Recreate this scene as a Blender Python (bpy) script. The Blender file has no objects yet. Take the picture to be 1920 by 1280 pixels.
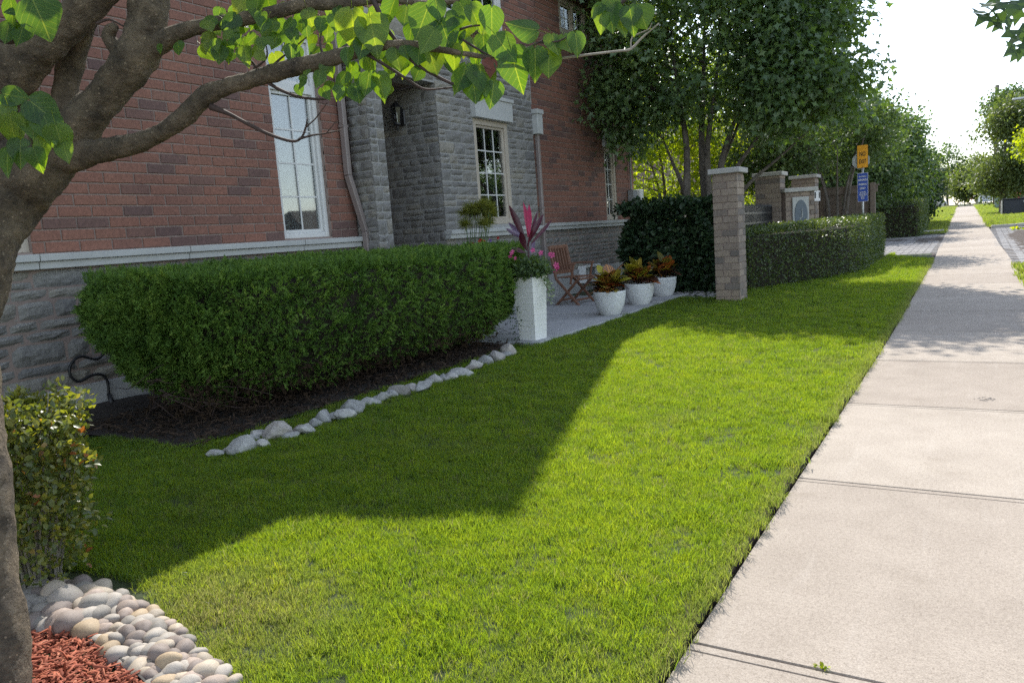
import bpy, bmesh, math, random
import numpy as np
from mathutils import Vector, Matrix, noise as mn

random.seed(7)
RNG = np.random.default_rng(11)
S = bpy.context.scene
COL = S.collection

# ------------------------------------------------------------------ camera, sky, sun, exposure
CAM_H = 1.13
YAW, PITCH, ROLL, FPX = math.radians(31.5), math.radians(7.8), math.radians(-4.07), 1440.0
_cy, _sy, _cp, _sp = math.cos(YAW), math.sin(YAW), math.cos(PITCH), math.sin(PITCH)
_fwd = Vector((-_sy*_cp, _cy*_cp, -_sp))
_rt = Vector((_cy, _sy, 0.0))
_up = _rt.cross(_fwd)
CR = _rt*math.cos(ROLL) + _up*math.sin(ROLL)
CU = CR.cross(_fwd)
CF = _fwd
CAMPOS = Vector((0, 0, CAM_H))
cam = bpy.data.cameras.new('camera')
camo = bpy.data.objects.new('camera', cam)
COL.objects.link(camo)
camo.matrix_world = Matrix(((CR.x, CU.x, -CF.x, 0), (CR.y, CU.y, -CF.y, 0), (CR.z, CU.z, -CF.z, CAM_H), (0, 0, 0, 1)))
cam.sensor_width = 36.0
cam.lens = 36.0*FPX/1920.0
cam.clip_start, cam.clip_end = 0.05, 2000.0
S.camera = camo

SUN_DIR = Vector((0.5, -0.8, -1.0)).normalized()          # the way the light travels
SUN_EL = math.asin(-SUN_DIR.z)
SUN_AZ = math.atan2(-SUN_DIR.x, -SUN_DIR.y)               # from +Y towards +X
world = bpy.data.worlds.new('World')
S.world = world
world.use_nodes = True
wn = world.node_tree
wn.nodes.clear()
sky = wn.nodes.new('ShaderNodeTexSky')
sky.sky_type = 'NISHITA'
sky.sun_disc = False
sky.sun_elevation = SUN_EL
sky.sun_rotation = SUN_AZ
sky.air_density, sky.dust_density, sky.ozone_density = 1.0, .4, 1.0
bg = wn.nodes.new('ShaderNodeBackground')
bg.inputs['Strength'].default_value = 0.15
wo = wn.nodes.new('ShaderNodeOutputWorld')
hs = wn.nodes.new('ShaderNodeHueSaturation'); hs.inputs['Saturation'].default_value = .62      # hazy late-summer sky, paler than the clean model
wn.links.new(sky.outputs[0], hs.inputs['Color'])
wn.links.new(hs.outputs[0], bg.inputs[0])
wn.links.new(bg.outputs[0], wo.inputs[0])

sl = bpy.data.lights.new('sun', 'SUN')
sl.energy = 3.0
sl.angle = math.radians(0.53)
sl.color = (1.0, 0.955, 0.88)
so = bpy.data.objects.new('sun', sl)
COL.objects.link(so)
so.rotation_euler = SUN_DIR.to_track_quat('-Z', 'Y').to_euler()
so.location = (-20, 32, 40)

S.view_settings.view_transform = 'Standard'
S.view_settings.look = 'None'
S.view_settings.exposure = 1.31
S.view_settings.gamma = 1.0
S.view_settings.use_curve_mapping = False
S.render.engine = 'CYCLES'
S.cycles.use_denoising = False
S.cycles.sampling_pattern = 'BLUE_NOISE'
S.cycles.max_bounces = 8
S.cycles.diffuse_bounces = 3
S.cycles.glossy_bounces = 3
S.cycles.transmission_bounces = 4
S.cycles.transparent_max_bounces = 8
S.cycles.sample_clamp_indirect = 4.0

# ------------------------------------------------------------------ helpers
def ray(px, py):
    return CF + CR*((px-960)/FPX) - CU*((py-640)/FPX)
def at(px, py, d):
    """the point seen at (px, py) of the photograph at depth d metres"""
    return CAMPOS + ray(px, py)*d
def on_x(px, py, X):
    r = ray(px, py); return CAMPOS + r*(X/r.x)
def on_y(px, py, Y):
    r = ray(px, py); return CAMPOS + r*(Y/r.y)
def on_z(px, py, Z):
    r = ray(px, py); return CAMPOS + r*((Z-CAM_H)/r.z)

_GY = [-60, 6, 12, 18.3, 21.5, 26, 30.4, 44.6, 68.4, 110, 900]
_GZ = [0, 0, .04, .085, .125, .18, .26, .49, .86, 1.05, 1.05]
def gz(y):
    return float(np.interp(y, _GY, _GZ))
def walk_left(y):
    return float(np.interp(y, [-50, 8, 11, 18.3, 21.5, 26, 30.4, 44.6, 68.4, 120], [-.665, -.665, -.69, -.757, -.82, -.86, -.94, -1.12, -1.46, -2.1]))
WALK_W = 1.26

def mesh_obj(name, verts, faces, mats=None, attrs=None, smooth=False, uvs=None):
    me = bpy.data.meshes.new(name)
    me.from_pydata([tuple(v) for v in verts], [], [tuple(f) for f in faces])
    return _finish(name, me, mats, attrs, smooth, uvs)
def fast_mesh(name, V, F, mats=None, attrs=None, smooth=False, uvs=None):
    """V (n,3) and F (m,k) arrays"""
    me = bpy.data.meshes.new(name)
    V = np.ascontiguousarray(V, dtype=np.float32); F = np.ascontiguousarray(F, dtype=np.int32)
    m, k = F.shape
    me.vertices.add(len(V)); me.vertices.foreach_set('co', V.ravel())
    me.loops.add(m*k); me.loops.foreach_set('vertex_index', F.ravel())
    me.polygons.add(m); me.polygons.foreach_set('loop_start', np.arange(0, m*k, k, dtype=np.int32))
    me.update(calc_edges=True)
    return _finish(name, me, mats, attrs, smooth, uvs)
def _finish(name, me, mats, attrs, smooth, uvs):
    if mats is not None:
        for m in (mats if isinstance(mats, (list, tuple)) else [mats]):
            me.materials.append(m)
    if attrs:
        for k, a in attrs.items():
            at_ = me.attributes.new(k, 'FLOAT', 'POINT')
            at_.data.foreach_set('value', np.ascontiguousarray(a, dtype=np.float32))
    if uvs is not None:
        ul = me.uv_layers.new(name='UVMap')
        lv = np.empty(len(me.loops), dtype=np.int32); me.loops.foreach_get('vertex_index', lv)
        ul.data.foreach_set('uv', np.ascontiguousarray(np.asarray(uvs, dtype=np.float32)[lv]).ravel())
    if smooth:
        me.polygons.foreach_set('use_smooth', np.ones(len(me.polygons), dtype=bool))
    o = bpy.data.objects.new(name, me)
    COL.objects.link(o)
    return o
WM = {}
def wm(o):
    """world matrix from the basis chain, without waiting for the depsgraph"""
    m = Matrix.LocRotScale(o.location, o.rotation_euler, o.scale)
    if o.parent: m = wm(o.parent) @ o.matrix_parent_inverse @ m
    return m
def attach(o, parent, world_space=True):
    o.parent = parent
    if world_space: o.matrix_parent_inverse = wm(parent).inverted()
    return o
def tag(o, label=None, cat=None, group=None, kind=None):
    if label: o['label'] = label
    if cat: o['category'] = cat
    if group: o['group'] = group
    if kind: o['kind'] = kind
    return o
def thing(name, label, cat, loc=(0, 0, 0), rz=0.0, group=None):
    o = bpy.data.objects.new(name, None)
    COL.objects.link(o)
    o.empty_display_size = .1
    o.location = loc; o.rotation_euler = (0, 0, rz)
    return tag(o, label, cat, group)
def structure(o): o['kind'] = 'structure'; return o
def children(o): return [c for c in bpy.data.objects if c.parent == o]
def dup(o, parent=None, kids=None):
    if kids is None:
        kids = {}
        for c in bpy.data.objects:
            if c.parent: kids.setdefault(c.parent.name, []).append(c)
    c = o.copy(); COL.objects.link(c)
    if parent: c.parent = parent
    for ch in kids.get(o.name, []): dup(ch, c, kids)
    return c

class MB:
    def __init__(s): s.v = []; s.f = []; s.m = []
    def add(s, verts, faces, mi=0):
        b = len(s.v)
        s.v += [Vector(v) for v in verts]
        s.f += [tuple(b+i for i in f) for f in faces]
        s.m += [mi]*len(faces)
    def box(s, c, d, bev=0.0, rot=None, mi=0):
        """box at centre c with full sizes d, corners chamfered by bev"""
        hx, hy, hz = d[0]/2, d[1]/2, d[2]/2
        b = min(bev, hx*.9, hy*.9, hz*.9)
        if b <= 0:
            vs = [(sx*hx, sy*hy, sz*hz) for sx in (-1, 1) for sy in (-1, 1) for sz in (-1, 1)]
            fs = [(0, 1, 3, 2), (4, 6, 7, 5), (0, 4, 5, 1), (2, 3, 7, 6), (0, 2, 6, 4), (1, 5, 7, 3)]
        else:
            bm = bmesh.new(); bmesh.ops.create_cube(bm, size=1.0)
            for v in bm.verts: v.co = Vector((v.co.x*2*hx, v.co.y*2*hy, v.co.z*2*hz))
            bmesh.ops.bevel(bm, geom=list(bm.edges), offset=b, segments=1, affect='EDGES', profile=.5)
            bm.verts.index_update()
            vs = [tuple(v.co) for v in bm.verts]; fs = [tuple(v.index for v in f.verts) for f in bm.faces]
            bm.free()
        M_ = rot.to_3x3() if rot is not None else None
        vs = [(M_ @ Vector(v) if M_ is not None else Vector(v)) + Vector(c) for v in vs]
        s.add(vs, fs, mi)
    def bar(s, a, b, w, h=None, bev=0.0, up=(0, 0, 1), mi=0):
        """rectangular bar from a to b"""
        a, b = Vector(a), Vector(b); h = h or w
        z = (b-a); L = z.length; z.normalize()
        u = Vector(up)
        if abs(u.dot(z)) > .98: u = Vector((1, 0, 0))
        x = u.cross(z).normalized(); y = z.cross(x)
        R_ = Matrix((x, y, z)).transposed()
        s.box((a+b)/2, (w, h, L), bev, R_, mi)
    def tube(s, pts, rad, n=8, cap=True, mi=0, jit=0.0, seed=0):
        pts = [Vector(p) for p in pts]
        if not hasattr(rad, '__len__'): rad = [rad]*len(pts)
        b0 = len(s.v); N = len(pts)
        ref = None
        for i, p in enumerate(pts):
            t = (pts[min(i+1, N-1)]-pts[max(i-1, 0)])
            if t.length < 1e-9: t = Vector((0, 0, 1))
            t.normalize()
            if ref is None:
                ref = Vector((0, 0, 1)) if abs(t.z) < .9 else Vector((1, 0, 0))
            x = (ref - t*ref.dot(t)).normalized(); y = t.cross(x); ref = x
            for k in range(n):
                a = 2*math.pi*k/n
                r = rad[i]
                if jit:
                    q0 = p + (x*math.cos(a)+y*math.sin(a))*r
                    q = p + (x*math.cos(a)+y*math.sin(a))*r
                    r *= 1 + .35*jit*mn.noise(Vector((q0.x*75, q0.y*75, q0.z*60+seed))) + jit*mn.noise(Vector((q.x*9+seed, q.y*9, q.z*6))) + .6*jit*mn.noise(Vector((q.x*28, q.y*28+seed, q.z*22)))
                s.v.append(p + (x*math.cos(a)+y*math.sin(a))*r)
        for i in range(N-1):
            for k in range(n):
                k2 = (k+1) % n
                s.f.append((b0+i*n+k, b0+i*n+k2, b0+(i+1)*n+k2, b0+(i+1)*n+k)); s.m.append(mi)
        if cap:
            s.f.append(tuple(b0+k for k in reversed(range(n)))); s.m.append(mi)
            s.f.append(tuple(b0+(N-1)*n+k for k in range(n))); s.m.append(mi)
    def lathe(s, prof, n=24, c=(0, 0, 0), mi=0, cap=True, fn=None):
        b0 = len(s.v)
        for r, z in prof:
            for k in range(n):
                a = 2*math.pi*k/n
                q = fn(a, r, z) if fn else r
                s.v.append(Vector((c[0]+q*math.cos(a), c[1]+q*math.sin(a), c[2]+z)))
        N = len(prof)
        for i in range(N-1):
            for k in range(n):
                k2 = (k+1) % n
                s.f.append((b0+i*n+k, b0+i*n+k2, b0+(i+1)*n+k2, b0+(i+1)*n+k)); s.m.append(mi)
        if cap:
            s.f.append(tuple(b0+k for k in reversed(range(n)))); s.m.append(mi)
            s.f.append(tuple(b0+(N-1)*n+k for k in range(n))); s.m.append(mi)
    def prism(s, poly, z0, z1, mi=0):
        """poly: list of (x,y) counter-clockwise"""
        n = len(poly)
        vs = [(x, y, z0) for x, y in poly] + [(x, y, z1) for x, y in poly]
        fs = [tuple(reversed(range(n))), tuple(range(n, 2*n))] + [(i, (i+1) % n, n+(i+1) % n, n+i) for i in range(n)]
        s.add(vs, fs, mi)
    def build(s, name, mats, parent=None, smooth=False, world_space=True):
        o = mesh_obj(name, s.v, s.f, mats)
        if any(s.m): o.data.polygons.foreach_set('material_index', np.array(s.m, dtype=np.int32))
        if smooth: o.data.polygons.foreach_set('use_smooth', np.ones(len(s.f), dtype=bool))
        if parent: attach(o, parent, world_space)
        return o
def smooth_path(pts, k=6):
    """Catmull-Rom through pts; items may be tuples of any length"""
    P = [np.array(p, float) for p in pts]
    out = []
    for i in range(len(P)-1):
        p0, p1, p2, p3 = P[max(i-1, 0)], P[i], P[i+1], P[min(i+2, len(P)-1)]
        for j in range(k):
            t = j/k
            out.append(.5*((2*p1)+(-p0+p2)*t+(2*p0-5*p1+4*p2-p3)*t*t+(-p0+3*p1-3*p2+p3)*t**3))
    out.append(P[-1])
    return out
def rot_from(t, n):
    """arrays of tip directions t and normals n -> rotation matrices with columns t, side, normal"""
    t = t/np.linalg.norm(t, axis=1, keepdims=True)
    n = n - t*(n*t).sum(1, keepdims=True)
    n /= np.linalg.norm(n, axis=1, keepdims=True)+1e-9
    b = np.cross(n, t)
    return np.stack([t, b, n], axis=2)
def scatter(name, P, Rm, Sc, base_v, base_f, mat, rnd=None, smooth=False, parent=None, world_space=True):
    """one mesh of N copies of a small base shape"""
    base_v = np.asarray(base_v, float); base_f = np.asarray(base_f, int)
    N, k = len(P), len(base_v)
    Sc = np.asarray(Sc, float)
    V = np.einsum('nij,kj->nki', Rm, base_v)*Sc[:, None, None] + P[:, None, :]
    F = base_f[None] + (np.arange(N)*k)[:, None, None]
    if rnd is None: rnd = RNG.random(N)
    o = fast_mesh(name, V.reshape(-1, 3), F.reshape(-1, base_f.shape[1]), mat, {'rnd': np.repeat(rnd, k)}, smooth)
    if parent: attach(o, parent, world_space)
    return o
def inside(poly, x, y):
    """points in polygon, arrays"""
    x = np.asarray(x); y = np.asarray(y); r = np.zeros(x.shape, bool)
    n = len(poly)
    for i in range(n):
        x0, y0 = poly[i]; x1, y1 = poly[(i+1) % n]
        c = ((y0 > y) != (y1 > y)) & (x < (x1-x0)*(y-y0)/((y1-y0) if y1 != y0 else 1e-9)+x0)
        r ^= c
    return r
def unit(v): return v/(np.linalg.norm(v, axis=-1, keepdims=True)+1e-9)

# ------------------------------------------------------------------ materials
def new_mat(name):
    m = bpy.data.materials.new(name); m.use_nodes = True
    nt = m.node_tree
    b = nt.nodes['Principled BSDF']
    return m, nt, b
def N(nt, typ, **kw):
    n = nt.nodes.new(typ)
    for k, v in kw.items():
        if k in n.inputs: n.inputs[k].default_value = v
        else: setattr(n, k, v)
    return n
def L(nt, a, b): nt.links.new(a, b)
def ramp(nt, stops, interp='LINEAR'):
    r = nt.nodes.new('ShaderNodeValToRGB'); r.color_ramp.interpolation = interp
    e = r.color_ramp.elements
    while len(e) < len(stops): e.new(.5)
    for i, (p, c) in enumerate(stops):
        e[i].position = p; e[i].color = (*c, 1)
    return r
def noise(nt, scale, detail=4, rough=.55, vec=None, dim='3D'):
    n = nt.nodes.new('ShaderNodeTexNoise'); n.noise_dimensions = dim
    n.inputs['Scale'].default_value = scale; n.inputs['Detail'].default_value = detail; n.inputs['Roughness'].default_value = rough
    if vec is not None: L(nt, vec, n.inputs['Vector'])
    return n
def pos(nt): return nt.nodes.new('ShaderNodeNewGeometry').outputs['Position']
def objc(nt): return nt.nodes.new('ShaderNodeTexCoord').outputs['Object']
def mix(nt, a, b, fac, mode='MIX'):
    m = nt.nodes.new('ShaderNodeMix'); m.data_type = 'RGBA'; m.blend_type = mode
    for i, v in ((0, fac), (6, a), (7, b)):
        s_ = m.inputs[i]
        if hasattr(v, 'is_linked'): L(nt, v, s_)
        elif i == 0: s_.default_value = v
        else: s_.default_value = (*v, 1) if len(v) == 3 else v
    return m.outputs[2]
def math_(nt, op, a, b=0.0):
    m = nt.nodes.new('ShaderNodeMath'); m.operation = op
    for i, v in enumerate((a, b)):
        if hasattr(v, 'is_linked'): L(nt, v, m.inputs[i])
        else: m.inputs[i].default_value = v
    return m.outputs[0]
def bump(nt, b, h, strength=.3, dist=.01):
    n = nt.nodes.new('ShaderNodeBump'); n.inputs['Strength'].default_value = strength; n.inputs['Distance'].default_value = dist
    L(nt, h, n.inputs['Height']); L(nt, n.outputs[0], b.inputs['Normal'])
    return n
def rand_any(nt):
    """a random number per object and per loose piece of a joined mesh"""
    o = nt.nodes.new('ShaderNodeObjectInfo').outputs['Random']
    g = nt.nodes.new('ShaderNodeNewGeometry').outputs['Random Per Island']
    return math_(nt, 'FRACT', math_(nt, 'ADD', math_(nt, 'MULTIPLY', o, 7.31), math_(nt, 'MULTIPLY', g, 3.77)))
def simple(name, col, rough=.6, var=.15, scale=8, bumps=0.15, bscale=60, metal=0.0, dist=.004):
    m, nt, b = new_mat(name)
    p = pos(nt)
    n = noise(nt, scale, 5, .6, p)
    r = ramp(nt, [(.3, tuple(c*(1-var) for c in col)), (.7, tuple(min(1, c*(1+var)) for c in col))])
    L(nt, n.outputs[0], r.inputs[0]); L(nt, r.outputs[0], b.inputs['Base Color'])
    b.inputs['Roughness'].default_value = rough; b.inputs['Metallic'].default_value = metal
    if bumps: bump(nt, b, noise(nt, bscale, 4, .6, p).outputs[0], bumps, dist)
    return m
def pieces(name, stops, rough=.85, grain=.18, gscale=40, bumps=.5, bscale=55, dist=.006):
    """masonry whose every piece takes its own colour from the ramp"""
    m, nt, b = new_mat(name)
    p = pos(nt)
    r = ramp(nt, stops); L(nt, rand_any(nt), r.inputs[0])
    n = noise(nt, gscale, 6, .65, p)
    g = ramp(nt, [(.25, (1-grain*2,)*3), (.75, (1+grain,)*3)]); L(nt, n.outputs[0], g.inputs[0])
    big = noise(nt, 1.3, 3, .5, p)
    g2 = ramp(nt, [(.3, (.86, .86, .88)), (.7, (1.08, 1.07, 1.04))]); L(nt, big.outputs[0], g2.inputs[0])
    c = mix(nt, mix(nt, r.outputs[0], g.outputs[0], 1.0, 'MULTIPLY'), g2.outputs[0], 1.0, 'MULTIPLY')
    L(nt, c, b.inputs['Base Color'])
    b.inputs['Roughness'].default_value = rough
    bump(nt, b, noise(nt, bscale, 6, .7, p).outputs[0], bumps, dist)
    return m
def leaf_mat(name, stops, trans, tcol=None, rough=.5, spec=.35, attr=True, patch=1.2, tboost=1.0):
    """leaf: diffuse with a soft gloss, plus light coming through"""
    m, nt, b = new_mat(name)
    out = nt.nodes['Material Output']
    p = pos(nt)
    if attr:
        a = nt.nodes.new('ShaderNodeAttribute'); a.attribute_name = 'rnd'; rv = a.outputs['Fac']
    else:
        rv = nt.nodes.new('ShaderNodeObjectInfo').outputs['Random']
    n = noise(nt, patch, 3, .5, p)
    f = math_(nt, 'ADD', math_(nt, 'MULTIPLY', rv, .65), math_(nt, 'MULTIPLY', n.outputs[0], .4))
    r = ramp(nt, stops); L(nt, f, r.inputs[0])
    L(nt, r.outputs[0], b.inputs['Base Color'])
    b.inputs['Roughness'].default_value = rough
    b.inputs['Specular IOR Level'].default_value = spec
    t = nt.nodes.new('ShaderNodeBsdfTranslucent')
    tc = mix(nt, r.outputs[0], tcol or (1.9, 2.1, .55), 1.0, 'MULTIPLY')
    mm = nt.nodes.new('ShaderNodeMix'); mm.data_type = 'RGBA'; mm.blend_type = 'MULTIPLY'; mm.inputs[0].default_value = 1
    L(nt, tc, mm.inputs[6]); mm.inputs[7].default_value = (tboost, tboost, tboost, 1)
    L(nt, mm.outputs[2], t.inputs['Color'])
    s_ = nt.nodes.new('ShaderNodeMixShader'); s_.inputs[0].default_value = trans
    L(nt, b.outputs[0], s_.inputs[1]); L(nt, t.outputs[0], s_.inputs[2])
    L(nt, s_.outputs[0], out.inputs[0])
    return m

MT = {}
MT['brick'] = pieces('red_brick', [(0, (.225, .106, .076)), (.3, (.265, .124, .087)), (.62, (.245, .112, .080)), (.76, (.175, .095, .076)), (.9, (.142, .084, .074)), (1, (.275, .135, .094))], bumps=.35)
MT['mortar'] = simple('mortar', (.26, .20, .172), .9, .12, 20, .3, 120)
MT['stone'] = pieces('grey_ashlar_stone', [(0, (.195, .188, .176)), (.35, (.255, .245, .226)), (.6, (.225, .22, .208)), (.8, (.295, .272, .226)), (1, (.17, .166, .16))], bumps=.8, bscale=34, dist=.012)
MT['stone_mortar'] = simple('pale_mortar', (0.324, 0.320, 0.306), .9, .1, 20, .3, 120)
MT['precast'] = simple('precast_concrete', (0.440, 0.446, 0.428), .8, .08, 6, .2, 160)
MT['found'] = simple('foundation_concrete', (0.391, 0.391, 0.380), .85, .14, 5, .3, 70)
MT['gatebrick'] = pieces('buff_brick', [(0, (.285, .225, .175)), (.35, (.335, .27, .215)), (.6, (.25, .20, .165)), (.75, (.165, .145, .13)), (.88, (.205, .172, .148)), (1, (.305, .24, .19))], bumps=.6)
MT['capstone'] = simple('cap_stone', (0.396, 0.385, 0.363), .85, .12, 12, .4, 60)
MT['whiteframe'] = simple('white_vinyl', (.62, .62, .60), .4, .04, 4, .03, 40)
MT['beigeframe'] = simple('beige_vinyl', (.44, .385, .315), .45, .06, 4, .03, 40)
MT['alum'] = simple('taupe_aluminium', (0.245, 0.205, 0.191), .4, .06, 6, .03, 40)
MT['black'] = simple('black_metal', (.02, .02, .022), .4, .2, 10, .05, 60)
MT['rubber'] = simple('black_rubber', (.012, .012, .013), .5, .2, 10, .05, 60)
MT['roof'] = pieces('asphalt_shingle', [(0, (.05, .045, .04)), (1, (.09, .08, .07))], bumps=.6)
MT['blind'] = simple('blind_white', (.80, .80, .78), .5, .03, 3, 0)
MT['dark'] = simple('unlit_room_shade', (.05, .05, .052), .8, .2, 2, 0)
MT['curtain'] = simple('curtain', (.36, .36, .34), .9, .1, 9, .2, 60)
MT['wood'] = simple('brown_stained_wood', (.19, .094, .058), .5, .25, 25, .2, 90)
MT['fencewood'] = simple('weathered_fence_wood', (.16, .125, .10), .85, .25, 14, .4, 60)
MT['potwhite'] = None
MT['soil'] = simple('dark_soil', (.028, .021, .016), .95, .4, 30, .8, 40, 0, .02)
MT['galv'] = simple('galvanised_steel', (.42, .43, .44), .45, .1, 30, .05, 60, .6)
MT['plastic_white'] = simple('white_plastic', (.72, .72, .70), .4, .04, 5, .02, 30)
MT['greybox'] = simple('grey_painted_metal', (.24, .25, .26), .5, .08, 8, .05, 60)
MT['signback'] = simple('sign_back_aluminium', (.48, .50, .52), .45, .06, 12, .03, 50, .3)
MT['yellow'] = simple('sign_yellow', (.80, .36, .015), .45, .04, 8, .02, 50)
MT['blue'] = simple('sign_blue', (.02, .07, .36), .45, .06, 8, .02, 50)
MT['ink'] = simple('sign_black', (.012, .012, .012), .5, .1, 8, 0)
MT['paintwhite'] = simple('sign_white', (.78, .78, .78), .5, .03, 8, 0)
MT['asphalt'] = simple('asphalt', (.05, .05, .052), .9, .2, 3, .5, 120)
MT['kerb'] = simple('kerb_concrete', (.36, .34, .31), .85, .15, 5, .3, 70)
MT['paver'] = pieces('grey_paver', [(0, (.25, .24, .235)), (.5, (.30, .285, .275)), (1, (.22, .215, .215))], bumps=.3)

def concrete_mat():
    m, nt, b = new_mat('sidewalk_concrete')
    p = pos(nt)
    sp = noise(nt, 210, 3, .6, p); mid = noise(nt, 5, 6, .65, p); bigv = noise(nt, .9, 3, .5, p)
    r1 = ramp(nt, [(.28, (.245, .213, .180)), (.5, (.365, .320, .273)), (.72, (.44, .392, .340))]); L(nt, sp.outputs[0], r1.inputs[0])
    r2 = ramp(nt, [(.3, (.90, .89, .885)), (.7, (1.06, 1.06, 1.06))]); L(nt, mid.outputs[0], r2.inputs[0])
    r3 = ramp(nt, [(.3, (.93, .925, .92)), (.7, (1.05, 1.05, 1.05))]); L(nt, bigv.outputs[0], r3.inputs[0])
    rr = nt.nodes.new('ShaderNodeObjectInfo').outputs['Random']
    r4 = ramp(nt, [(0, (.90, .885, .875)), (1, (1.06, 1.06, 1.05))]); L(nt, rr, r4.inputs[0])
    c = mix(nt, mix(nt, r1.outputs[0], r2.outputs[0], 1, 'MULTIPLY'), mix(nt, r3.outputs[0], r4.outputs[0], 1, 'MULTIPLY'), 1, 'MULTIPLY')
    # pale scuffs along the walk and a few hairline cracks
    mp = nt.nodes.new('ShaderNodeMapping'); mp.inputs['Scale'].default_value = (9, .9, 1); L(nt, p, mp.inputs['Vector'])
    sc_ = noise(nt, 1.0, 5, .7, mp.outputs[0]); rs = ramp(nt, [(.55, (0, 0, 0)), (.75, (1, 1, 1))]); L(nt, sc_.outputs[0], rs.inputs[0])
    c = mix(nt, c, (.56, .52, .47), math_(nt, 'MULTIPLY', rs.outputs[0], .16))
    ds = noise(nt, 2.3, 6, .75, p); rd = ramp(nt, [(.22, (.80, .78, .75)), (.42, (1, 1, 1))]); L(nt, ds.outputs[0], rd.inputs[0])
    c = mix(nt, c, rd.outputs[0], .8, 'MULTIPLY')
    # dark specks of aggregate and small stains
    vo = nt.nodes.new('ShaderNodeTexVoronoi'); vo.inputs['Scale'].default_value = 26; L(nt, p, vo.inputs['Vector'])
    rv = ramp(nt, [(.035, (.45, .42, .40)), (.06, (1, 1, 1))]); L(nt, vo.outputs['Distance'], rv.inputs[0])
    c = mix(nt, c, rv.outputs[0], .55, 'MULTIPLY')
    L(nt, c, b.inputs['Base Color']); b.inputs['Roughness'].default_value = .88; b.inputs['Specular IOR Level'].default_value = .12
    s2 = noise(nt, 75, 4, .7, p); rs2 = ramp(nt, [(.30, (.80, .79, .78)), (.5, (1, 1, 1)), (.72, (1.14, 1.14, 1.13))]); L(nt, s2.outputs[0], rs2.inputs[0])
    c = mix(nt, c, rs2.outputs[0], 1.0, 'MULTIPLY'); L(nt, c, b.inputs['Base Color'])
    h = math_(nt, 'ADD', sp.outputs[0], math_(nt, 'MULTIPLY', mid.outputs[0], .5))
    bump(nt, b, h, .35, .004)
    return m
MT['concrete'] = concrete_mat()
MT['patio'] = simple('patio_concrete', (.36, .36, .355), .85, .1, 4, .25, 150)

def bark_mat(name, dark, light, sc=1.0):
    m, nt, b = new_mat(name)
    p = pos(nt)
    n1 = noise(nt, 16*sc, 8, .7, p); n2 = noise(nt, 70*sc, 5, .65, p); n3 = noise(nt, 8*sc, 5, .65, p)
    r = ramp(nt, [(.32, dark), (.52, tuple((a+b_)/2 for a, b_ in zip(dark, light))), (.70, light)])
    L(nt, math_(nt, 'ADD', math_(nt, 'MULTIPLY', n1.outputs[0], .55), math_(nt, 'MULTIPLY', n3.outputs[0], .45)), r.inputs[0])
    vo = nt.nodes.new('ShaderNodeTexVoronoi'); vo.inputs['Scale'].default_value = 55*sc; L(nt, p, vo.inputs['Vector'])
    rv = ramp(nt, [(.10, (1, 1, 1)), (.19, (0, 0, 0))]); L(nt, vo.outputs['Distance'], rv.inputs[0])
    c = mix(nt, r.outputs[0], tuple(min(1, x*2.6+.05) for x in light), math_(nt, 'MULTIPLY', rv.outputs[0], .28))
    L(nt, c, b.inputs['Base Color']); b.inputs['Roughness'].default_value = .9
    bump(nt, b, math_(nt, 'ADD', math_(nt, 'MULTIPLY', n1.outputs[0], 1.0), math_(nt, 'MULTIPLY', n2.outputs[0], .55)), 1.0, .035)
    return m
MT['bark'] = bark_mat('brown_bark', (.026, .019, .013), (.270, .205, .135))
MT['bark_grey'] = bark_mat('grey_bark', (.065, .055, .046), (.23, .20, .17), .6)
MT['twig'] = simple('twig', (.05, .03, .024), .8, .3, 40, .3, 90)
MT['paletwig'] = simple('pale_dead_twig', (.26, .23, .19), .85, .2, 40, .3, 90)

MT['redbud'] = None
def redbud_mat(name, stops, trans, tcol):
    m, nt, b = new_mat(name)
    out = nt.nodes['Material Output']
    ri = nt.nodes.new('ShaderNodeObjectInfo').outputs['Random']
    uv = nt.nodes.new('ShaderNodeUVMap').outputs[0]
    sx = nt.nodes.new('ShaderNodeSeparateXYZ'); L(nt, uv, sx.inputs[0])
    # veins: a midrib and slanting side veins, in the leaf's own coordinates
    v = math_(nt, 'ABSOLUTE', math_(nt, 'SUBTRACT', sx.outputs[1], .5))
    mid = math_(nt, 'LESS_THAN', v, .012)
    sl_ = math_(nt, 'SUBTRACT', math_(nt, 'MULTIPLY', sx.outputs[0], 6.0), math_(nt, 'MULTIPLY', v, 6.5))
    side = math_(nt, 'LESS_THAN', math_(nt, 'ABSOLUTE', math_(nt, 'SUBTRACT', math_(nt, 'FRACT', sl_), .5)), .035)
    vein = math_(nt, 'MAXIMUM', mid, math_(nt, 'MULTIPLY', side, .7))
    n = noise(nt, 14, 4, .6, objc(nt))
    f = math_(nt, 'ADD', math_(nt, 'MULTIPLY', ri, .75), math_(nt, 'MULTIPLY', n.outputs[0], .25))
    r = ramp(nt, stops); L(nt, f, r.inputs[0])
    c = mix(nt, r.outputs[0], (.20, .26, .08), math_(nt, 'MULTIPLY', vein, .45))
    L(nt, c, b.inputs['Base Color'])
    b.inputs['Roughness'].default_value = .42; b.inputs['Specular IOR Level'].default_value = .45
    t = nt.nodes.new('ShaderNodeBsdfTranslucent')
    L(nt, mix(nt, c, tcol, 1, 'MULTIPLY'), t.inputs['Color'])
    bump(nt, b, math_(nt, 'SUBTRACT', n.outputs[0], math_(nt, 'MULTIPLY', vein, .6)), .35, .003)
    s_ = nt.nodes.new('ShaderNodeMixShader'); s_.inputs[0].default_value = trans
    L(nt, b.outputs[0], s_.inputs[1]); L(nt, t.outputs[0], s_.inputs[2]); L(nt, s_.outputs[0], out.inputs[0])
    return m
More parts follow.
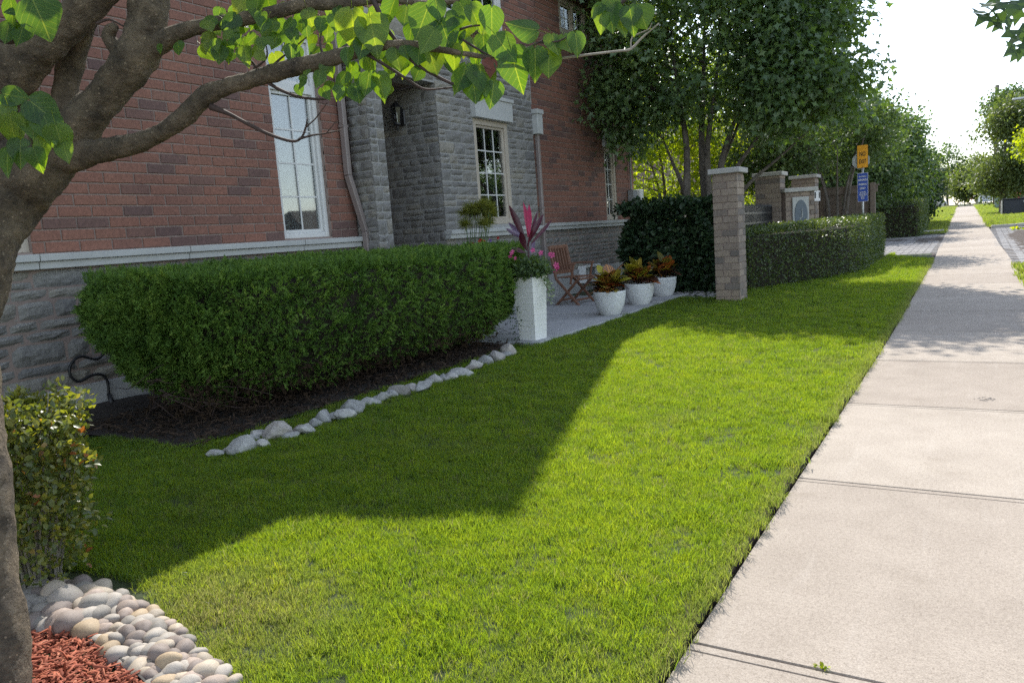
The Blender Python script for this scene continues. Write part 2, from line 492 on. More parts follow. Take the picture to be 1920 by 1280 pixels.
MT['redbud'] = redbud_mat('heart_leaf', [(0, (.026, .066, .020)), (.45, (.040, .092, .023)), (.8, (.066, .122, .024)), (1, (.15, .18, .030))], .50, (4.6, 3.7, .5))
MT['deadleaf'] = simple('dead_leaf', (.12, .035, .02), .7, .3, 30, .4, 60)

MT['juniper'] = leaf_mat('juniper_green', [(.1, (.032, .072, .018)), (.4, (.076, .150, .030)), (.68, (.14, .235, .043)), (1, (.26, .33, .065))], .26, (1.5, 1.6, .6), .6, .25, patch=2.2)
MT['hedge_core'] = simple('hedge_inner_shade', (.022, .017, .011), .95, .4, 18, .6, 40, 0, .02)  # near-black colour stands in for the shade inside the hedges
MT['dryneedle'] = leaf_mat('dry_needles', [(0, (.022, .014, .009)), (1, (.055, .036, .022))], .1, (1, 1, 1), .8, .1)
MT['maple'] = leaf_mat('dark_green_leaf', [(.1, (0.052, 0.096, 0.047)), (.5, (0.086, 0.146, 0.062)), (.85, (0.137, 0.205, 0.072)), (1, (0.202, 0.247, 0.078))], .32, (2.6, 2.5, .5), .42, .55)
MT['limeleaf'] = leaf_mat('lime_leaf', [(.1, (.07, .115, .018)), (.5, (.115, .165, .022)), (1, (.20, .22, .03))], .6, (3.6, 3.2, .4), .5, .3)
MT['midleaf'] = leaf_mat('mid_green_leaf', [(.1, (0.039, 0.074, 0.036)), (.5, (0.069, 0.114, 0.045)), (.85, (0.112, 0.162, 0.054)), (1, (0.185, 0.207, 0.067))], .32, (2.1, 2.1, .6), .5, .4)
MT['oliveleaf'] = leaf_mat('olive_leaf', [(.1, (.055, .082, .03)), (.5, (.09, .125, .045)), (1, (.16, .18, .06))], .40, (1.9, 1.9, .7), .5, .3)
MT['boxleaf'] = leaf_mat('small_hedge_leaf', [(.1, (.036, .062, .026)), (.5, (.064, .102, .036)), (.85, (.11, .15, .05)), (1, (.18, .20, .08))], .32, (2.4, 2.2, .6), .4, .55)
MT['darkleaf'] = leaf_mat('dark_glossy_leaf', [(.1, (0.017, 0.037, 0.020)), (.5, (0.031, 0.061, 0.027)), (1, (0.060, 0.102, 0.037))], .2, (2, 2, .7), .42, .4)
MT['ivyleaf'] = leaf_mat('shrub_leaf', [(.1, (.055, .082, .03)), (.4, (.095, .125, .038)), (.66, (.16, .18, .045)), (.84, (.22, .21, .05)), (.87, (.30, .10, .035))], .40, (2.5, 2.3, .5), .36, .6, patch=3)
MT['grass'] = None

def grass_mat():
    m, nt, b = new_mat('turf_grass')
    out = nt.nodes['Material Output']
    p = pos(nt)
    ri = nt.nodes.new('ShaderNodeObjectInfo').outputs['Random']
    n1 = noise(nt, 1.1, 4, .6, p); n2 = noise(nt, 9, 3, .6, p)
    f = math_(nt, 'ADD', math_(nt, 'MULTIPLY', ri, .35), math_(nt, 'ADD', math_(nt, 'MULTIPLY', n1.outputs[0], .4), math_(nt, 'MULTIPLY', n2.outputs[0], .3)))
    r = ramp(nt, [(.25, (.046, .104, .024)), (.5, (.074, .148, .027)), (.7, (.106, .182, .030)), (.92, (.165, .212, .040))])
    L(nt, f, r.inputs[0])
    at_ = nt.nodes.new('ShaderNodeAttribute'); at_.attribute_type = 'INSTANCER'; at_.attribute_name = 'dry'
    g = nt.nodes.new('ShaderNodeNewGeometry')
    fd = math_(nt, 'MINIMUM', math_(nt, 'MULTIPLY', at_.outputs['Fac'], math_(nt, 'MULTIPLY', g.outputs['Random Per Island'], 1.2)), 1.0)
    c = mix(nt, r.outputs[0], (.21, .195, .095), fd)
    L(nt, c, b.inputs['Base Color'])
    b.inputs['Roughness'].default_value = .45; b.inputs['Specular IOR Level'].default_value = .35
    t = nt.nodes.new('ShaderNodeBsdfTranslucent')
    L(nt, mix(nt, mix(nt, r.outputs[0], (4.5, 3.25, .50), 1, 'MULTIPLY'), (.38, .34, .14), fd), t.inputs['Color'])
    s_ = nt.nodes.new('ShaderNodeMixShader'); s_.inputs[0].default_value = .56
    L(nt, b.outputs[0], s_.inputs[1]); L(nt, t.outputs[0], s_.inputs[2]); L(nt, s_.outputs[0], out.inputs[0])
    return m
MT['grass'] = grass_mat()

def glass_mat(name, tint=(.9, .95, .95)):
    m, nt, b = new_mat(name)
    out = nt.nodes['Material Output']
    tr = nt.nodes.new('ShaderNodeBsdfTransparent'); tr.inputs[0].default_value = (*tint, 1)
    gl = nt.nodes.new('ShaderNodeBsdfGlossy'); gl.inputs['Roughness'].default_value = .02
    fr = nt.nodes.new('ShaderNodeFresnel'); fr.inputs['IOR'].default_value = 1.9
    n = noise(nt, 2.2, 2, .5, pos(nt)); bp = nt.nodes.new('ShaderNodeBump'); bp.inputs['Strength'].default_value = .04; bp.inputs['Distance'].default_value = .02
    L(nt, n.outputs[0], bp.inputs['Height']); L(nt, bp.outputs[0], gl.inputs['Normal'])
    s_ = nt.nodes.new('ShaderNodeMixShader')
    L(nt, math_(nt, 'MINIMUM', math_(nt, 'ADD', fr.outputs[0], .06), .9), s_.inputs[0]); L(nt, tr.outputs[0], s_.inputs[1]); L(nt, gl.outputs[0], s_.inputs[2]); L(nt, s_.outputs[0], out.inputs[0])
    return m
MT['glass'] = glass_mat('window_glass')

def river_mat():
    m, nt, b = new_mat('river_stone')
    rv = nt.nodes.new('ShaderNodeObjectInfo')
    p = objc(nt)
    n1 = noise(nt, 9, 5, .6, p); n2 = noise(nt, 60, 4, .7, p)
    g = ramp(nt, [(.25, (.72, .72, .74)), (.7, (1.12, 1.11, 1.08))]); L(nt, n1.outputs[0], g.inputs[0])
    g2 = ramp(nt, [(.3, (.82, .82, .82)), (.7, (1.1, 1.1, 1.1))]); L(nt, n2.outputs[0], g2.inputs[0])
    c = mix(nt, mix(nt, rv.outputs['Color'], g.outputs[0], 1, 'MULTIPLY'), g2.outputs[0], 1, 'MULTIPLY')
    L(nt, c, b.inputs['Base Color']); b.inputs['Roughness'].default_value = .7
    bump(nt, b, n2.outputs[0], .25, .004)
    return m
MT['river'] = river_mat()
MT['quartz'] = pieces('pale_quarry_rock', [(0, (.32, .32, .31)), (.5, (.45, .44, .42)), (.8, (.40, .36, .32)), (1, (.26, .26, .26))], grain=.22, gscale=18, bumps=.9, bscale=22, dist=.02)
MT['mulch'] = leaf_mat('red_mulch', [(.1, (.14, .036, .020)), (.45, (.30, .085, .050)), (.75, (.40, .125, .070)), (1, (.50, .235, .15))], .05, (1, 1, 1), .75, .2, patch=6)
def pot_mat(name, sc):
    m, nt, b = new_mat(name)
    p = pos(nt)
    n = noise(nt, 8, 4, .6, p)
    r = ramp(nt, [(.3, (.60, .61, .61)), (.7, (.70, .71, .70))]); L(nt, n.outputs[0], r.inputs[0]); L(nt, r.outputs[0], b.inputs['Base Color'])
    w = nt.nodes.new('ShaderNodeTexWave'); w.wave_type = 'BANDS'; w.bands_direction = 'Z'; w.inputs['Scale'].default_value = sc; w.inputs['Distortion'].default_value = 2.5; w.inputs['Detail'].default_value = 3; w.inputs['Detail Scale'].default_value = .6
    L(nt, p, w.inputs['Vector'])
    b.inputs['Roughness'].default_value = .55
    bump(nt, b, w.outputs[0], .5, .006)
    return m
MT['potwhite'] = pot_mat('white_ribbed_pot', 22)

# ------------------------------------------------------------------ ground, walks, drives
def strip_sheet(name, xl, xr, ys, dz, mat, nx=1, attrs=None):
    V, F = [], []
    for y in ys:
        a, b = xl(y), xr(y)
        for i in range(nx+1): V.append((a+(b-a)*i/nx, y, gz(y)+dz))
    for j in range(len(ys)-1):
        for i in range(nx):
            k = j*(nx+1)+i
            F.append((k, k+1, k+nx+2, k+nx+1))
    return structure(mesh_obj(name, V, F, mat))
YS = [-60, -20, 0, 3, 6, 9, 12, 15, 18.3, 21.5, 26, 30.4, 36, 44.6, 56, 68.4, 85, 110, 200, 900]
MT['dirt'] = simple('bare_ground', (.07, .075, .035), .95, .3, 3, .5, 40, 0, .02)
strip_sheet('ground', lambda y: -400, lambda y: 400, YS, -.14, MT['dirt'])
MT['turfsoil'] = simple('turf_soil', (.028, .042, .011), .95, .35, 14, .6, 60, 0, .02)
MT['soiledge'] = simple('soil_edge', (.050, .034, .024), .95, .35, 30, .8, 45, 0, .02)
MT['farlawn'] = simple('dry_lawn', (.115, .125, .035), .9, .35, 1.6, .7, 30, 0, .04)

# lawn soil with a cut edge along the sidewalk
yl = list(np.arange(-4, 19.01, .25))
V, F = [], []
for y in yl:
    e = walk_left(y)+.002+.012*mn.noise(Vector((y*3, 0, 0)))-.022
    z = gz(y)
    V += [(-14, y, z+.022), (e-.05, y, z+.024), (e+.006, y, z+.020), (e+.016, y, z-.09)]
for j in range(len(yl)-1):
    for i in range(3):
        k = j*4+i
        F.append((k, k+1, k+5, k+4))
o = structure(mesh_obj('lawn', V, F, [MT['turfsoil'], MT['soiledge']]))
o.data.polygons.foreach_set('material_index', np.array([0 if i % 3 < 1 else 1 for i in range(len(F))], dtype=np.int32))
o['kind'] = 'structure'
strip_sheet('far_lawn', lambda y: -14, lambda y: walk_left(y)-.01, [28.2, 30.4, 36, 44.6, 56, 68.4, 85, 110], .02, MT['farlawn'])
strip_sheet('boulevard_lawn', lambda y: walk_left(y)+WALK_W+.01, lambda y: 3.2, [-4, 0, 4, 8, 12, 15.4], .02, MT['turfsoil'])
strip_sheet('boulevard_lawn', lambda y: walk_left(y)+WALK_W+.01, lambda y: 3.2, [30.6, 36, 44.6, 56, 68.4, 85, 110], .02, MT['farlawn'])
strip_sheet('road', lambda y: 3.4, lambda y: 11.4, YS[:-2], -.08, MT['asphalt'])
kb = MB()
for y0, y1 in ((-30, 15), (31.5, 110)):
    n = max(2, int((y1-y0)/6))
    for i in range(n):
        a, b = y0+(y1-y0)*i/n, y0+(y1-y0)*(i+1)/n
        kb.bar((3.3, a, gz(a)-.03), (3.3, b-.006, gz(b)-.03), .18, .15, .02)
structure(kb.build('road_kerb', MT['kerb']))

walk = bpy.data.objects.new('sidewalk', None); COL.objects.link(walk); walk['kind'] = 'structure'
JY = 1.90
def slab(y0, y1):
    m = MB()
    for a, b in ((y0+.004, y1-.0415), (y1-.0385, y1-.004)):
        xs = []
        for y in (a, b): xs.append((walk_left(y)+.004, walk_left(y)+WALK_W))
        c = .0035
        top = [(xs[0][0]+c, a+c*.7), (xs[0][1]-c, a+c*.7), (xs[1][1]-c, b-c*.7), (xs[1][0]+c, b-c*.7)]
        low = [(xs[0][0], a), (xs[0][1], a), (xs[1][1], b), (xs[1][0], b)]
        vs = [(x, y, gz(y)) for x, y in top]+[(x, y, gz(y)-.006) for x, y in low]+[(x, y, gz(y)-.11) for x, y in low]
        fs = [(0, 1, 2, 3)]
        for i in range(4):
            j = (i+1) % 4
            fs += [(4+i, 4+j, j, i), (8+i, 8+j, 4+j, 4+i)]
        m.add(vs, fs)
    return m
for k in range(-4, 50):
    y0 = JY+1.483*k
    slab(y0, y0+1.483).build('concrete_slab', MT['concrete'], walk)
# dark packed dirt seen in the joints
strip_sheet('joint_bed', lambda y: walk_left(y), lambda y: walk_left(y)+WALK_W, [-4, 0, 6, 12, 18.3, 21.5, 26, 30.4, 44.6, 68.4, 76], -.02, MT['soiledge'])
# maker's stamp pressed into the sidewalk, too worn to read
MT['stamp'] = simple('worn_stamp', (.23, .205, .185), .9, .2, 60, .3, 120)
st = MB(); c0 = on_z(1846, 748, .0015)
for i in range(26):
    a = RNG.uniform(0, 6.28); rr = RNG.random()**.5
    x, y = c0.x+.055*rr*math.cos(a), c0.y+.055*rr*math.sin(a)
    st.box((x, y, .0012), (RNG.uniform(.006, .02), RNG.uniform(.003, .006), .002))
st.build('stamp', MT['stamp'], walk)

def paver_field(name, poly, label=None):
    m = MB()
    xs = [p[0] for p in poly]; ys = [p[1] for p in poly]
    r = 0; y = min(ys)
    while y < max(ys):
        x = min(xs) + (.15 if r % 2 else 0)
        while x < max(xs):
            cx, cy = x+.15, y+.11
            if inside(poly, np.array([cx]), np.array([cy]))[0]:
                z = gz(cy)+RNG.uniform(-.003, .003)
                hx, hy, c = .144, .104, .008
                vs = [(cx-hx+c, cy-hy+c, z), (cx+hx-c, cy-hy+c, z), (cx+hx-c, cy+hy-c, z), (cx-hx+c, cy+hy-c, z),
                      (cx-hx, cy-hy, z-.012), (cx+hx, cy-hy, z-.012), (cx+hx, cy+hy, z-.012), (cx-hx, cy+hy, z-.012)]
                m.add(vs, [(0, 1, 2, 3)]+[(4+i, 4+(i+1) % 4, (i+1) % 4, i) for i in range(4)])
            x += .30
        y += .22; r += 1
    b = MB(); b.add([(x, y_, gz(y_)-.009) for x, y_ in poly], [tuple(range(len(poly)))])
    root = structure(b.build(name, MT['soiledge']))
    o = m.build('paver', MT['paver'], root); o['kind'] = 'stuff'
    return root
DRV_L = [(-.79, 17.3), (-.80, 20), (-.86, 26), (-.93, 29.2), (-1.6, 28.9), (-2.6, 28.2), (-9, 28.1), (-9, 20.6), (-2.6, 20.4), (-1.6, 19.1)]
DRV_R = [(.49, 15.4), (1.1, 15.1), (3.25, 14.9), (3.25, 31.6), (1.9, 31.2), (1.1, 30.3), (.33, 30.2), (.42, 26), (.48, 20)]
paver_field('driveway', DRV_L); paver_field('driveway', DRV_R)
kb = MB()
for pts in ([(-9, 28.2), (-2.7, 28.3), (-1.7, 29.0), (-.98, 29.35)], [(.38, 30.4), (1.05, 30.5), (1.8, 31.4), (3.2, 31.8)]):
    for a, b in zip(pts, pts[1:]):
        kb.bar((*a, gz(a[1])+.03), (*b, gz(b[1])+.03), .15, .14, .02)
structure(kb.build('driveway_kerb', MT['kerb']))

# planting bed, patio
BED = [(-6.03, 2.75), (-4.05, 2.75), (-3.9, 3.2), (-3.93, 5.2), (-3.97, 6.55), (-6.03, 6.58)]
b = MB(); n = 18
V, F = [], []
for j in range(28):
    for i in range(n):
        u, v = i/(n-1), j/27
        x = -6.03+u*2.08; y = 2.72+v*3.92
        V.append((x, y, .036+.02*mn.noise(Vector((x*4, y*4, 0)))+.015*mn.noise(Vector((x*15, y*15, 0)))))
for j in range(27):
    for i in range(n-1): F.append((j*n+i, j*n+i+1, (j+1)*n+i+1, (j+1)*n+i))
structure(mesh_obj('planting_bed', V, F, MT['soil']))
patio = bpy.data.objects.new('patio', None); COL.objects.link(patio); patio['kind'] = 'structure'
for y0, y1 in ((6.60, 7.15), (7.16, 8.9), (8.91, 10.1), (10.11, 11.3)):
    m = MB(); m.box((-5.01, (y0+y1)/2, .0+gz(y0)), (2.56 if y0 < 7 else 2.56, y1-y0-.008, .12), .008)
    m.build('concrete_slab', MT['patio'], patio)
m = MB(); m.box((-7.0, 7.55, .08), (2.2, 1.3, .16), .01); m.build('porch_step', MT['patio'], patio)

# ------------------------------------------------------------------ the brick and stone house
house = thing('townhouse', 'red brick and grey stone townhouse with a recessed stone porch beside the lawn', 'house', (-6.03, 8.8, 0))
XA, XD, XE, YC = -6.03, -5.86, -6.0, 8.15     # left wall, stone bay, right wall, porch side
def wallbox(openings, u0, u1, v0, v1, face, th, axis, mat, name, parent):
    """wall slab with rectangular holes; axis 'y': runs along Y facing +X, 'x': runs along X facing -Y"""
    us = sorted(set([u0, u1]+[o[0] for o in openings]+[o[1] for o in openings]))
    m = MB()
    for a, b in zip(us, us[1:]):
        if b-a < 1e-4: continue
        vs = [v0]
        hol = sorted([(o[2], o[3]) for o in openings if o[0] < (a+b)/2 < o[1]])
        spans = []; cur = v0
        for p, q in hol:
            if p > cur: spans.append((cur, p))
            cur = max(cur, q)
        if cur < v1: spans.append((cur, v1))
        for p, q in spans:
            if axis == 'y': m.box((face-th/2, (a+b)/2, (p+q)/2), (th, b-a, q-p))
            else: m.box(((a+b)/2, face+th/2, (p+q)/2), (b-a, th, q-p))
    return m.build(name, mat, parent)
W0 = (2.1, 3.11, 1.26, 2.95); W1 = (5.58, 6.26, 1.262, 3.34); W2 = (8.97, 9.87, 1.31, 2.745); W3 = (13.55, 14.08, 1.30, 2.64)
U1 = (8.35, 9.93, 4.0, 5.4); U2 = (12.02, 13.1, 4.44, 5.0)
wallbox([W0, W1], -6, 6.66, 0, 5.9, XA-.008, .2, 'y', MT['mortar'], 'wall', house)
wallbox([], 6.93, 10.645, 3.10, 3.75, XD-.012, .3, 'y', MT['stone_mortar'], 'wall', house)
wallbox([U1], 6.66, 10.9, 3.75, 5.95, XD-.008, .3, 'y', MT['mortar'], 'wall', house)
wallbox([W2], YC+.012, 10.63, 0, 3.10, XD-.012, .2, 'y', MT['stone_mortar'], 'wall', house)
wallbox([], -7.5, XD-.22, 0, 3.10, YC+.012, .2, 'x', MT['stone_mortar'], 'wall', house)
wallbox([W3, U2], 10.645, 14.93, 0, 5.15, XE-.008, .2, 'y', MT['mortar'], 'wall', house)
m = MB()
m.box((-5.88, 6.80, 1.85), (.296, .246, 3.70)); m.build('wall', MT['stone_mortar'], house)
m = MB()
m.box((-11.1, 14.83, 2.575), (10.0, .19, 5.15)); m.box((-11.1, -5.95, 3), (10.0, .1, 6)); m.box((-16.05, 4.5, 2.5), (.1, 21, 5))
m.box((-6.9, 6.80, 3.0), (1.7, .24, 5.9)); m.box((-7.4, 7.55, 1.9), (.1, 1.3, 2.5)); m.box((-6.75, 7.54, 3.42), (1.6, 1.24, .6)); m.box((-7.9, 10.78, 4.4), (3.6, .22, 3.0))
m.build('wall', MT['mortar'], house)
# gable triangle over the bay
m = MB(); m.add([(XD-.02, 6.74, 5.95), (XD-.02, 10.92, 5.45), (XD-.02, 8.86, 7.95), (XD-.25, 6.74, 5.95), (XD-.25, 10.92, 5.45), (XD-.25, 8.86, 7.95)], [(0, 1, 2), (5, 4, 3), (0, 3, 4, 1), (1, 4, 5, 2), (2, 5, 3, 0)])
m.build('gable', MT['brick'], house)
def slab4(m, p, th):
    p = [Vector(q) for q in p]; n = (p[1]-p[0]).cross(p[3]-p[0]).normalized()*th
    m.add(p+[q-n for q in p], [(0, 1, 2, 3), (7, 6, 5, 4), (0, 4, 5, 1), (1, 5, 6, 2), (2, 6, 7, 3), (3, 7, 4, 0)])
m = MB()
slab4(m, [(-5.52, -6.3, 5.9), (-5.52, 6.98, 5.9), (-10.5, 6.98, 9.3), (-10.5, -6.3, 9.3)], -.14)
slab4(m, [(-10.5, -6.3, 9.4), (-10.5, 6.7, 9.4), (-16.3, 6.7, 5.4), (-16.3, -6.3, 5.4)], -.14)
slab4(m, [(-5.60, 10.9, 5.15), (-5.60, 15.2, 5.15), (-10.5, 15.2, 8.5), (-10.5, 10.9, 8.5)], -.14)
slab4(m, [(-10.5, 10.9, 8.5), (-10.5, 15.2, 8.5), (-16.3, 15.2, 4.8), (-16.3, 10.9, 4.8)], -.14)
slab4(m, [(-5.55, 6.72, 5.94), (-5.55, 8.86, 8.04), (-16.3, 8.86, 8.04), (-16.3, 6.72, 5.94)], .14)
slab4(m, [(-5.55, 8.86, 8.04), (-5.55, 11.2, 5.12), (-16.3, 11.2, 5.12), (-16.3, 8.86, 8.04)], .14)
m.build('roof', MT['roof'], house)
m = MB()
for y0, y1, x, z in ((-6.3, 6.9, -5.55, 5.87), (11.25, 15.2, -5.62, 5.1)):
    m.bar((x+.02, y0, z), (x+.02, y1, z), .11, .12, .01); m.box((x-.24, (y0+y1)/2, z-.02), (.42, y1-y0, .02))
m.build('gutter', MT['alum'], house)

def px_size(pts):
    """projected size in photograph pixels of the box round the points, 0 outside the frame"""
    q = []
    for p in pts:
        d = Vector(p)-CAMPOS; z = d.dot(CF)
        if z < .1: return 0
        q.append((960+FPX*d.dot(CR)/z, 640-FPX*d.dot(CU)/z))
    x0, x1 = min(a for a, _ in q), max(a for a, _ in q); y0, y1 = min(a for _, a in q), max(a for _, a in q)
    if x1 < 0 or y1 < 0 or x0 > 1920 or y0 > 1280: return 0
    return (x1-x0)*(y1-y0)

class Face:
    """a wall face: origin, direction along, outward normal; v is up"""
    def __init__(s, o, u, n): s.o, s.u, s.n = Vector(o), Vector(u), Vector(n)
    def p(s, u, v, d=0): return s.o + s.u*u + Vector((0, 0, 1))*v + s.n*d
    def mat(s, u, v, d=0):
        M_ = Matrix((s.u, Vector((0, 0, 1)), s.n)).transposed().to_4x4(); M_.translation = s.p(u, v, d); return M_
FA = Face((XA, 0, 0), (0, 1, 0), (1, 0, 0)); FD = Face((XD, 0, 0), (0, 1, 0), (1, 0, 0)); FE = Face((XE, 0, 0), (0, 1, 0), (1, 0, 0))
FC = Face((0, YC, 0), (1, 0, 0), (0, -1, 0)); FK = Face((0, 6.66, 0), (1, 0, 0), (0, -1, 0)); FKF = Face((-5.72, 0, 0), (0, 1, 0), (1, 0, 0))

def brick_geo(w, h, d=.022, seed=0):
    r = random.Random(seed); j = lambda s: r.uniform(-s, s)
    c = .0045
    nx = 4
    top = [(-w/2+w*i/nx+(0 if i in (0, nx) else j(.008)), h/2+j(.0014)) for i in range(nx+1)]
    bot = [(-w/2+w*i/nx+(0 if i in (0, nx) else j(.008)), -h/2+(j(.0028) if 0 < i < nx else 0)) for i in range(nx+1)]
    V = [(x, y, -.006) for x, y in bot]+[(x*(1-2*c/w), y+c, j(.0012)) for x, y in bot]+[(x*(1-2*c/w), y-c, j(.0012)) for x, y in top]+[(x, y, -.006) for x, y in top]
    V += [(x, y, -d) for x, y in bot]+[(x, y, -d) for x, y in top]
    n = nx+1; F = []
    for i in range(nx):
        for a, b_ in ((0, 1), (1, 2), (2, 3)): F.append((a*n+i, a*n+i+1, b_*n+i+1, b_*n+i))
        F.append((4*n+i, 4*n+i+1, i+1, i)); F.append((3*n+i, 3*n+i+1, 5*n+i+1, 5*n+i))
    F += [(4*n, 0, n, 2*n, 3*n, 5*n), (4*n+nx, 5*n+nx, 3*n+nx, 2*n+nx, n+nx, nx)]
    return V, F
BRICK_ME = {}
def brick_mesh(w, h, var, mat):
    k = (round(w, 3), round(h, 3), var, mat.name)
    if k not in BRICK_ME:
        V, F = brick_geo(w, h, seed=var*31+int(w*1000))
        me = bpy.data.meshes.new('brick'); me.from_pydata(V, [], F); me.materials.append(mat); BRICK_ME[k] = me
    return BRICK_ME[k]
def course_bricks(u0, u1, v0, v1, holes, L_=.267, H_=.0889, joint=.010, first=0):
    out = []; r = first; v = v0
    while v < v1-.02:
        h = min(H_, v1-v)
        segs = [(u0, u1)]
        for a, b, p, q in holes:
            if p-.03 < v+h/2 < q:
                ns = []
                for s, e in segs:
                    if b <= s or a >= e: ns.append((s, e)); continue
                    if a > s: ns.append((s, a))
                    if b < e: ns.append((b, e))
                segs = ns
        for s, e in segs:
            off = L_/2 if r % 2 else 0
            x = math.floor((s-off)/L_)*L_+off
            while x < e-.012:
                a, b = max(x, s), min(x+L_, e)
                if b-a > .03: out.append((a+(0 if a == s else joint/2), b-(0 if b == e else joint/2), v+joint/2, v+h-joint/2))
                x += L_
        v += H_; r += 1
    return out
def lay(face, items, parent, mat, limit, kind_name, geo, hidden=lambda it: False, dvar=.0015):
    """the largest pieces in view as objects, the rest joined"""
    sized = []
    for it in items:
        u0, u1, v0, v1 = it
        a = 0 if hidden(it) else px_size([face.p(u0, v0), face.p(u1, v0), face.p(u1, v1), face.p(u0, v1)])
        sized.append((a, it))
    return [(a, face, it) for a, it in sized]
def place_bricks(entries, parent, mat, limit):
    entries = sorted(entries, key=lambda e: -e[0])
    rest = MB()
    for i, (a, face, (u0, u1, v0, v1)) in enumerate(entries):
        w, h = u1-u0, v1-v0
        var = random.randrange(5)
        d = random.uniform(-.002, .002)
        M_ = face.mat((u0+u1)/2, (v0+v1)/2, d)
        if i < limit and a > 0:
            o = bpy.data.objects.new('brick', brick_mesh(w, h, var, mat)); COL.objects.link(o)
            attach(o, parent); o.matrix_basis = M_ if False else o.matrix_basis
            o.location = M_.translation; o.rotation_euler = M_.to_euler()
        else:
            me = brick_mesh(w, h, var, mat)
            rest.add([M_ @ v.co for v in me.vertices], [tuple(p.vertices) for p in me.polygons])
    if rest.v:
        o = rest.build('brick', mat, parent); o['kind'] = 'stuff'

def stone_geo(w, h, seed, depth=.035, rough=1.0):
    r = random.Random(seed)
    nx = max(3, min(8, int(w/.06))); ny = 4 if h > .09 else 3
    ox, oy = r.uniform(0, 99), r.uniform(0, 99)
    prof = r.uniform(.5, 1.0)
    V, F = [], []
    for j in range(ny+1):
        for i in range(nx+1):
            x, y = -w/2+w*i/nx, -h/2+h*j/ny
            ex = min(i, nx-i); ey = min(j, ny-j)
            edge = ex == 0 or ey == 0
            q = Vector((x*9+ox, y*14+oy, seed))
            if edge:
                d = .004+.006*mn.noise(q*1.3)
                if ex == 0: y *= .94 if ey == 0 else 1
                x += .005*mn.noise(q*2+Vector((5, 0, 0))); y += .005*mn.noise(q*2+Vector((0, 7, 0)))
            else:
                d = depth*(.55+.45*prof*(1-abs(2*j/ny-1.15)))+depth*.55*rough*mn.noise(q*1.1)+depth*.3*rough*mn.noise(q*2.9)
                x += .010*mn.noise(q+Vector((3, 1, 0))); y += .008*mn.noise(q+Vector((1, 4, 0)))
            V.append((x, y, d))
    n = nx+1
    for j in range(ny):
        for i in range(nx): F.append((j*n+i, j*n+i+1, (j+1)*n+i+1, (j+1)*n+i))
    per = [i for i in range(nx+1)]+[j*n+nx for j in range(1, ny+1)]+[ny*n+i for i in range(nx-1, -1, -1)]+[j*n for j in range(ny-1, 0, -1)]
    b0 = len(V)
    for k in per: V.append((V[k][0], V[k][1], -.02))
    for k in range(len(per)):
        k2 = (k+1) % len(per)
        F.append((per[k], b0+k, b0+k2, per[k2]))
    return V, F
def ashlar(u0, u1, v0, v1, holes, seed, joint=.015, lens=(.17, .46), hs=(.085, .115, .145, .17)):
    r = random.Random(seed); out = []; v = v0
    while v < v1-.03:
        h = r.choice(hs)
        if v+h > v1-.05: h = v1-v
        segs = [(u0, u1)]
        for a, b, p, q in holes:
            if p < v+h*.5 < q:
                ns = []
                for s, e in segs:
                    if b <= s or a >= e: ns.append((s, e)); continue
                    if a > s+.02: ns.append((s, a))
                    if b < e-.02: ns.append((b, e))
                segs = ns
        for s, e in segs:
            x = s
            while x < e-.01:
                l = r.uniform(*lens)*(1.15 if h < .08 else .9)
                if e-(x+l) < lens[0]*.6: l = e-x
                if h > .12 and r.random() < .4:
                    k = r.uniform(.42, .58)
                    out += [(x+joint/2, x+l-joint/2, v+joint/2, v+h*k-joint/2), (x+joint/2, x+l-joint/2, v+h*k+joint/2, v+h-joint/2)]
                else: out.append((x+joint/2, x+l-joint/2, v+joint/2, v+h-joint/2))
                x += l
        v += h
    return out
def place_stones(entries, parent, mat, limit, depth=.026, name='stone'):
    entries = sorted(entries, key=lambda e: -e[0])
    rest = MB()
    for i, (a, face, (u0, u1, v0, v1)) in enumerate(entries):
        V, F = stone_geo(u1-u0, v1-v0, random.randrange(9999), depth)
        M_ = face.mat((u0+u1)/2, (v0+v1)/2, -.012)
        if i < limit and a > 0:
            o = mesh_obj(name, V, F, mat)
            attach(o, parent); o.location = M_.translation; o.rotation_euler = M_.to_euler()
        else: rest.add([M_ @ Vector(v) for v in V], F)
    if rest.v:
        o = rest.build(name, mat, parent); o['kind'] = 'stuff'

ent = lay(FA, course_bricks(-5.9, 6.66, 1.2455, 5.85, [W0, W1]), house, None, 0, '', None, hidden=lambda it: it[1] < 2.9 or it[2] > 4.4)
for e in lay(FE, course_bricks(10.70, 14.93, 1.285, 5.10, [W3, U2, (13.5, 14.1, 2.64, 2.90)]), house, None, 0, '', None): ent.append((e[0]*.2, e[1], e[2]))
for e in lay(FD, course_bricks(6.66, 10.9, 3.76, 5.95, [U1, (8.3, 9.98, 3.86, 4.0)]), house, None, 0, '', None): ent.append((e[0]*.2, e[1], e[2]))
place_bricks(ent, house, MT['brick'], 300)
# brick returns at the window jambs and at the house corner
m = MB()
for y, x0, z0, z1 in ((6.263, XA, 1.25, 3.34), (3.113, XA, 1.25, 2.95)):
    z = z0
    while z < z1-.03:
        m.box((x0-.055, y+.008, z+.0395), (.098, .016, .079), .003); z += .0889
z = 1.29
while z < 5.05:
    m.box((XE-.14, 14.94, z+.0395), (.257, .03, .079), .003); z += .0889
o = m.build('brick', MT['brick'], house); o['kind'] = 'stuff'

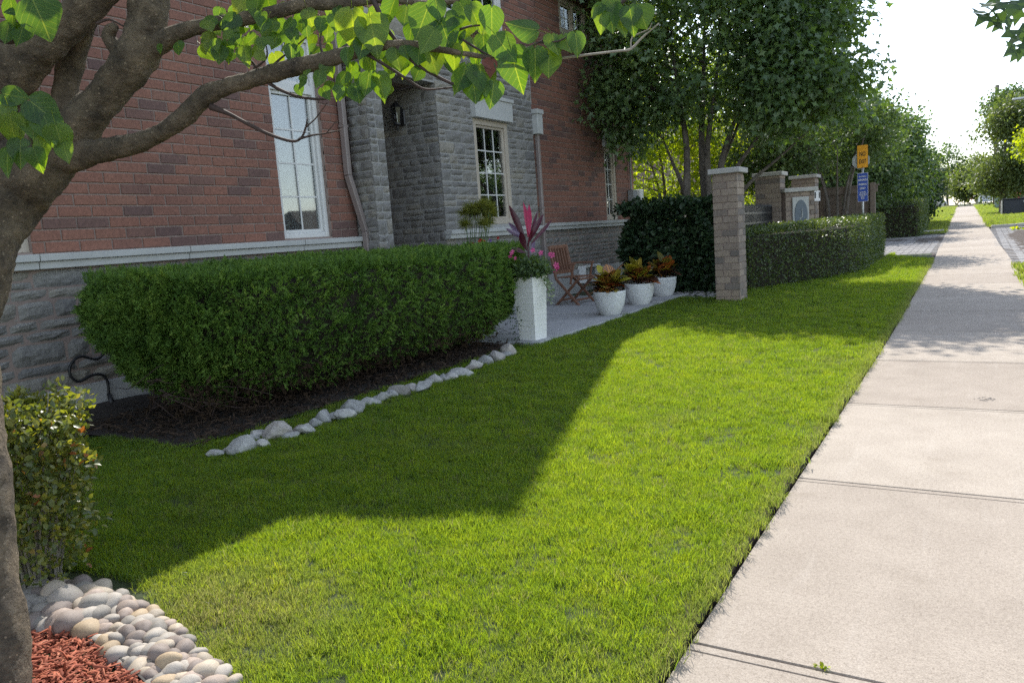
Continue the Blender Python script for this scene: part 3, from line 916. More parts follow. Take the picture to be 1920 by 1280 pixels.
ents = lay(FA, ashlar(-1.0, 6.64, .215, 1.128, [], 3, lens=(.2, .52)), house, None, 0, '', None, hidden=lambda it: it[0] > 4.5 or it[1] < 2.4)
ents += lay(FK, ashlar(XA, -5.735, .1, 3.66, [], 5, lens=(.13, .3)), house, None, 0, '', None, hidden=lambda it: it[3] < 1.0)
ents += lay(FKF, ashlar(6.668, 6.925, .1, 3.66, [], 8, lens=(.11, .18)), house, None, 0, '', None, hidden=lambda it: it[3] < 1.0)
ents += lay(FC, ashlar(-7.32, XD-.008, .15, 3.10, [], 12, lens=(.16, .42)), house, None, 0, '', None, hidden=lambda it: it[3] < 1.0 or it[0] < -6.9)
ents += lay(FD, ashlar(YC, 10.63, 1.262, 3.74, [W2, (8.93, 9.93, 2.745, 3.05)], 21, lens=(.16, .42), hs=(.075, .10, .125, .15)), house, None, 0, '', None)
ents += lay(FD, ashlar(6.95, YC, 3.12, 3.74, [], 22), house, None, 0, '', None, hidden=lambda it: True)
ents += lay(FD, ashlar(YC, 10.63, .2, 1.15, [], 23), house, None, 0, '', None, hidden=lambda it: it[0] < 9.2)
ents += lay(FE, ashlar(10.66, 14.93, .47, 1.185, [], 29, lens=(.18, .42), hs=(.075, .105, .13)), house, None, 0, '', None)
place_stones(ents, house, MT['stone'], 300)

# precast sill course in two tiers, block by block
def ledge(face, joints, z_top, h=.112):
    for a, b in zip(joints, joints[1:]):
        m = MB()
        c = face.p((a+b)/2, z_top-h*.24, .02); c2 = face.p((a+b)/2, z_top-h*.75, .008)
        m.box(c, (.13, b-a-.006, h*.48), .004); m.box(c2, (.10, b-a-.006, h*.5), .004)
        m.build('ledge_block', MT['precast'], house)
ledge(FA, [-1.0, .45, 1.8, 3.112, 4.40, 5.77, 6.655], 1.242)
ledge(FD, [YC, 9.0, 10.0, 10.64], 1.258)
ledge(FE, [10.66, 11.9, 13.2, 14.96], 1.29)
m = MB(); m.box((XA-.05, 2.9, .10), (.14, 7.5, .215), .004); m.box((XE-.03, 12.8, .235), (.1, 4.3, .47), .004); m.box((XD-.05, 9.4, .1), (.1, 2.4, .2), .004)
m.build('foundation', MT['found'], house)
# precast lintels
m = MB(); m.box((XD+.01, 9.43, 2.885), (.12, .98, .27), .004); m.box((XD+.02, 9.43, 3.045), (.14, 1.02, .05), .004); m.build('lintel', MT['precast'], house)
m = MB(); m.box((XE+.01, 13.81, 2.775), (.1, .62, .25), .004); m.box((XE+.018, 13.81, 2.925), (.12, .66, .05), .004); m.build('lintel', MT['precast'], house)
m = MB(); m.box((XD+.03, 9.14, 3.93), (.18, 1.72, .12), .008); m.build('window_sill', MT['beigeframe'], house)

# windows
def window(face, op, cols, rows, frame, rec=.085, fw=.055, transom=None, mull=0, blind=None, sash=None):
    u0, u1, v0, v1 = op
    m = MB()
    def bar(a, b, w, d=.07, off=0.0, mi=0):
        P, Q = face.p(*a, -rec+off), face.p(*b, -rec+off)
        m.bar(P, Q, w if abs(a[0]-b[0]) < 1e-6 else d, d if abs(a[0]-b[0]) < 1e-6 else w, .004, up=face.n if True else None)
    def rect(a0, a1, b0, b1, w, d, off):
        for s in (a0+w/2, a1-w/2):
            m.box(face.p(s, (b0+b1)/2, -rec+off), (d, w, b1-b0), .004)
        for s in (b0+w/2, b1-w/2):
            m.box(face.p((a0+a1)/2, s, -rec+off), (d, a1-a0-2*w, w), .004)
    rect(u0, u1, v0, v1, fw, .09, 0)
    rect(u0+fw, u1-fw, v0+fw, v1-fw, .018, .06, -.012)
    root = None
    cells = [(u0+fw, u1-fw, v0+fw, v1-fw)]
    if transom:
        t = transom
        m.box(face.p((u0+u1)/2, t, -rec), (.085, u1-u0-2*fw, .09), .004)
        cells = [(u0+fw, u1-fw, v0+fw, t-.045), (u0+fw, u1-fw, t+.045, v1-fw)]
    if mull:
        nc = []
        for a, b, c, d in cells:
            for k in range(mull+1):
                s = a+(b-a)*k/(mull+1); e = a+(b-a)*(k+1)/(mull+1)
                nc.append((s+(.03 if k else 0), e-(.03 if k < mull else 0), c, d))
                if k: m.box(face.p(s, (c+d)/2, -rec), (.085, .06, d-c), .004)
        cells = nc
    root = m.build('window', frame, house)
    for ci, (a, b, c, d) in enumerate(cells):
        w = .034
        mm = MB()
        for s in (a+w/2, b-w/2): mm.box(face.p(s, (c+d)/2, -rec-.008), (.05, w, d-c-.004), .004)
        for s in (c+w/2, d-w/2): mm.box(face.p((a+b)/2, s, -rec-.008), (.05, b-a-2*w, w), .004)
        mm.build('sash', frame, root)
        a, b, c, d = a+w, b-w, c+w, d-w
        g = MB(); g.box(face.p((a+b)/2, (c+d)/2, -rec-.012), (.006, b-a+.01, d-c+.01)); g.build('pane', MT['glass'], root)
        mu = MB(); rr = rows if ci == 0 or not transom else max(1, rows//3)
        for k in range(1, cols): mu.box(face.p(a+(b-a)*k/cols, (c+d)/2, -rec-.003), (.008, .016, d-c))
        for k in range(1, rr): mu.box(face.p((a+b)/2, c+(d-c)*k/rr, -rec-.0035), (.007, b-a, .016))
        mu.build('muntin', MT['whiteframe'], root)
        if blind == 'slats':
            bl = MB(); z = c-.01
            while z < d+.01:
                P = face.p((a+b)/2, z, -rec-.085)
                bl.box(P, (.024, b-a+.06, .0022), 0, Matrix.Rotation(math.radians(52), 3, 'Y')); z += .0215
            bl.build('blind', MT['blind'], root)
        elif blind == 'curtain':
            bl = MB()
            for s, e in ((a-.02, a+(b-a)*.2), (b-(b-a)*.2, b+.02)):
                n = 10; pts = [(face.p(s+(e-s)*k/n, 0, -rec-.12+.02*math.sin(k*1.9))) for k in range(n+1)]
                for p, q in zip(pts, pts[1:]): bl.add([p+Vector((0, 0, c-.02)), q+Vector((0, 0, c-.02)), q+Vector((0, 0, d+.02)), p+Vector((0, 0, d+.02))], [(0, 1, 2, 3)])
            bl.build('curtain', MT['curtain'], root)
    dk = MB(); dk.box(face.p((u0+u1)/2, (v0+v1)/2, -1.3), (.02, u1-u0+1.2, v1-v0+.8)); dk.build('room_shade_panel', MT['dark'], root)  # near-black panel, the unlit room's shade put into its colour
    return root
window(FA, W0, 2, 4, MT['beigeframe'], blind='slats')
window(FA, W1, 2, 4, MT['whiteframe'], transom=2.80, blind='slats', rec=.09)
window(FD, W2, 3, 4, MT['beigeframe'], fw=.075, blind='curtain', rec=.06)
window(FE, W3, 2, 4, MT['beigeframe'], fw=.07, blind='curtain', rec=.06)
window(FD, U1, 2, 3, MT['whiteframe'], mull=1, blind='curtain', fw=.07, rec=.06)
window(FE, U2, 2, 2, MT['beigeframe'], mull=1, blind='slats', fw=.07, rec=.05)

# downspouts
def downspout(pts, w, d):
    m = MB()
    for a, b in zip(pts, pts[1:]): m.bar(a, b, w, d, .008, up=(0, 1, 0))
    for p in (1.9, 3.0): pass
    o = m.build('downspout', MT['alum'], house)
    m2 = MB()
    for a, b in zip(pts, pts[1:]):
        if abs(a[1]-b[1]) < .02:
            zt = a[2]
            while zt > b[2]+.3:
                zt -= 1.15
                if zt > b[2]: m2.box((a[0], a[1], zt), (d+.012, w+.012, .03), .003)
    if m2.v: m2.build('bracket', MT['alum'], o)
    return o
downspout([(XA+.055, 6.535, 5.9), (XA+.055, 6.535, 1.92), (XA+.115, 6.665, 1.30), (XA+.12, 6.68, .25)], .075, .06)
downspout([(XE+.14, 10.74, 2.68), (XE+.14, 10.74, .2)], .062, .06)
m = MB(); m.box((XD+.0, 10.72, 2.80), (.16, .17, .30), .006); m.box((XD+.0, 10.72, 2.985), (.19, .21, .07), .006); m.build('downspout_head', MT['precast'], house)

# basement window in its white well
m = MB(); y0, y1, z0, z1 = 12.2, 12.82, .22, .52
for y in (y0, y1): m.box((XE+.06, y, (z0+z1)/2), (.16, .035, z1-z0), .004)
for z in (z0+.017, z1-.017): m.box((XE+.06, (y0+y1)/2, z), (.158, y1-y0-.036, .034), .004)
m.box((XE+.03, (y0+y1)/2, (z0+z1)/2), (.03, .03, z1-z0-.07))
w_ = m.build('basement_window', MT['plastic_white'], house)
g = MB(); g.box((XE+.024, (y0+y1)/2, (z0+z1)/2), (.008, y1-y0-.04, z1-z0-.07)); g.build('pane', MT['greybox'], w_)

# porch lantern on the side of the stone bay
def make_lantern():
    t = thing('wall_lantern', 'black carriage lantern on the shaded stone side wall of the porch', 'lantern', (-6.40, YC-.03, 2.76))
    m = MB(); m.box((0, 0, -.02), (.10, .03, .20), .012); m.tube([(0, -.01, -.03), (0, -.07, -.06), (0, -.10, -.03)], .011, 8); m.build('bracket', MT['black'], t, world_space=False)
    m = MB(); m.lathe([(.012, .185), (.02, .165), (.035, .15), (.075, .11), (.085, .10), (.08, .09)], 6, (0, -.11, 0)); m.build('cap', MT['black'], t, world_space=False)
    m = MB(); m.lathe([(.045, -.10), (.072, .09)], 6, (0, -.11, 0), cap=False); m.build('glass', MT['glass'], t, world_space=False)
    m = MB()
    for k in range(6):
        a = k*math.pi/3
        m.bar((.046*math.cos(a), -.11+.046*math.sin(a), -.10), (.074*math.cos(a), -.11+.074*math.sin(a), .092), .009)
    m.lathe([(.005, -.20), (.014, -.17), (.018, -.14), (.05, -.115), (.05, -.098)], 6, (0, -.11, 0)); m.build('cage', MT['black'], t, world_space=False)
    m = MB(); m.tube([(0, -.11, -.09), (0, -.11, .03)], .012, 8); m.build('candle', MT['plastic_white'], t, world_space=False)
make_lantern()
# electricity meter at the far corner
t = thing('electric_meter', 'grey box and white panel with a round glass electricity meter at the brick corner', 'meter', (XE, 14.8, 1.35))
m = MB(); m.box((.07, -.12, .26), (.13, .18, .52), .01); m.build('conduit_box', MT['greybox'], t, world_space=False)
m = MB(); m.box((.10, .07, .24), (.19, .19, .56), .01); m.build('panel', MT['plastic_white'], t, world_space=False)
m = MB()
m.lathe([(.078, 0), (.078, .05), (.066, .075), (.03, .09), (.004, .092)], 20); rr = Matrix.Rotation(math.radians(65), 4, 'X') @ Matrix.Rotation(0, 4, 'Z')
m.v = [Matrix.Rotation(math.radians(90), 3, 'X') @ v + Vector((.115, -.025, .34)) for v in m.v]; m.build('dial', MT['galv'], t, smooth=True, world_space=False)
m = MB(); m.tube([(.05, -.12, .5), (.05, -.12, 2.9)], .02, 8); m.build('conduit', MT['greybox'], t, world_space=False)

# outdoor outlet and looping black cable on the stone base
t = thing('outlet_box', 'small grey outlet box on the stone base behind the hedge end', 'outlet', (XA, 4.36, .62))
m = MB(); m.box((.03, 0, 0), (.05, .09, .16), .008); m.build('box', MT['greybox'], t, world_space=False)
m = MB(); m.box((.062, 0, .01), (.02, .075, .13), .006); m.build('cover', MT['alum'], t, world_space=False)
cab = [(175, 615), (192, 625), (194, 660), (180, 673), (150, 668), (132, 685), (133, 705), (148, 715), (170, 704), (190, 702), (201, 714), (204, 738)]
pts = [on_x(x, y, XA+.05) for x, y in cab]
m = MB(); m.tube(smooth_path([tuple(p) for p in pts], 5), .011, 8)
e = pts[-1]; m.tube([(e.x, e.y, e.z), (e.x+.02, e.y, e.z-.05), (e.x+.03, e.y, e.z-.10)], [.015, .022, .03], 8)
tag(m.build('power_cable', MT['rubber'], smooth=True), 'black cable looping down the stone base beside the outlet box', 'cable')

# ------------------------------------------------------------------ foliage shapes
KITE_V = [(0, 0, 0), (.42, .31, .06), (1, 0, -.08), (.42, -.31, .06)]; KITE_F = [(0, 3, 2, 1)]
OVAL_V = [(0, 0, 0), (.22, .25, .05), (.62, .27, .04), (1, 0, -.10), (.62, -.27, .04), (.22, -.25, .05), (.5, 0, -.01)]
OVAL_F = [(0, 6, 2, 1), (2, 6, 3, 3), (4, 3, 6, 6), (0, 5, 4, 6)]
OVAL_F = [(0, 6, 1), (1, 6, 2), (2, 6, 3), (3, 6, 4), (4, 6, 5), (5, 6, 0)]
# lobed leaf with three points
LOBE_V = [(0, 0, 0), (.30, .16, .02), (.46, .48, .05), (.56, .20, .02), (1, 0, -.08), (.56, -.20, .02), (.46, -.48, .05), (.30, -.16, .02)]
LOBE_F = [(0, 7, 1), (1, 7, 5), (1, 5, 3), (1, 3, 2), (7, 6, 5), (3, 5, 4)]
def sprig_shape(n=9, seed=3):
    r = random.Random(seed); V, F = [], []
    def leaf(p, d, l, w):
        p, d = Vector(p), Vector(d).normalized()
        s = d.cross(Vector((0, 0, 1)) if abs(d.z) < .9 else Vector((0, 1, 0))).normalized()
        s = (s*math.cos(1.1*r.random())+d.cross(s)*math.sin(1.1*r.random()))*w
        b = len(V)
        for q in (p, p+d*l*.4+s, p+d*l, p+d*l*.4-s): V.append(tuple(q))
        F.append((b, b+1, b+2, b+3))
    leaf((0, 0, 0), (1, 0, .05), 1.0, .05)
    for i in range(n):
        x = .1+.8*i/n
        a = r.uniform(0, 6.28); k = .62
        leaf((x, 0, .0), (.75, k*math.cos(a), k*math.sin(a)), r.uniform(.32, .5)*(1.1-.5*x), .055)
    return V, F
SPRIG = sprig_shape()

def orient(outward, up=.5, droop=.25, jit=.8, n=None):
    """leaf frames: normal mostly up/outward, tip outward and drooping"""
    k = len(outward)
    nn = unit(outward*.5+np.array([0, 0, up])+RNG.normal(0, jit*.6, (k, 3)))
    t = unit(outward*.8+RNG.normal(0, jit, (k, 3))-np.array([0, 0, droop]))
    return rot_from(t, nn)

def tree(name, label, cat, base, stems, ells, n_cl, per, leaf, clump, mat, bark, group=None, shape='kite', shell=.55, up=.5, droop=.3, limb=.02, zmin=None, seg=7, carve=None):
    root = thing(name, label, cat, base, 0, group)
    B = Vector(base)
    nodes = []
    for st in stems:
        m = MB(); pts = smooth_path(st, 5)
        m.tube([tuple(p[:3]) for p in pts], [p[3] for p in pts], seg, jit=.12, seed=random.random()*9)
        nodes += [(Vector(p[:3]), p[3]) for p in pts[len(pts)//4:]]
        m.build('trunk', bark, root, smooth=True, world_space=False)
    C = []
    w = np.array([e[2] if len(e) > 2 else 1 for e in ells], float); w /= w.sum()
    idx = RNG.choice(len(ells), n_cl*2, p=w)
    for i in idx:
        c, r = np.array(ells[i][0]), np.array(ells[i][1])
        d = RNG.normal(size=3); d /= np.linalg.norm(d)
        q = c+r*d*(shell+(1-shell)*RNG.random()**.7)
        if zmin is not None and q[2] < zmin: continue
        if carve and carve(q): continue
        C.append(np.r_[q, d])
        if len(C) >= n_cl: break
    C = np.array(C)
    br = MB()
    NP = np.array([p for p, _ in nodes])
    for q in C[::2]:
        d2 = ((NP-q[:3])**2).sum(1)+2.0*np.maximum(0, NP[:, 2]-q[2]+.2)**2
        j = int(np.argmin(d2)); a, ra = nodes[j]
        e = Vector(q[:3]); mid_ = a.lerp(e, .5)+Vector((0, 0, .12*(e-a).length))+Vector(RNG.normal(0, .05, 3))
        r0 = min(ra*.6, limb)
        br.tube([a, mid_, e], [r0, r0*.6, r0*.25], 4, cap=False)
    if br.v: br.build('limbs', bark, root, world_space=False)
    P = np.repeat(C[:, :3], per, 0)+RNG.normal(0, 1, (len(C)*per, 3))*np.array([clump, clump, clump*.75])
    out = unit(P-np.repeat(C[:, :3], per, 0)+.4*clump*np.repeat(C[:, 3:], per, 0))
    Rm = orient(out, up, droop)
    sh = {'kite': (KITE_V, KITE_F), 'oval': (OVAL_V, OVAL_F), 'lobe': (LOBE_V, LOBE_F)}[shape]
    rnd = np.clip(np.repeat(RNG.random(len(C)), per)*.55+RNG.random(len(P))*.45, 0, 1)
    o = scatter('crown', P, Rm, leaf*RNG.uniform(.65, 1.25, len(P)), *sh, mat, rnd, parent=root, world_space=False)
    return root

def surface_leaves(name, P, Nrm, size, shape, mat, parent, depth=.04, up=.3, droop=.1, jit=.7, rnd=None):
    P = P - Nrm*(np.abs(RNG.normal(0, depth, (len(P), 1))))+RNG.normal(0, depth*.3, P.shape)
    Rm = orient(Nrm, up, droop, jit)
    o = scatter(name, P, Rm, size*RNG.uniform(.6, 1.25, len(P)), *shape, mat, rnd, parent=parent)
    return o

def box_hedge(name, label, cat, poly, z0f, h, n_leaf, leaf, mat, lump=.05, group=None, depth=.05, rim=.10, shape=None):
    """clipped hedge over a ground polygon: a solid core painted dark as inner shade and leaves over its faces"""
    cx = sum(p[0] for p in poly)/len(poly); cy = sum(p[1] for p in poly)/len(poly)
    root = thing(name, label, cat, (cx, cy, z0f(cy)), 0, group)
    per = np.array(poly+[poly[0]], float); segl = np.linalg.norm(np.diff(per, axis=0), axis=1); tot = segl.sum()
    core = MB()
    ins = []
    for i in range(len(poly)):
        p0, p1, p2 = Vector(poly[i-1]), Vector(poly[i]), Vector(poly[(i+1) % len(poly)])
        e1, e2 = (p1-p0).normalized(), (p2-p1).normalized()
        n_ = (Vector((-e1.y, e1.x))+Vector((-e2.y, e2.x))).normalized()*(1 if sum(poly[k][0]*poly[(k+1) % len(poly)][1]-poly[(k+1) % len(poly)][0]*poly[k][1] for k in range(len(poly))) > 0 else -1)
        q = p1+n_*(depth*2.0+lump+.03); ins.append((q.x, q.y))
    b = len(poly)
    core.add([(x, y, z0f(y)-.02) for x, y in ins]+[(x, y, z0f(y)+h-.07-depth-lump) for x, y in ins], [tuple(range(b, 2*b))]+[(i, (i+1) % b, b+(i+1) % b, b+i) for i in range(b)])
    core.build('inner_shade_core', MT['hedge_core'], root)
    area_top = abs(sum(poly[i][0]*poly[(i+1) % b][1]-poly[(i+1) % b][0]*poly[i][1] for i in range(b)))/2
    nt_ = int(n_leaf*area_top/(area_top+tot*h)); ns = n_leaf-nt_
    s = RNG.random(ns)*tot; k = np.searchsorted(np.cumsum(segl), s); k = np.minimum(k, b-1)
    t = (s-np.r_[0, np.cumsum(segl)[:-1]][k])/segl[k]
    a, d = per[k], per[k+1]-per[k]
    xy = a+d*t[:, None]
    sgn = np.sign(sum(poly[i][0]*poly[(i+1) % b][1]-poly[(i+1) % b][0]*poly[i][1] for i in range(b)))
    nn = np.c_[d[:, 1], -d[:, 0]]*sgn/segl[k][:, None]
    u = RNG.random(ns); z = u*h
    # round the upper edge and the corners a little
    cr = np.clip((u*h-(h-rim))/rim, 0, 1)
    endd = np.minimum(t, 1-t)*segl[k]; cc = np.clip(1-endd/(rim*1.2), 0, 1)
    xy = xy-nn*(cr**2*rim*.5+cc**2*rim*.4)[:, None]
    Ns = np.c_[nn*(1-cr[:, None]*.6), cr*.9]
    Ps = np.c_[xy, z+np.interp(xy[:, 1], _GY, _GZ)+.0]
    x0, x1 = per[:, 0].min(), per[:, 0].max(); y0, y1 = per[:, 1].min(), per[:, 1].max()
    X, Y = RNG.uniform(x0, x1, nt_*4), RNG.uniform(y0, y1, nt_*4); ok = inside(poly, X, Y); X, Y = X[ok][:nt_], Y[ok][:nt_]
    Pt = np.c_[X, Y, np.interp(Y, _GY, _GZ)+h+RNG.normal(0, .012, len(X))]; Nt = np.tile([0, 0, 1.0], (len(X), 1))
    P = np.r_[Ps, Pt]; Nn = unit(np.r_[Ns, Nt])
    lum = np.array([mn.noise(Vector(p*3.5)) for p in P])*lump+np.array([mn.noise(Vector(p*11)) for p in P])*lump*.5
    P = P+Nn*lum[:, None]
    surface_leaves('foliage', P, Nn, leaf, shape or (KITE_V, KITE_F), mat, root, depth)['kind'] = 'stuff'
    return root

# ------------------------------------------------------------------ grass
def tuft_mesh(seed, blades, h, w, spread):
    r = random.Random(seed); V, F = [], []
    for i in range(blades):
        a = r.uniform(0, 6.28); rr = spread*r.random()**.5
        x, y = rr*math.cos(a), rr*math.sin(a)
        b = r.uniform(0, 6.28); lean = r.uniform(.1, .75); hh = h*r.uniform(.55, 1.15); ww = w*r.uniform(.7, 1.2)
        dx, dy = math.cos(b)*lean*hh, math.sin(b)*lean*hh
        s = r.uniform(0, 6.28); sx, sy = math.cos(s)*ww/2, math.sin(s)*ww/2
        k = len(V)
        V += [(x-sx, y-sy, -.004), (x+sx, y+sy, -.004), (x+dx*.45+sx*.9, y+dy*.45+sy*.9, hh*.6), (x+dx*.45-sx*.9, y+dy*.45-sy*.9, hh*.6), (x+dx, y+dy, hh*(1-.25*lean))]
        F += [(k, k+1, k+2, k+3), (k+3, k+2, k+4)]
    me = bpy.data.meshes.new('grass_tuft'); me.from_pydata(V, [], F); me.materials.append(MT['grass'])
    return bpy.data.objects.new('grass_tuft', me)
TC = bpy.data.collections.new('grass_tufts')
for i in range(8): TC.objects.link(tuft_mesh(i, 22, .040, .0023, .034))
TC2 = bpy.data.collections.new('grass_tufts_far')
for i in range(5): TC2.objects.link(tuft_mesh(40+i, 14, .055, .009, .09))
def grass_nodes(coll):
    ng = bpy.data.node_groups.new('grass_scatter', 'GeometryNodeTree')
    ng.interface.new_socket('Geometry', in_out='INPUT', socket_type='NodeSocketGeometry')
    ng.interface.new_socket('Geometry', in_out='OUTPUT', socket_type='NodeSocketGeometry')
    gi, go = ng.nodes.new('NodeGroupInput'), ng.nodes.new('NodeGroupOutput')
    ip = ng.nodes.new('GeometryNodeInstanceOnPoints'); ci = ng.nodes.new('GeometryNodeCollectionInfo')
    ci.inputs['Collection'].default_value = coll; ci.inputs['Separate Children'].default_value = True; ci.inputs['Reset Children'].default_value = True
    ip.inputs['Pick Instance'].default_value = True
    def na(n, t):
        a = ng.nodes.new('GeometryNodeInputNamedAttribute'); a.data_type = t; a.inputs['Name'].default_value = n; return a
    l = ng.links.new
    l(gi.outputs[0], ip.inputs['Points']); l(ci.outputs[0], ip.inputs['Instance'])
    l(na('idx', 'INT').outputs[0], ip.inputs['Instance Index'])
    l(na('rot', 'FLOAT_VECTOR').outputs[0], ip.inputs['Rotation'])
    l(na('scl', 'FLOAT').outputs[0], ip.inputs['Scale'])
    l(ip.outputs[0], go.inputs[0])
    return ng
GN1, GN2 = grass_nodes(TC), grass_nodes(TC2)
def grass(name, label, P, scl, dry, ng, nvar, tilt=.22):
    me = bpy.data.meshes.new(name)
    n = len(P)
    me.vertices.add(n); me.vertices.foreach_set('co', np.ascontiguousarray(P, dtype=np.float32).ravel())
    rot = np.c_[RNG.normal(0, tilt, n), RNG.normal(0, tilt, n), RNG.uniform(0, 6.28, n)].astype(np.float32)
    a = me.attributes.new('rot', 'FLOAT_VECTOR', 'POINT'); a.data.foreach_set('vector', rot.ravel())
    a = me.attributes.new('scl', 'FLOAT', 'POINT'); a.data.foreach_set('value', np.asarray(scl, dtype=np.float32))
    a = me.attributes.new('dry', 'FLOAT', 'POINT'); a.data.foreach_set('value', np.asarray(dry, dtype=np.float32))
    a = me.attributes.new('idx', 'INT', 'POINT'); a.data.foreach_set('value', RNG.integers(0, nvar, n).astype(np.int32))
    o = bpy.data.objects.new(name, me); COL.objects.link(o)
    md = o.modifiers.new('scatter', 'NODES'); md.node_group = ng
    tag(o, label, 'grass', kind='stuff')
    return o
STONE_BAND = [(-3.05, 1.42), (-2.62, 1.47), (-2.36, 1.415), (-2.04, 1.315), (-1.72, 1.20), (-1.42, .98), (-1.3, .6), (-3.4, .2), (-3.6, 1.2)]
NOGRASS = [BED, [(-6.2, 11.2), (-4.6, 11.2), (-3.03, 10.66), (-3.03, 11.9), (-4.6, 12.3), (-6.2, 12.4)], [(-6.1, 6.55), (-3.735, 6.55), (-3.735, 11.26), (-6.1, 11.26)], STONE_BAND]
def lawn_pts(dens, x0, x1, y0, y1):
    n = int(dens*(x1-x0)*(y1-y0))
    X, Y = RNG.uniform(x0, x1, n), RNG.uniform(y0, y1, n)
    e = np.interp(Y, [-50, 8, 11, 18.3, 21.5, 26], [-.665, -.665, -.69, -.757, -.82, -.86])
    ok = X < e+.008-.018*RNG.random(n)
    for pl in NOGRASS: ok &= ~inside(pl, X, Y)
    ok &= ~((X < -1.7) & (Y > 17.2+.9*np.abs(X+1.7)))
    ok &= ~((Y > 17.0) & (X > -1.6-.0*Y) & (Y > 17.3+(-.8-X)*1.9))
    return X[ok], Y[ok]
GP, GS, GD = [], [], []
for dens, x0, x1, y0, y1, s in ((3500, -4.9, -.6, .85, 3.2, .82), (2100, -4.3, -.6, 3.2, 5.5, .88), (1150, -4.3, -.6, 5.5, 8.5, 1.0), (800, -6.0, -.6, 8.5, 12.2, 1.1), (600, -3.6, -.6, 12.2, 19.5, 1.2)):
    X, Y = lawn_pts(dens, x0, x1, y0, y1)
    GP.append(np.c_[X, Y, np.interp(Y, _GY, _GZ)+.022])
    lum = np.array([mn.noise(Vector((x*5, y*5, 2.0))) for x, y in zip(X, Y)])
    GS.append(s*RNG.uniform(.7, 1.15, len(X))*(1+.55*lum))
    e = np.interp(Y, [-50, 8, 11, 18.3], [-.665, -.665, -.69, -.757])
    # dry by the stones and along the cut edge
    d1 = np.clip(1-np.hypot(X+2.0, (Y-1.42)*1.3)/.6, 0, 1)*.9
    d2 = np.clip(1-np.abs(X-e)/.10, 0, 1)*.5
    d3 = np.array([max(0, mn.noise(Vector((x*1.7, y*1.7, 9.0)))-.3) for x, y in zip(X, Y)])*.5
    GD.append(np.clip(np.maximum(np.maximum(np.maximum(d1, d2), d3), .75*(RNG.random(len(X)) < .07))+.06, 0, 1))
grass('lawn_grass', 'short green lawn grass between the hedge bed and the sidewalk', np.concatenate(GP), np.concatenate(GS), np.concatenate(GD), GN1, 8)
def strip_pts(dens, xl, xr, y0, y1):
    n = int(dens*6*(y1-y0)); Y = RNG.uniform(y0, y1, n); u = RNG.random(n)
    a = np.array([xl(y) for y in Y]); b = np.array([xr(y) for y in Y])
    return np.c_[a+(b-a)*u, Y, np.interp(Y, _GY, _GZ)+.02]
P = np.r_[strip_pts(90, lambda y: -6, lambda y: walk_left(y)-.02, 28.4, 40), strip_pts(40, lambda y: -6, lambda y: walk_left(y)-.02, 40, 76)]
grass('verge_grass', 'sunny dry grass verge left of the far sidewalk', P, RNG.uniform(.8, 1.5, len(P)), np.clip(RNG.normal(.38, .2, len(P)), 0, 1), GN2, 5)
P = np.r_[strip_pts(210, lambda y: walk_left(y)+WALK_W+.02, lambda y: 3.15, -1.5, 9), strip_pts(130, lambda y: walk_left(y)+WALK_W+.02, lambda y: 3.15, 9, 15.0), strip_pts(90, lambda y: walk_left(y)+WALK_W+.02, lambda y: 3.15, 30.9, 42), strip_pts(40, lambda y: walk_left(y)+WALK_W+.02, lambda y: 3.15, 42, 76)]
grass('verge_grass', 'sunny dry grass verge right of the sidewalk by the utility cabinet', P, RNG.uniform(.8, 1.5, len(P)), np.clip(RNG.normal(.35, .2, len(P)), 0, 1), GN2, 5)

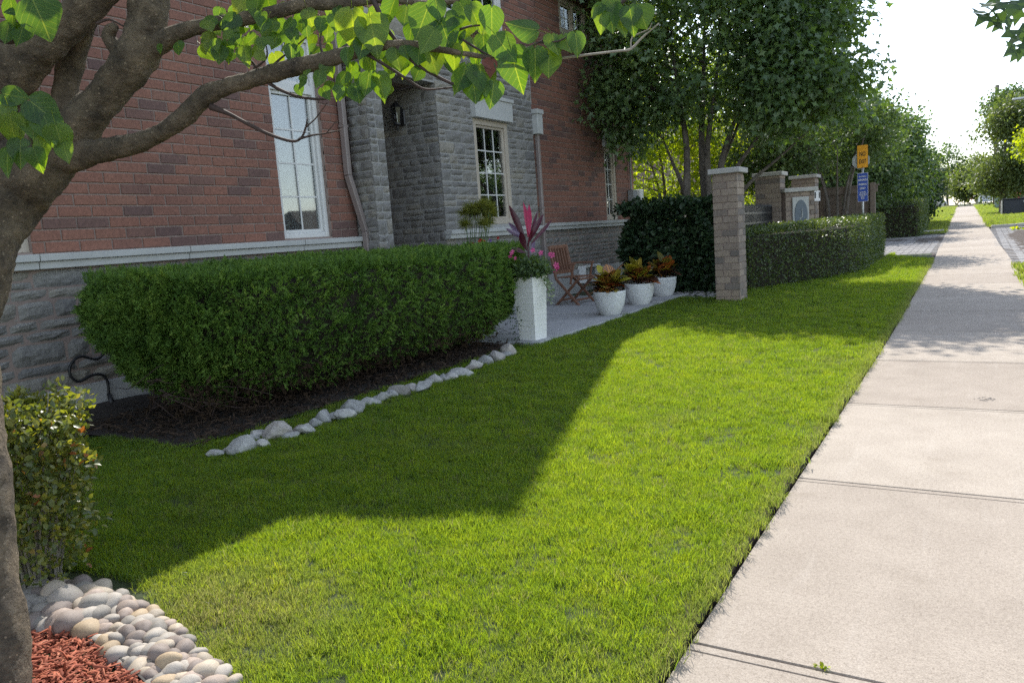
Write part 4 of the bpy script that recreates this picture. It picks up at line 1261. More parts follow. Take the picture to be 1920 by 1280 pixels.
# ------------------------------------------------------------------ juniper hedge
def juniper():
    cx, cy, hx, hy = -4.84, 5.15, .86, 2.14
    root = thing('juniper_hedge', 'wide clipped green juniper hedge below the stone base, edged by pale rocks', 'hedge', (cx, cy, .04))
    z0, z1 = .11, 1.0
    def top(x, y): return z1+.03*(-(x-cx)/hx)+.02
    def k(s): return .66+.34*np.minimum(1, np.maximum(s, 0)/.55)**.8
    def plan(a, e=4.6):
        c, s_ = np.cos(a), np.sin(a)
        r = (np.abs(c)**e+np.abs(s_)**e)**(-1/e)
        return c*r, s_*r
    n_side, n_top = 32000, 20000
    a = RNG.uniform(0, 2*math.pi, n_side*2)
    px_, py_ = plan(a)
    keep = RNG.random(len(a)) < np.clip(.25+.75*np.hypot(px_*hx, py_*hy)/2.2, 0, 1)
    keep &= (px_ > -.6)
    a, px_, py_ = a[keep][:n_side], px_[keep][:n_side], py_[keep][:n_side]
    s = RNG.random(len(a))**.8
    kk = k(s); rim = np.clip((s-.90)/.10, 0, 1)
    kk = kk*(1-.05*rim**2)
    sh = (1-kk)*.16
    X = cx-sh+px_*hx*kk; Y = cy+py_*hy*(1-(1-kk)*.72)
    Z = z0+(z1-z0)*s+.04*rim*0
    Nn = np.c_[px_/hx*.9, py_/hy, -.45*(1-np.clip(s/.62, 0, 1))+.9*rim+.15]
    u = RNG.uniform(-1, 1, (n_top*2, 2)); ok = (np.abs(u[:, 0])**4.6+np.abs(u[:, 1])**4.6) < .97
    u = u[ok][:n_top]
    Xt, Yt = cx+u[:, 0]*hx, cy+u[:, 1]*hy
    Zt = top(Xt, Yt); Nt = np.c_[u[:, 0]*.15, u[:, 1]*.1, np.ones(len(u))]
    P = np.r_[np.c_[X, Y, Z], np.c_[Xt, Yt, Zt]]; Nn = unit(np.r_[Nn, Nt])
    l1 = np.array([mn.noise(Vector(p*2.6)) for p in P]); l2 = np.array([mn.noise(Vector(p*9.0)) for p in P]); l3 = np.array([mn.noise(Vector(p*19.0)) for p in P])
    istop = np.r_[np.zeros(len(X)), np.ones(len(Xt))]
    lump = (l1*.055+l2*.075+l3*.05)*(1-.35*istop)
    P = P+Nn*lump[:, None]
    P = P-Nn*np.abs(RNG.normal(0, .03, (len(P), 1)))
    # sparse where the lumps dip, so the inner shade shows
    ok = RNG.random(len(P)) < np.clip(.95+lump*4, .45, 1)
    P, Nn, lump = P[ok], Nn[ok], lump[ok]
    t = unit(Nn*.75+RNG.normal(0, .55, P.shape)+np.array([0, 0, .30]))
    nn = unit(RNG.normal(0, 1, P.shape)+Nn*.3)
    Rm = rot_from(t, nn)
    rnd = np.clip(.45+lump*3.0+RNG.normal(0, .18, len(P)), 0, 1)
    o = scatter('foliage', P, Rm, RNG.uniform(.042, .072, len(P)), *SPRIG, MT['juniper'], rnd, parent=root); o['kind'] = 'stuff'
    # solid inner mass, painted dark as the shade inside the hedge
    V, F = [], []; na, ns = 64, 9
    for j in range(ns):
        s_ = j/(ns-1); q = float(k(np.array([s_]))[0])*.93
        for i in range(na):
            a_ = 2*math.pi*i/na; p, r = plan(np.array([a_]))
            x = cx-(1-q)*.12+p[0]*hx*q; y = cy+r[0]*hy*(1-(1-q)*.72)
            d = .03*mn.noise(Vector((x*6, y*6, s_*5)))
            V.append((x+p[0]*d, y+r[0]*d, .13+(z1-.06-.13)*s_+(d if j == ns-1 else 0)))
    for j in range(ns-1):
        for i in range(na): F.append((j*na+i, j*na+(i+1) % na, (j+1)*na+(i+1) % na, (j+1)*na+i))
    F += [tuple(reversed(range(na))), tuple((ns-1)*na+i for i in range(na))]
    o = mesh_obj('inner_shade_core', V, F, MT['hedge_core'], smooth=True); attach(o, root)
    # stems and dead twigs below the skirt
    m = MB()
    for i in range(7):
        y = 3.75+i*.5; x = -4.95+random.uniform(-.1, .1)
        m.tube([(x, y, .02), (x+.04, y+.05, .2), (x+random.uniform(-.1, .2), y+random.uniform(-.2, .2), .5)], [.045, .035, .02], 7, jit=.15)
    m.build('trunk', MT['bark'], root, smooth=True)
    m = MB()
    for i in range(420):
        y = random.uniform(3.0, 6.6); x = -4.75+random.uniform(-.2, .35)
        z = random.uniform(.10, .35)
        d = Vector((random.uniform(.1, 1), random.uniform(-.9, .9), random.uniform(-.25, .55))).normalized()
        L_ = random.uniform(.15, .5); p = Vector((x, y, z))
        q = p+d*L_
        if q.x > -3.98: continue
        m.tube([p, p.lerp(q, .5)+Vector((0, 0, random.uniform(-.03, .03))), q], [.004, .003, .0012], 3, cap=False)
    o = m.build('twigs', MT['twig'], root); o['kind'] = 'stuff'
    n = 1500
    Y = RNG.uniform(3.0, 6.5, n); X = -4.35+RNG.normal(0, .2, n); Z = RNG.uniform(.10, .34, n)
    ok = X < -4.02; P = np.c_[X, Y, Z][ok]
    Rm = rot_from(unit(RNG.normal(0, 1, P.shape)+np.array([.5, 0, -.3])), unit(RNG.normal(0, 1, P.shape)))
    o = scatter('dry_foliage', P, Rm, RNG.uniform(.04, .08, len(P)), *SPRIG, MT['dryneedle'], parent=root); o['kind'] = 'stuff'
    return root
juniper()

# ------------------------------------------------------------------ rocks edging the hedge bed
def rock_mesh(seed, flat=.75, rough=.30):
    bm = bmesh.new(); bmesh.ops.create_icosphere(bm, subdivisions=2, radius=1.0)
    o = Vector((seed*3.1, seed*1.7, 0))
    r = random.Random(seed)
    cuts = [(Vector((r.uniform(-1, 1), r.uniform(-1, 1), r.uniform(-.3, 1))).normalized(), r.uniform(.42, .75)) for _ in range(9)]
    for v in bm.verts:
        d = v.co.normalized(); q = 1+rough*.5*mn.noise(d*1.5+o)
        p = d*q
        for n_, h in cuts:
            k = p.dot(n_)-h
            if k > 0: p = p-n_*k*.92
        p = p + d*rough*.18*mn.noise(d*5+o)
        v.co = Vector((p.x, p.y, p.z*flat))
    me = bpy.data.meshes.new('edging_rock'); bm.to_mesh(me); bm.free(); me.materials.append(MT['quartz'])
    return me
ROCKS = [rock_mesh(i+1) for i in range(7)]
ORD = ['first', 'second', 'third', 'fourth', 'fifth', 'sixth', 'seventh', 'eighth', 'ninth', 'tenth', 'eleventh', 'twelfth', 'thirteenth', 'fourteenth', 'fifteenth', 'sixteenth', 'seventeenth', 'eighteenth', 'nineteenth', 'twentieth', 'twenty-first', 'twenty-second', 'twenty-third', 'twenty-fourth', 'twenty-fifth', 'twenty-sixth', 'twenty-seventh', 'twenty-eighth']
RK = [(402, 843, 17, .5), (425, 840, 12, .4), (453, 831, 27, .8), (492, 826, 18, .6), (484, 810, 17, .7), (520, 803, 30, .75), (545, 812, 14, .45), (577, 799, 20, .6), (606, 780, 17, 1.0), (640, 773, 20, .7), (665, 757, 24, .7), (697, 749, 16, .6), (718, 742, 16, .8), (752, 729, 19, .75), (790, 720, 19, .6), (817, 709, 14, .8), (843, 703, 18, .55), (868, 692, 21, .5), (893, 681, 16, .7), (909, 674, 15, .9), (931, 666, 17, .95), (944, 662, 12, .5), (955, 655, 16, .95)]
RK += [(470, 818, 14, .6), (505, 808, 12, .5), (562, 801, 14, .7), (592, 789, 15, .7), (623, 776, 14, .6), (652, 764, 12, .6), (682, 753, 14, .7), (707, 744, 12, .6), (734, 737, 14, .7), (772, 724, 15, .7), (804, 713, 12, .6), (830, 706, 13, .7), (856, 697, 13, .7), (881, 687, 12, .6), (920, 669, 11, .7)]
RK.sort(key=lambda k: k[0])
ORD += ['twenty-ninth', 'thirtieth'] + ['thirty-'+o for o in ('first', 'second', 'third', 'fourth', 'fifth', 'sixth', 'seventh', 'eighth', 'ninth')] + ['fortieth']
for i, (px, py, rp, hh) in enumerate(RK):
    p = on_z(px, py+rp*.5, .035)
    d = (p-CAMPOS).dot(CF); r = rp*d/FPX*1.25
    o = bpy.data.objects.new('edging_rock', ROCKS[i % 7]); COL.objects.link(o)
    o.location = (p.x, p.y, .035+r*hh*.42); o.rotation_euler = (random.uniform(-.3, .3), random.uniform(-.3, .3), random.uniform(0, 6.28))
    o.scale = (r*1.15, r*.9, r*hh*1.1)
    tag(o, f"pale {'upright ' if hh > .85 else 'flat ' if hh < .6 else ''}rock, {ORD[len(RK)-1-i]} from the white planter in the hedge bed edging", 'rock', 'rocks edging the hedge bed')

# ------------------------------------------------------------------ river stones, black edging and red mulch by the near tree
INN = [(20, 1192), (75, 1190), (130, 1193), (165, 1208), (225, 1248), (262, 1282), (300, 1322), (335, 1365)]
OUT_ = [(60, 1112), (110, 1104), (175, 1107), (245, 1130), (300, 1165), (350, 1200), (410, 1250), (480, 1320)]
inn = smooth_path([tuple(on_z(x, y, .02))[:2] for x, y in INN], 8); out = smooth_path([tuple(on_z(x, y, .02))[:2] for x, y in OUT_], 8)
def pebble_mesh(seed):
    bm = bmesh.new(); bmesh.ops.create_icosphere(bm, subdivisions=3, radius=1.0)
    o = Vector((seed*5.3, 2.2*seed, 1))
    for v in bm.verts:
        d = v.co.normalized(); v.co = d*(1+.20*mn.noise(d*.9+o)+.05*mn.noise(d*2.6+o))
    me = bpy.data.meshes.new('river_stone'); bm.to_mesh(me); bm.free(); me.materials.append(MT['river'])
    me.polygons.foreach_set('use_smooth', np.ones(len(me.polygons), dtype=bool))
    return me
PEB = [pebble_mesh(i) for i in range(10)]
PCOL = [('cream', (.42, .35, .27)), ('grey', (.26, .235, .205)), ('pinkish', (.345, .27, .225)), ('pale grey', (.37, .33, .285)), ('tan', (.38, .285, .18)), ('mauve grey', (.23, .185, .16))]
ROWN = ['the row against the edging', 'the second row from the edging', 'the third row from the edging', 'the third row from the grass', 'the second row from the grass', 'the row along the grass']
def pl(path, t):
    f = t*(len(path)-1); i = min(int(f), len(path)-2); return np.array(path[i])*(1-(f-i))+np.array(path[i+1])*(f-i)
for row in range(6):
    fr = (row+.45)/6; t = .02+.01*row; k = 0
    while t < .93:
        p = pl(inn, t)*(1-fr)+pl(out, t)*fr
        big = 1.45 if t < .42 and random.random() < .55 else 1.0
        r = random.uniform(.023, .033)*big
        if row == 5: r *= .9
        a = random.uniform(.88, 1.22)
        ang = random.uniform(0, 3.14)
        cn, cc = random.choices(PCOL, weights=(3, 2, 2, 4, 1, 2) if t > .3 else (1, 4, 1, 2, .3, 4))[0]
        o = bpy.data.objects.new('river_stone', random.choice(PEB)); COL.objects.link(o)
        hh = random.uniform(.72, .98)
        o.location = (p[0]+random.uniform(-.012, .012), p[1]+random.uniform(-.012, .012), .02+r*hh*.6+.022*math.sin(math.pi*(fr))*random.uniform(.2, 1))
        o.rotation_euler = (random.uniform(-.35, .35), random.uniform(-.35, .35), ang); o.scale = (r*a*1.1, r/a*1.1, r*hh)
        g = random.uniform(.85, 1.12); o.color = (cc[0]*g, cc[1]*g, cc[2]*g, 1)
        tag(o, f"{'big' if r > .042 else 'small' if r < .031 else 'smooth'} {cn} river stone, {ORD[k]} from the trunk in {ROWN[row]}", 'stone', 'river stones round the mulch bed')
        t += r*2.05/1.62; k += 1
m = MB(); pts = [(x, y, .012) for x, y in inn]
for a, b in zip(pts, pts[1:]): m.bar(a, b, .006, .075)
for q in pts[::9]: m.tube([(q[0], q[1], .046), (q[0]+.012, q[1]+.012, .046)], .004, 5)
tag(m.build('mulch_edging', MT['rubber']), 'thin black plastic edging strip between the red mulch and river stones', 'edging')
MB_POLY = [tuple(p) for p in inn]+[(-1.0, .5), (-1.2, -.6), (-4.2, -.6), (-4.2, 1.0)]
m = MB(); m.add([(x, y, .014) for x, y in MB_POLY], [tuple(range(len(MB_POLY)))]); structure(m.build('mulch_bed', MT['soil']))
n = 26000; X, Y = RNG.uniform(-3.4, -1.3, n), RNG.uniform(.35, 1.25, n); ok = inside(MB_POLY, X, Y); X, Y = X[ok], Y[ok]
P = np.c_[X, Y, .02+.03*RNG.random(len(X))]
Rm = rot_from(unit(np.c_[RNG.normal(0, 1, (len(X), 2)), RNG.normal(0, .28, len(X))]), unit(np.c_[RNG.normal(0, .45, (len(X), 2)), np.ones(len(X))]))
CH_V = [(0, -.10, 0), (.95, -.07, .02), (1, .08, 0), (.04, .12, .02), (.05, -.08, .08), (.9, -.05, .10), (.93, .06, .08), (.1, .09, .10)]
CH_F = [(4, 5, 6, 7), (0, 1, 5, 4), (1, 2, 6, 5), (2, 3, 7, 6), (3, 0, 4, 7)]
tag(scatter('mulch_chips', P, Rm, RNG.uniform(.016, .042, len(P)), CH_V, CH_F, MT['mulch']), 'shredded red bark mulch round the near tree trunk', 'mulch', kind='stuff')

MT['litter'] = leaf_mat('dark_bark_litter', [(.1, (.022, .015, .011)), (.6, (.05, .033, .022)), (1, (.10, .07, .05))], .03, (1, 1, 1), .9, .15, patch=6)
n = 5200; X, Y = RNG.uniform(-5.3, -3.88, n), RNG.uniform(2.8, 6.6, n)
P = np.c_[X, Y, .045+.02*RNG.random(n)]
Rm = rot_from(unit(np.c_[RNG.normal(0, 1, (n, 2)), RNG.normal(0, .3, n)]), unit(np.c_[RNG.normal(0, .5, (n, 2)), np.ones(n)]))
tag(scatter('bark_litter', P, Rm, RNG.uniform(.02, .06, n), CH_V, CH_F, MT['litter']), 'dark bark and needle litter under the juniper hedge', 'litter', kind='stuff')

# ------------------------------------------------------------------ small shrub beside the near trunk
def shrub():
    b = at(66, 1150, 2.70); z = .02
    root = thing('leafy_shrub', 'small leafy shrub with a few rusty leaves, sunlit on top, beside the near trunk', 'shrub', (b.x, b.y, z))
    c = np.array([b.x-.02, b.y+.04]); topz = at(80, 735, 2.70).z
    n = 10500
    a = RNG.uniform(0, 6.28, n); u = RNG.random(n); zz = .06+u*(topz-.06)
    rad = .215*(.72+.28*np.sin(np.clip(u*1.25, 0, 1)*3.14*.6))*(1-.35*np.clip((u-.9)/.1, 0, 1))
    rr = rad*np.sqrt(RNG.uniform(.35, 1, n))
    P = np.c_[c[0]+rr*np.cos(a)*1.15, c[1]+rr*np.sin(a), zz]
    keep = RNG.random(n) < np.clip(.15+u*1.4, 0, 1); P, a, u = P[keep], a[keep], u[keep]
    Nn = unit(np.c_[np.cos(a), np.sin(a), .25+u*.8])
    P = P+Nn*np.array([(.09*mn.noise(Vector(p*7))+.04*mn.noise(Vector(p*17))) for p in P])[:, None]
    o = surface_leaves('foliage', P, Nn, .026, (OVAL_V, OVAL_F), MT['ivyleaf'], root, .02, .35, .15, .8); o['kind'] = 'stuff'
    m = MB()
    for i in range(46):
        a_ = random.uniform(0, 6.28); r0, r1 = random.uniform(0, .08), random.uniform(.05, .21)
        p = Vector((c[0]+r0*math.cos(a_), c[1]+r0*math.sin(a_), .02)); q = Vector((c[0]+r1*math.cos(a_+.3), c[1]+r1*math.sin(a_+.3), random.uniform(.35, topz+.02)))
        m.tube([p, p.lerp(q, .5)+Vector((random.uniform(-.03, .03), random.uniform(-.03, .03), 0)), q], [.0045, .003, .0015], 4, cap=False)
    m.tube([at(108, 1100, 2.85), at(118, 1030, 2.84), at(122, 985, 2.83), at(132, 960, 2.83)], [.003, .003, .002, .001], 4)
    m.build('stems', MT['paletwig'], root)
shrub()

# ------------------------------------------------------------------ near tree
NT = thing('heart_leaf_tree', 'near tree with speckled brown bark and big heart shaped leaves over the lawn', 'tree', tuple(at(0, 1400, 1.86)))
NT.location.z = .02
def limb(name, lst, seg=14, mat='bark', jit=.10, k=6):
    pts = [(*at(x, y, d), r*d/FPX) for x, y, d, r in lst]
    sp = smooth_path(pts, k)
    m = MB(); m.tube([tuple(p[:3]) for p in sp], [max(.0008, p[3]) for p in sp], seg, jit=jit, seed=len(lst)*1.7)
    return m.build(name, MT[mat], NT, smooth=True), sp
TW = []   # twigs along which leaves hang
limb('trunk', [(-6, 1520, 1.74, 70), (-10, 1390, 1.87, 64), (-18, 1200, 1.95, 60), (-48, 900, 2.05, 58), (-70, 660, 2.15, 58), (-62, 540, 2.20, 62), (-34, 440, 2.26, 66), (14, 365, 2.33, 68), (62, 312, 2.33, 66), (112, 275, 2.33, 48)], 32, jit=.15, k=14)
limb('branch', [(62, 325, 2.33, 56), (128, 258, 2.32, 42), (180, 200, 2.30, 36), (230, 135, 2.28, 36), (268, 72, 2.27, 36), (282, 0, 2.26, 34), (292, -90, 2.25, 31), (330, -230, 2.2, 26), (380, -400, 2.15, 18)], 24, jit=.24, k=12)
limb('branch', [(-60, 420, 2.36, 60), (-40, 300, 2.34, 52), (-5, 190, 2.30, 44), (50, 115, 2.26, 38), (105, 62, 2.24, 33), (165, 8, 2.22, 31), (230, -70, 2.2, 30), (310, -200, 2.15, 22)], 24, jit=.26, k=12)
limb('branch', [(112, 265, 2.35, 26), (120, 205, 2.36, 23), (126, 150, 2.36, 22), (138, 100, 2.35, 21), (158, 50, 2.33, 20), (185, 0, 2.3, 18)], 12, jit=.16, k=8)
_, spB = limb('branch', [(118, 292, 2.33, 32), (180, 285, 2.31, 23), (240, 272, 2.28, 20), (300, 250, 2.24, 17.5), (345, 218, 2.20, 17), (385, 180, 2.17, 18.5), (425, 163, 2.15, 16.5), (500, 140, 2.08, 15.5), (600, 115, 2.0, 13.5), (690, 92, 1.95, 11), (760, 84, 1.93, 8), (840, 96, 1.90, 6), (925, 110, 1.88, 4.5)], 16, jit=.26, k=14)
_, spE = limb('branch', [(262, 100, 2.28, 30), (305, 78, 2.26, 20), (345, 58, 2.22, 15), (395, 46, 2.18, 14), (455, 36, 2.14, 13.5), (520, 22, 2.1, 13), (580, 8, 2.06, 12), (640, 8, 2.03, 10), (720, -2, 2.0, 8), (800, 8, 1.97, 6), (860, 2, 1.95, 4)], 12, jit=.14, k=8)
limb('branch', [(236, 118, 2.27, 16), (218, 92, 2.25, 13), (204, 70, 2.24, 11.5), (208, 56, 2.23, 10.5), (216, 50, 2.22, 8)], 10, jit=.2)
for lst in ([(395, 200, 2.17, 7), (430, 214, 2.16, 4), (462, 231, 2.14, 3.6), (505, 252, 2.12, 3.2), (548, 265, 2.1, 2.8), (566, 257, 2.09, 2.4), (574, 236, 2.09, 1.8), (576, 222, 2.08, 1)],
            [(560, 261, 2.09, 2.4), (585, 254, 2.08, 1.8), (612, 250, 2.07, 1.4), (640, 244, 2.06, 1)], [(574, 238, 2.09, 1.6), (592, 222, 2.08, 1.3), (606, 203, 2.07, 1), (614, 192, 2.06, .7)],
            [(612, 250, 2.07, 1.2), (622, 238, 2.06, 1), (632, 228, 2.06, .7), (645, 236, 2.06, .6)], [(490, 146, 2.09, 4), (520, 166, 2.08, 3.4), (555, 180, 2.06, 2.6), (590, 186, 2.05, 2.4), (612, 186, 2.04, 1.6)],
            [(180, 45, 2.22, 3), (205, 37, 2.23, 2.2), (232, 50, 2.24, 1.5)],
            [(460, 150, 2.12, 4), (478, 128, 2.12, 2.8), (468, 112, 2.12, 2), (440, 92, 2.12, 1.2)], [(478, 128, 2.12, 2.4), (500, 108, 2.11, 2), (498, 80, 2.1, 1.2)],
            [(500, 142, 2.08, 3.5), (515, 120, 2.07, 2.4), (545, 95, 2.06, 1.8), (575, 70, 2.05, 1)], [(610, 118, 2.0, 3), (600, 80, 2.02, 2), (606, 50, 2.03, 1.4)],
            [(30, 245, 2.0, 6), (45, 275, 1.98, 5), (60, 268, 1.97, 3), (30, 200, 1.98, 2)], [(-30, 60, 2.0, 6), (20, 80, 1.98, 4), (60, 60, 1.97, 2)]):
    limb('twig', lst, 6, 'twig', .1, 4)
for lst in ([(685, 100, 1.95, 4), (715, 118, 1.94, 3), (750, 140, 1.93, 2.6), (785, 163, 1.92, 2.4), (806, 168, 1.92, 2), (850, 164, 1.91, 1.4)],
            [(745, 88, 1.93, 5), (775, 116, 1.92, 4), (810, 138, 1.91, 3.4), (845, 156, 1.9, 3), (878, 167, 1.9, 2)],
            [(700, 0, 2.0, 5), (730, 60, 1.95, 4), (775, 112, 1.92, 3)],
            [(925, 110, 1.88, 4), (955, 100, 1.87, 3), (985, 92, 1.86, 2.6), (1010, 80, 1.85, 2), (1025, 72, 1.85, 1.5)],
            [(850, 60, 1.92, 3), (880, 50, 1.9, 2.2), (900, 48, 1.9, 1.6)], [(860, 70, 1.92, 2.4), (900, 95, 1.9, 2), (925, 108, 1.88, 1.6)],
            [(1230, -60, 1.85, 5), (1190, -20, 1.85, 4), (1160, 10, 1.85, 3), (1130, 18, 1.85, 2)], [(1010, 80, 1.85, 1.8), (1045, 78, 1.84, 1.6), (1062, 70, 1.84, 1.2)]):
    limb('twig', lst, 6, 'twig', .1, 4)
limb('twig', [(925, 112, 1.88, 2.4), (990, 116, 1.87, 2.4), (1050, 110, 1.87, 2.2), (1110, 102, 1.86, 2.2), (1160, 96, 1.85, 2), (1183, 92, 1.85, 2), (1205, 70, 1.85, 1.6), (1236, 44, 1.84, 1)], 6, 'paletwig', .2, 4)
limb('twig', [(1183, 92, 1.85, 1.6), (1186, 70, 1.85, 1.3), (1215, 56, 1.85, 1), (1222, 44, 1.85, .8)], 5, 'paletwig', .2, 4)

def heart_mesh(seed):
    r = random.Random(seed)
    st = [(-.08, .10), (-.03, .27), (.08, .38), (.24, .43), (.42, .40), (.60, .30), (.77, .175), (.90, .075), (1.0, .006)]
    fold, bend, tw, wav = r.uniform(.05, .32), r.uniform(.05, .38), r.uniform(-.3, .3), r.uniform(.01, .04)
    V, F, U = [], [], []
    for i, (x, w) in enumerate(st):
        for j in range(7):
            s = (j-3)/3
            y = s*w
            # the notch where the stalk joins
            xx = x if not (i < 2 and j == 3) else (.02 if i == 0 else .03)
            if i == 0 and j in (2, 4): xx = -.03
            z = fold*abs(y)-bend*max(0, xx)**2*.6+tw*y*xx+wav*math.sin(xx*9+seed+s*2)*abs(s)
            V.append((xx, y, z)); U.append((max(0, xx), .5+y))
    for i in range(len(st)-1):
        for j in range(6): F.append((i*7+j, i*7+j+1, (i+1)*7+j+1, (i+1)*7+j))
    # stalk
    b = len(V); n = 4
    for q, rr in (((.02, 0, 0), .010), ((-.2, 0, .05), .009), ((-.42, .02, .16), .010)):
        for k in range(n):
            a = 6.28*k/n; V.append((q[0], q[1]+rr*math.cos(a), q[2]+rr*math.sin(a))); U.append((0, .5))
    for i in range(2):
        for k in range(n): F.append((b+i*n+k, b+i*n+(k+1) % n, b+(i+1)*n+(k+1) % n, b+(i+1)*n+k))
    return V, F, U
HEART = []
for i in range(8):
    V, F, U = heart_mesh(i+1)
    o = mesh_obj('leaf', V, F, MT['redbud'], smooth=True, uvs=U); HEART.append(o.data); bpy.data.objects.remove(o)
HEART_DEAD = HEART[3].copy(); HEART_DEAD.materials.clear(); HEART_DEAD.materials.append(MT['deadleaf'])
def leaf_at(px, py, lpx, ang, d, facing=None, yaw=None, me=None, into=None):
    a = math.radians(ang)
    into = random.uniform(-.35, .35) if into is None else into
    t = (CR*math.cos(a)-CU*math.sin(a)+CF*into).normalized()
    n = (-CF + CR*random.uniform(-.55, .55)+CU*random.uniform(-.1, .75)).normalized() if facing is None else facing
    if random.random() < .5 and facing is None: n = -n
    n = (n-t*n.dot(t)).normalized(); s = n.cross(t)
    L_ = lpx*d/FPX*random.uniform(.78, 1.0)
    p = at(px, py, d)-t*L_*.45
    M_ = Matrix((t*L_, s*L_, n*L_)).transposed().to_4x4(); M_.translation = p
    o = bpy.data.objects.new('leaf', me or random.choice(HEART)); COL.objects.link(o)
    attach(o, NT)
    loc, rot, sc = M_.decompose(); o.location = loc; o.rotation_euler = rot.to_euler(); o.scale = sc
    return o
LV = [(661, 56, 84, 95, 1.93), (700, 66, 84, 78, 1.92), (792, 42, 82, 110, 1.9), (836, 66, 72, 75, 1.9), (893, 34, 68, 60, 1.9), (922, 42, 72, 95, 1.89), (947, 92, 80, 60, 1.86), (966, 130, 82, 78, 1.86), (1004, 120, 66, 95, 1.85), (1029, 120, 74, 95, 1.85),
      (980, 54, 64, 178, 1.86), (1040, 84, 56, 70, 1.84), (1082, 82, 56, 85, 1.83), (1063, 84, 52, 75, 1.84), (866, 150, 72, 100, 1.89), (890, 166, 70, 85, 1.88), (905, 150, 70, 70, 1.88), (924, 178, 58, 95, 1.88), (896, 182, 34, 110, 1.88), (782, 140, 44, 105, 1.91), (745, 112, 58, 80, 1.92), (785, 102, 62, 95, 1.91), (812, 118, 58, 70, 1.91), (850, 108, 52, 88, 1.9),
      (671, 176, 50, 75, 1.95), (690, 158, 60, 100, 1.95), (716, 164, 58, 70, 1.94), (640, 150, 44, 120, 1.97), (640, 176, 36, 95, 1.97), (628, 44, 42, 85, 2.02), (566, 50, 36, 80, 2.05), (580, 34, 36, 70, 2.05), (614, 56, 40, 100, 2.03), (540, 70, 40, 60, 2.06), (515, 78, 36, 120, 2.07), (460, 104, 42, 80, 2.1), (425, 96, 48, 90, 2.12), (392, 72, 36, 85, 2.14), (440, 70, 34, 60, 2.12), (500, 60, 36, 100, 2.08), (480, 96, 34, 110, 2.1), (555, 105, 40, 85, 2.05), (520, 118, 40, 80, 2.07),
      (480, 14, 60, 95, 2.1), (506, 18, 56, 80, 2.1), (448, 10, 48, 110, 2.12), (1128, 36, 52, 95, 1.84), (1146, 34, 62, 80, 1.84), (1165, 44, 56, 70, 1.84), (1185, 38, 62, 85, 1.83), (1205, 34, 66, 80, 1.83), (1120, 20, 40, 130, 1.84), (1150, 12, 44, 60, 1.84), (870, 20, 56, 70, 1.9), (850, 40, 50, 110, 1.9), (760, 30, 60, 90, 1.92), (730, 24, 56, 120, 1.93), (820, 20, 48, 80, 1.91),
      (80, 38, 118, 62, 1.9), (22, 30, 72, 100, 1.95), (40, 66, 60, 95, 1.95), (15, 62, 56, 80, 1.96), (40, 20, 60, 150, 1.94), (85, 212, 84, 35, 1.95), (30, 182, 66, 20, 1.97), (62, 232, 78, 75, 1.96), (22, 246, 86, 95, 1.96), (92, 240, 80, 70, 1.95), (112, 262, 66, 80, 1.95), (80, 282, 66, 95, 1.96), (38, 288, 62, 100, 1.97), (12, 300, 60, 85, 1.97), (70, 300, 56, 80, 1.96), (122, 284, 56, 75, 1.95), (10, 210, 60, 110, 1.97), (300, 92, 24, 95, 2.2), (336, 92, 30, 80, 2.2)]
for px, py, l, a, d in LV: leaf_at(px, py, l, a+random.uniform(-8, 8), d)
leaf_at(920, 128, 36, 95, 1.87, me=HEART_DEAD); leaf_at(915, 120, 28, 60, 1.87, me=HEART_DEAD)
for i in range(85):      # the small leaves crowding behind the two near branches
    u = random.random()
    px = 380+u*330; py = random.uniform(12, 100)-u*10
    leaf_at(px, py+10, random.uniform(24, 44), random.uniform(40, 140), random.uniform(2.0, 2.5))
for i in range(26):
    px = random.uniform(640, 960); py = 40+random.random()*85+.05*(px-640)
    leaf_at(px, py, random.uniform(36, 62), random.uniform(55, 125), random.uniform(1.85, 2.1))
for i in range(22):
    px = random.uniform(560, 740); py = random.uniform(135, 185)
    leaf_at(px, py-8, random.uniform(24, 44), random.uniform(55, 125), random.uniform(1.95, 2.1))
# unseen crown above and left of the picture, shaped to shade the near leaves
HV, HF, HU = heart_mesh(5)
n = 4200
P = np.c_[RNG.uniform(-4.0, .1, n), RNG.uniform(-.2, 3.5, n), RNG.uniform(2.1, 3.9, n)]
ok = []
for p in P:
    d = Vector(p)-CAMPOS; z = d.dot(CF)
    sx, sy = 960+FPX*d.dot(CR)/max(z, .1), 640-FPX*d.dot(CU)/max(z, .1)
    main = ((p[0]+2.4)/1.5)**2+((p[1]-1.2)/1.4)**2+((p[2]-3.0)/.9)**2 < 1
    arm = ((p[0]+1.05)/.75)**2+((p[1]-2.55)/.75)**2+((p[2]-3.0)/.5)**2 < 1  # unseen leaf mass added to cast shade on the right-hand leaves
    ok.append(not (z > .1 and -30 < sx < 1950 and sy > -30) and (main or arm) and p[1]-.8*p[2] < .75)
P = P[np.array(ok)]
Rm = orient(unit(RNG.normal(0, 1, P.shape)), .7, .8, .6)
V0 = np.array([v for v in HV[:63]]); F0 = [f for f in HF if max(f) < 63]
MT['redbud_mass'] = leaf_mat('heart_leaf_mass', [(.1, (.05, .12, .03)), (1, (.10, .18, .03))], .5, (2.3, 2.3, .6))
o = scatter('leaf', P, Rm, RNG.uniform(.06, .12, len(P)), V0, F0, MT['redbud_mass'], parent=NT); o['kind'] = 'stuff'

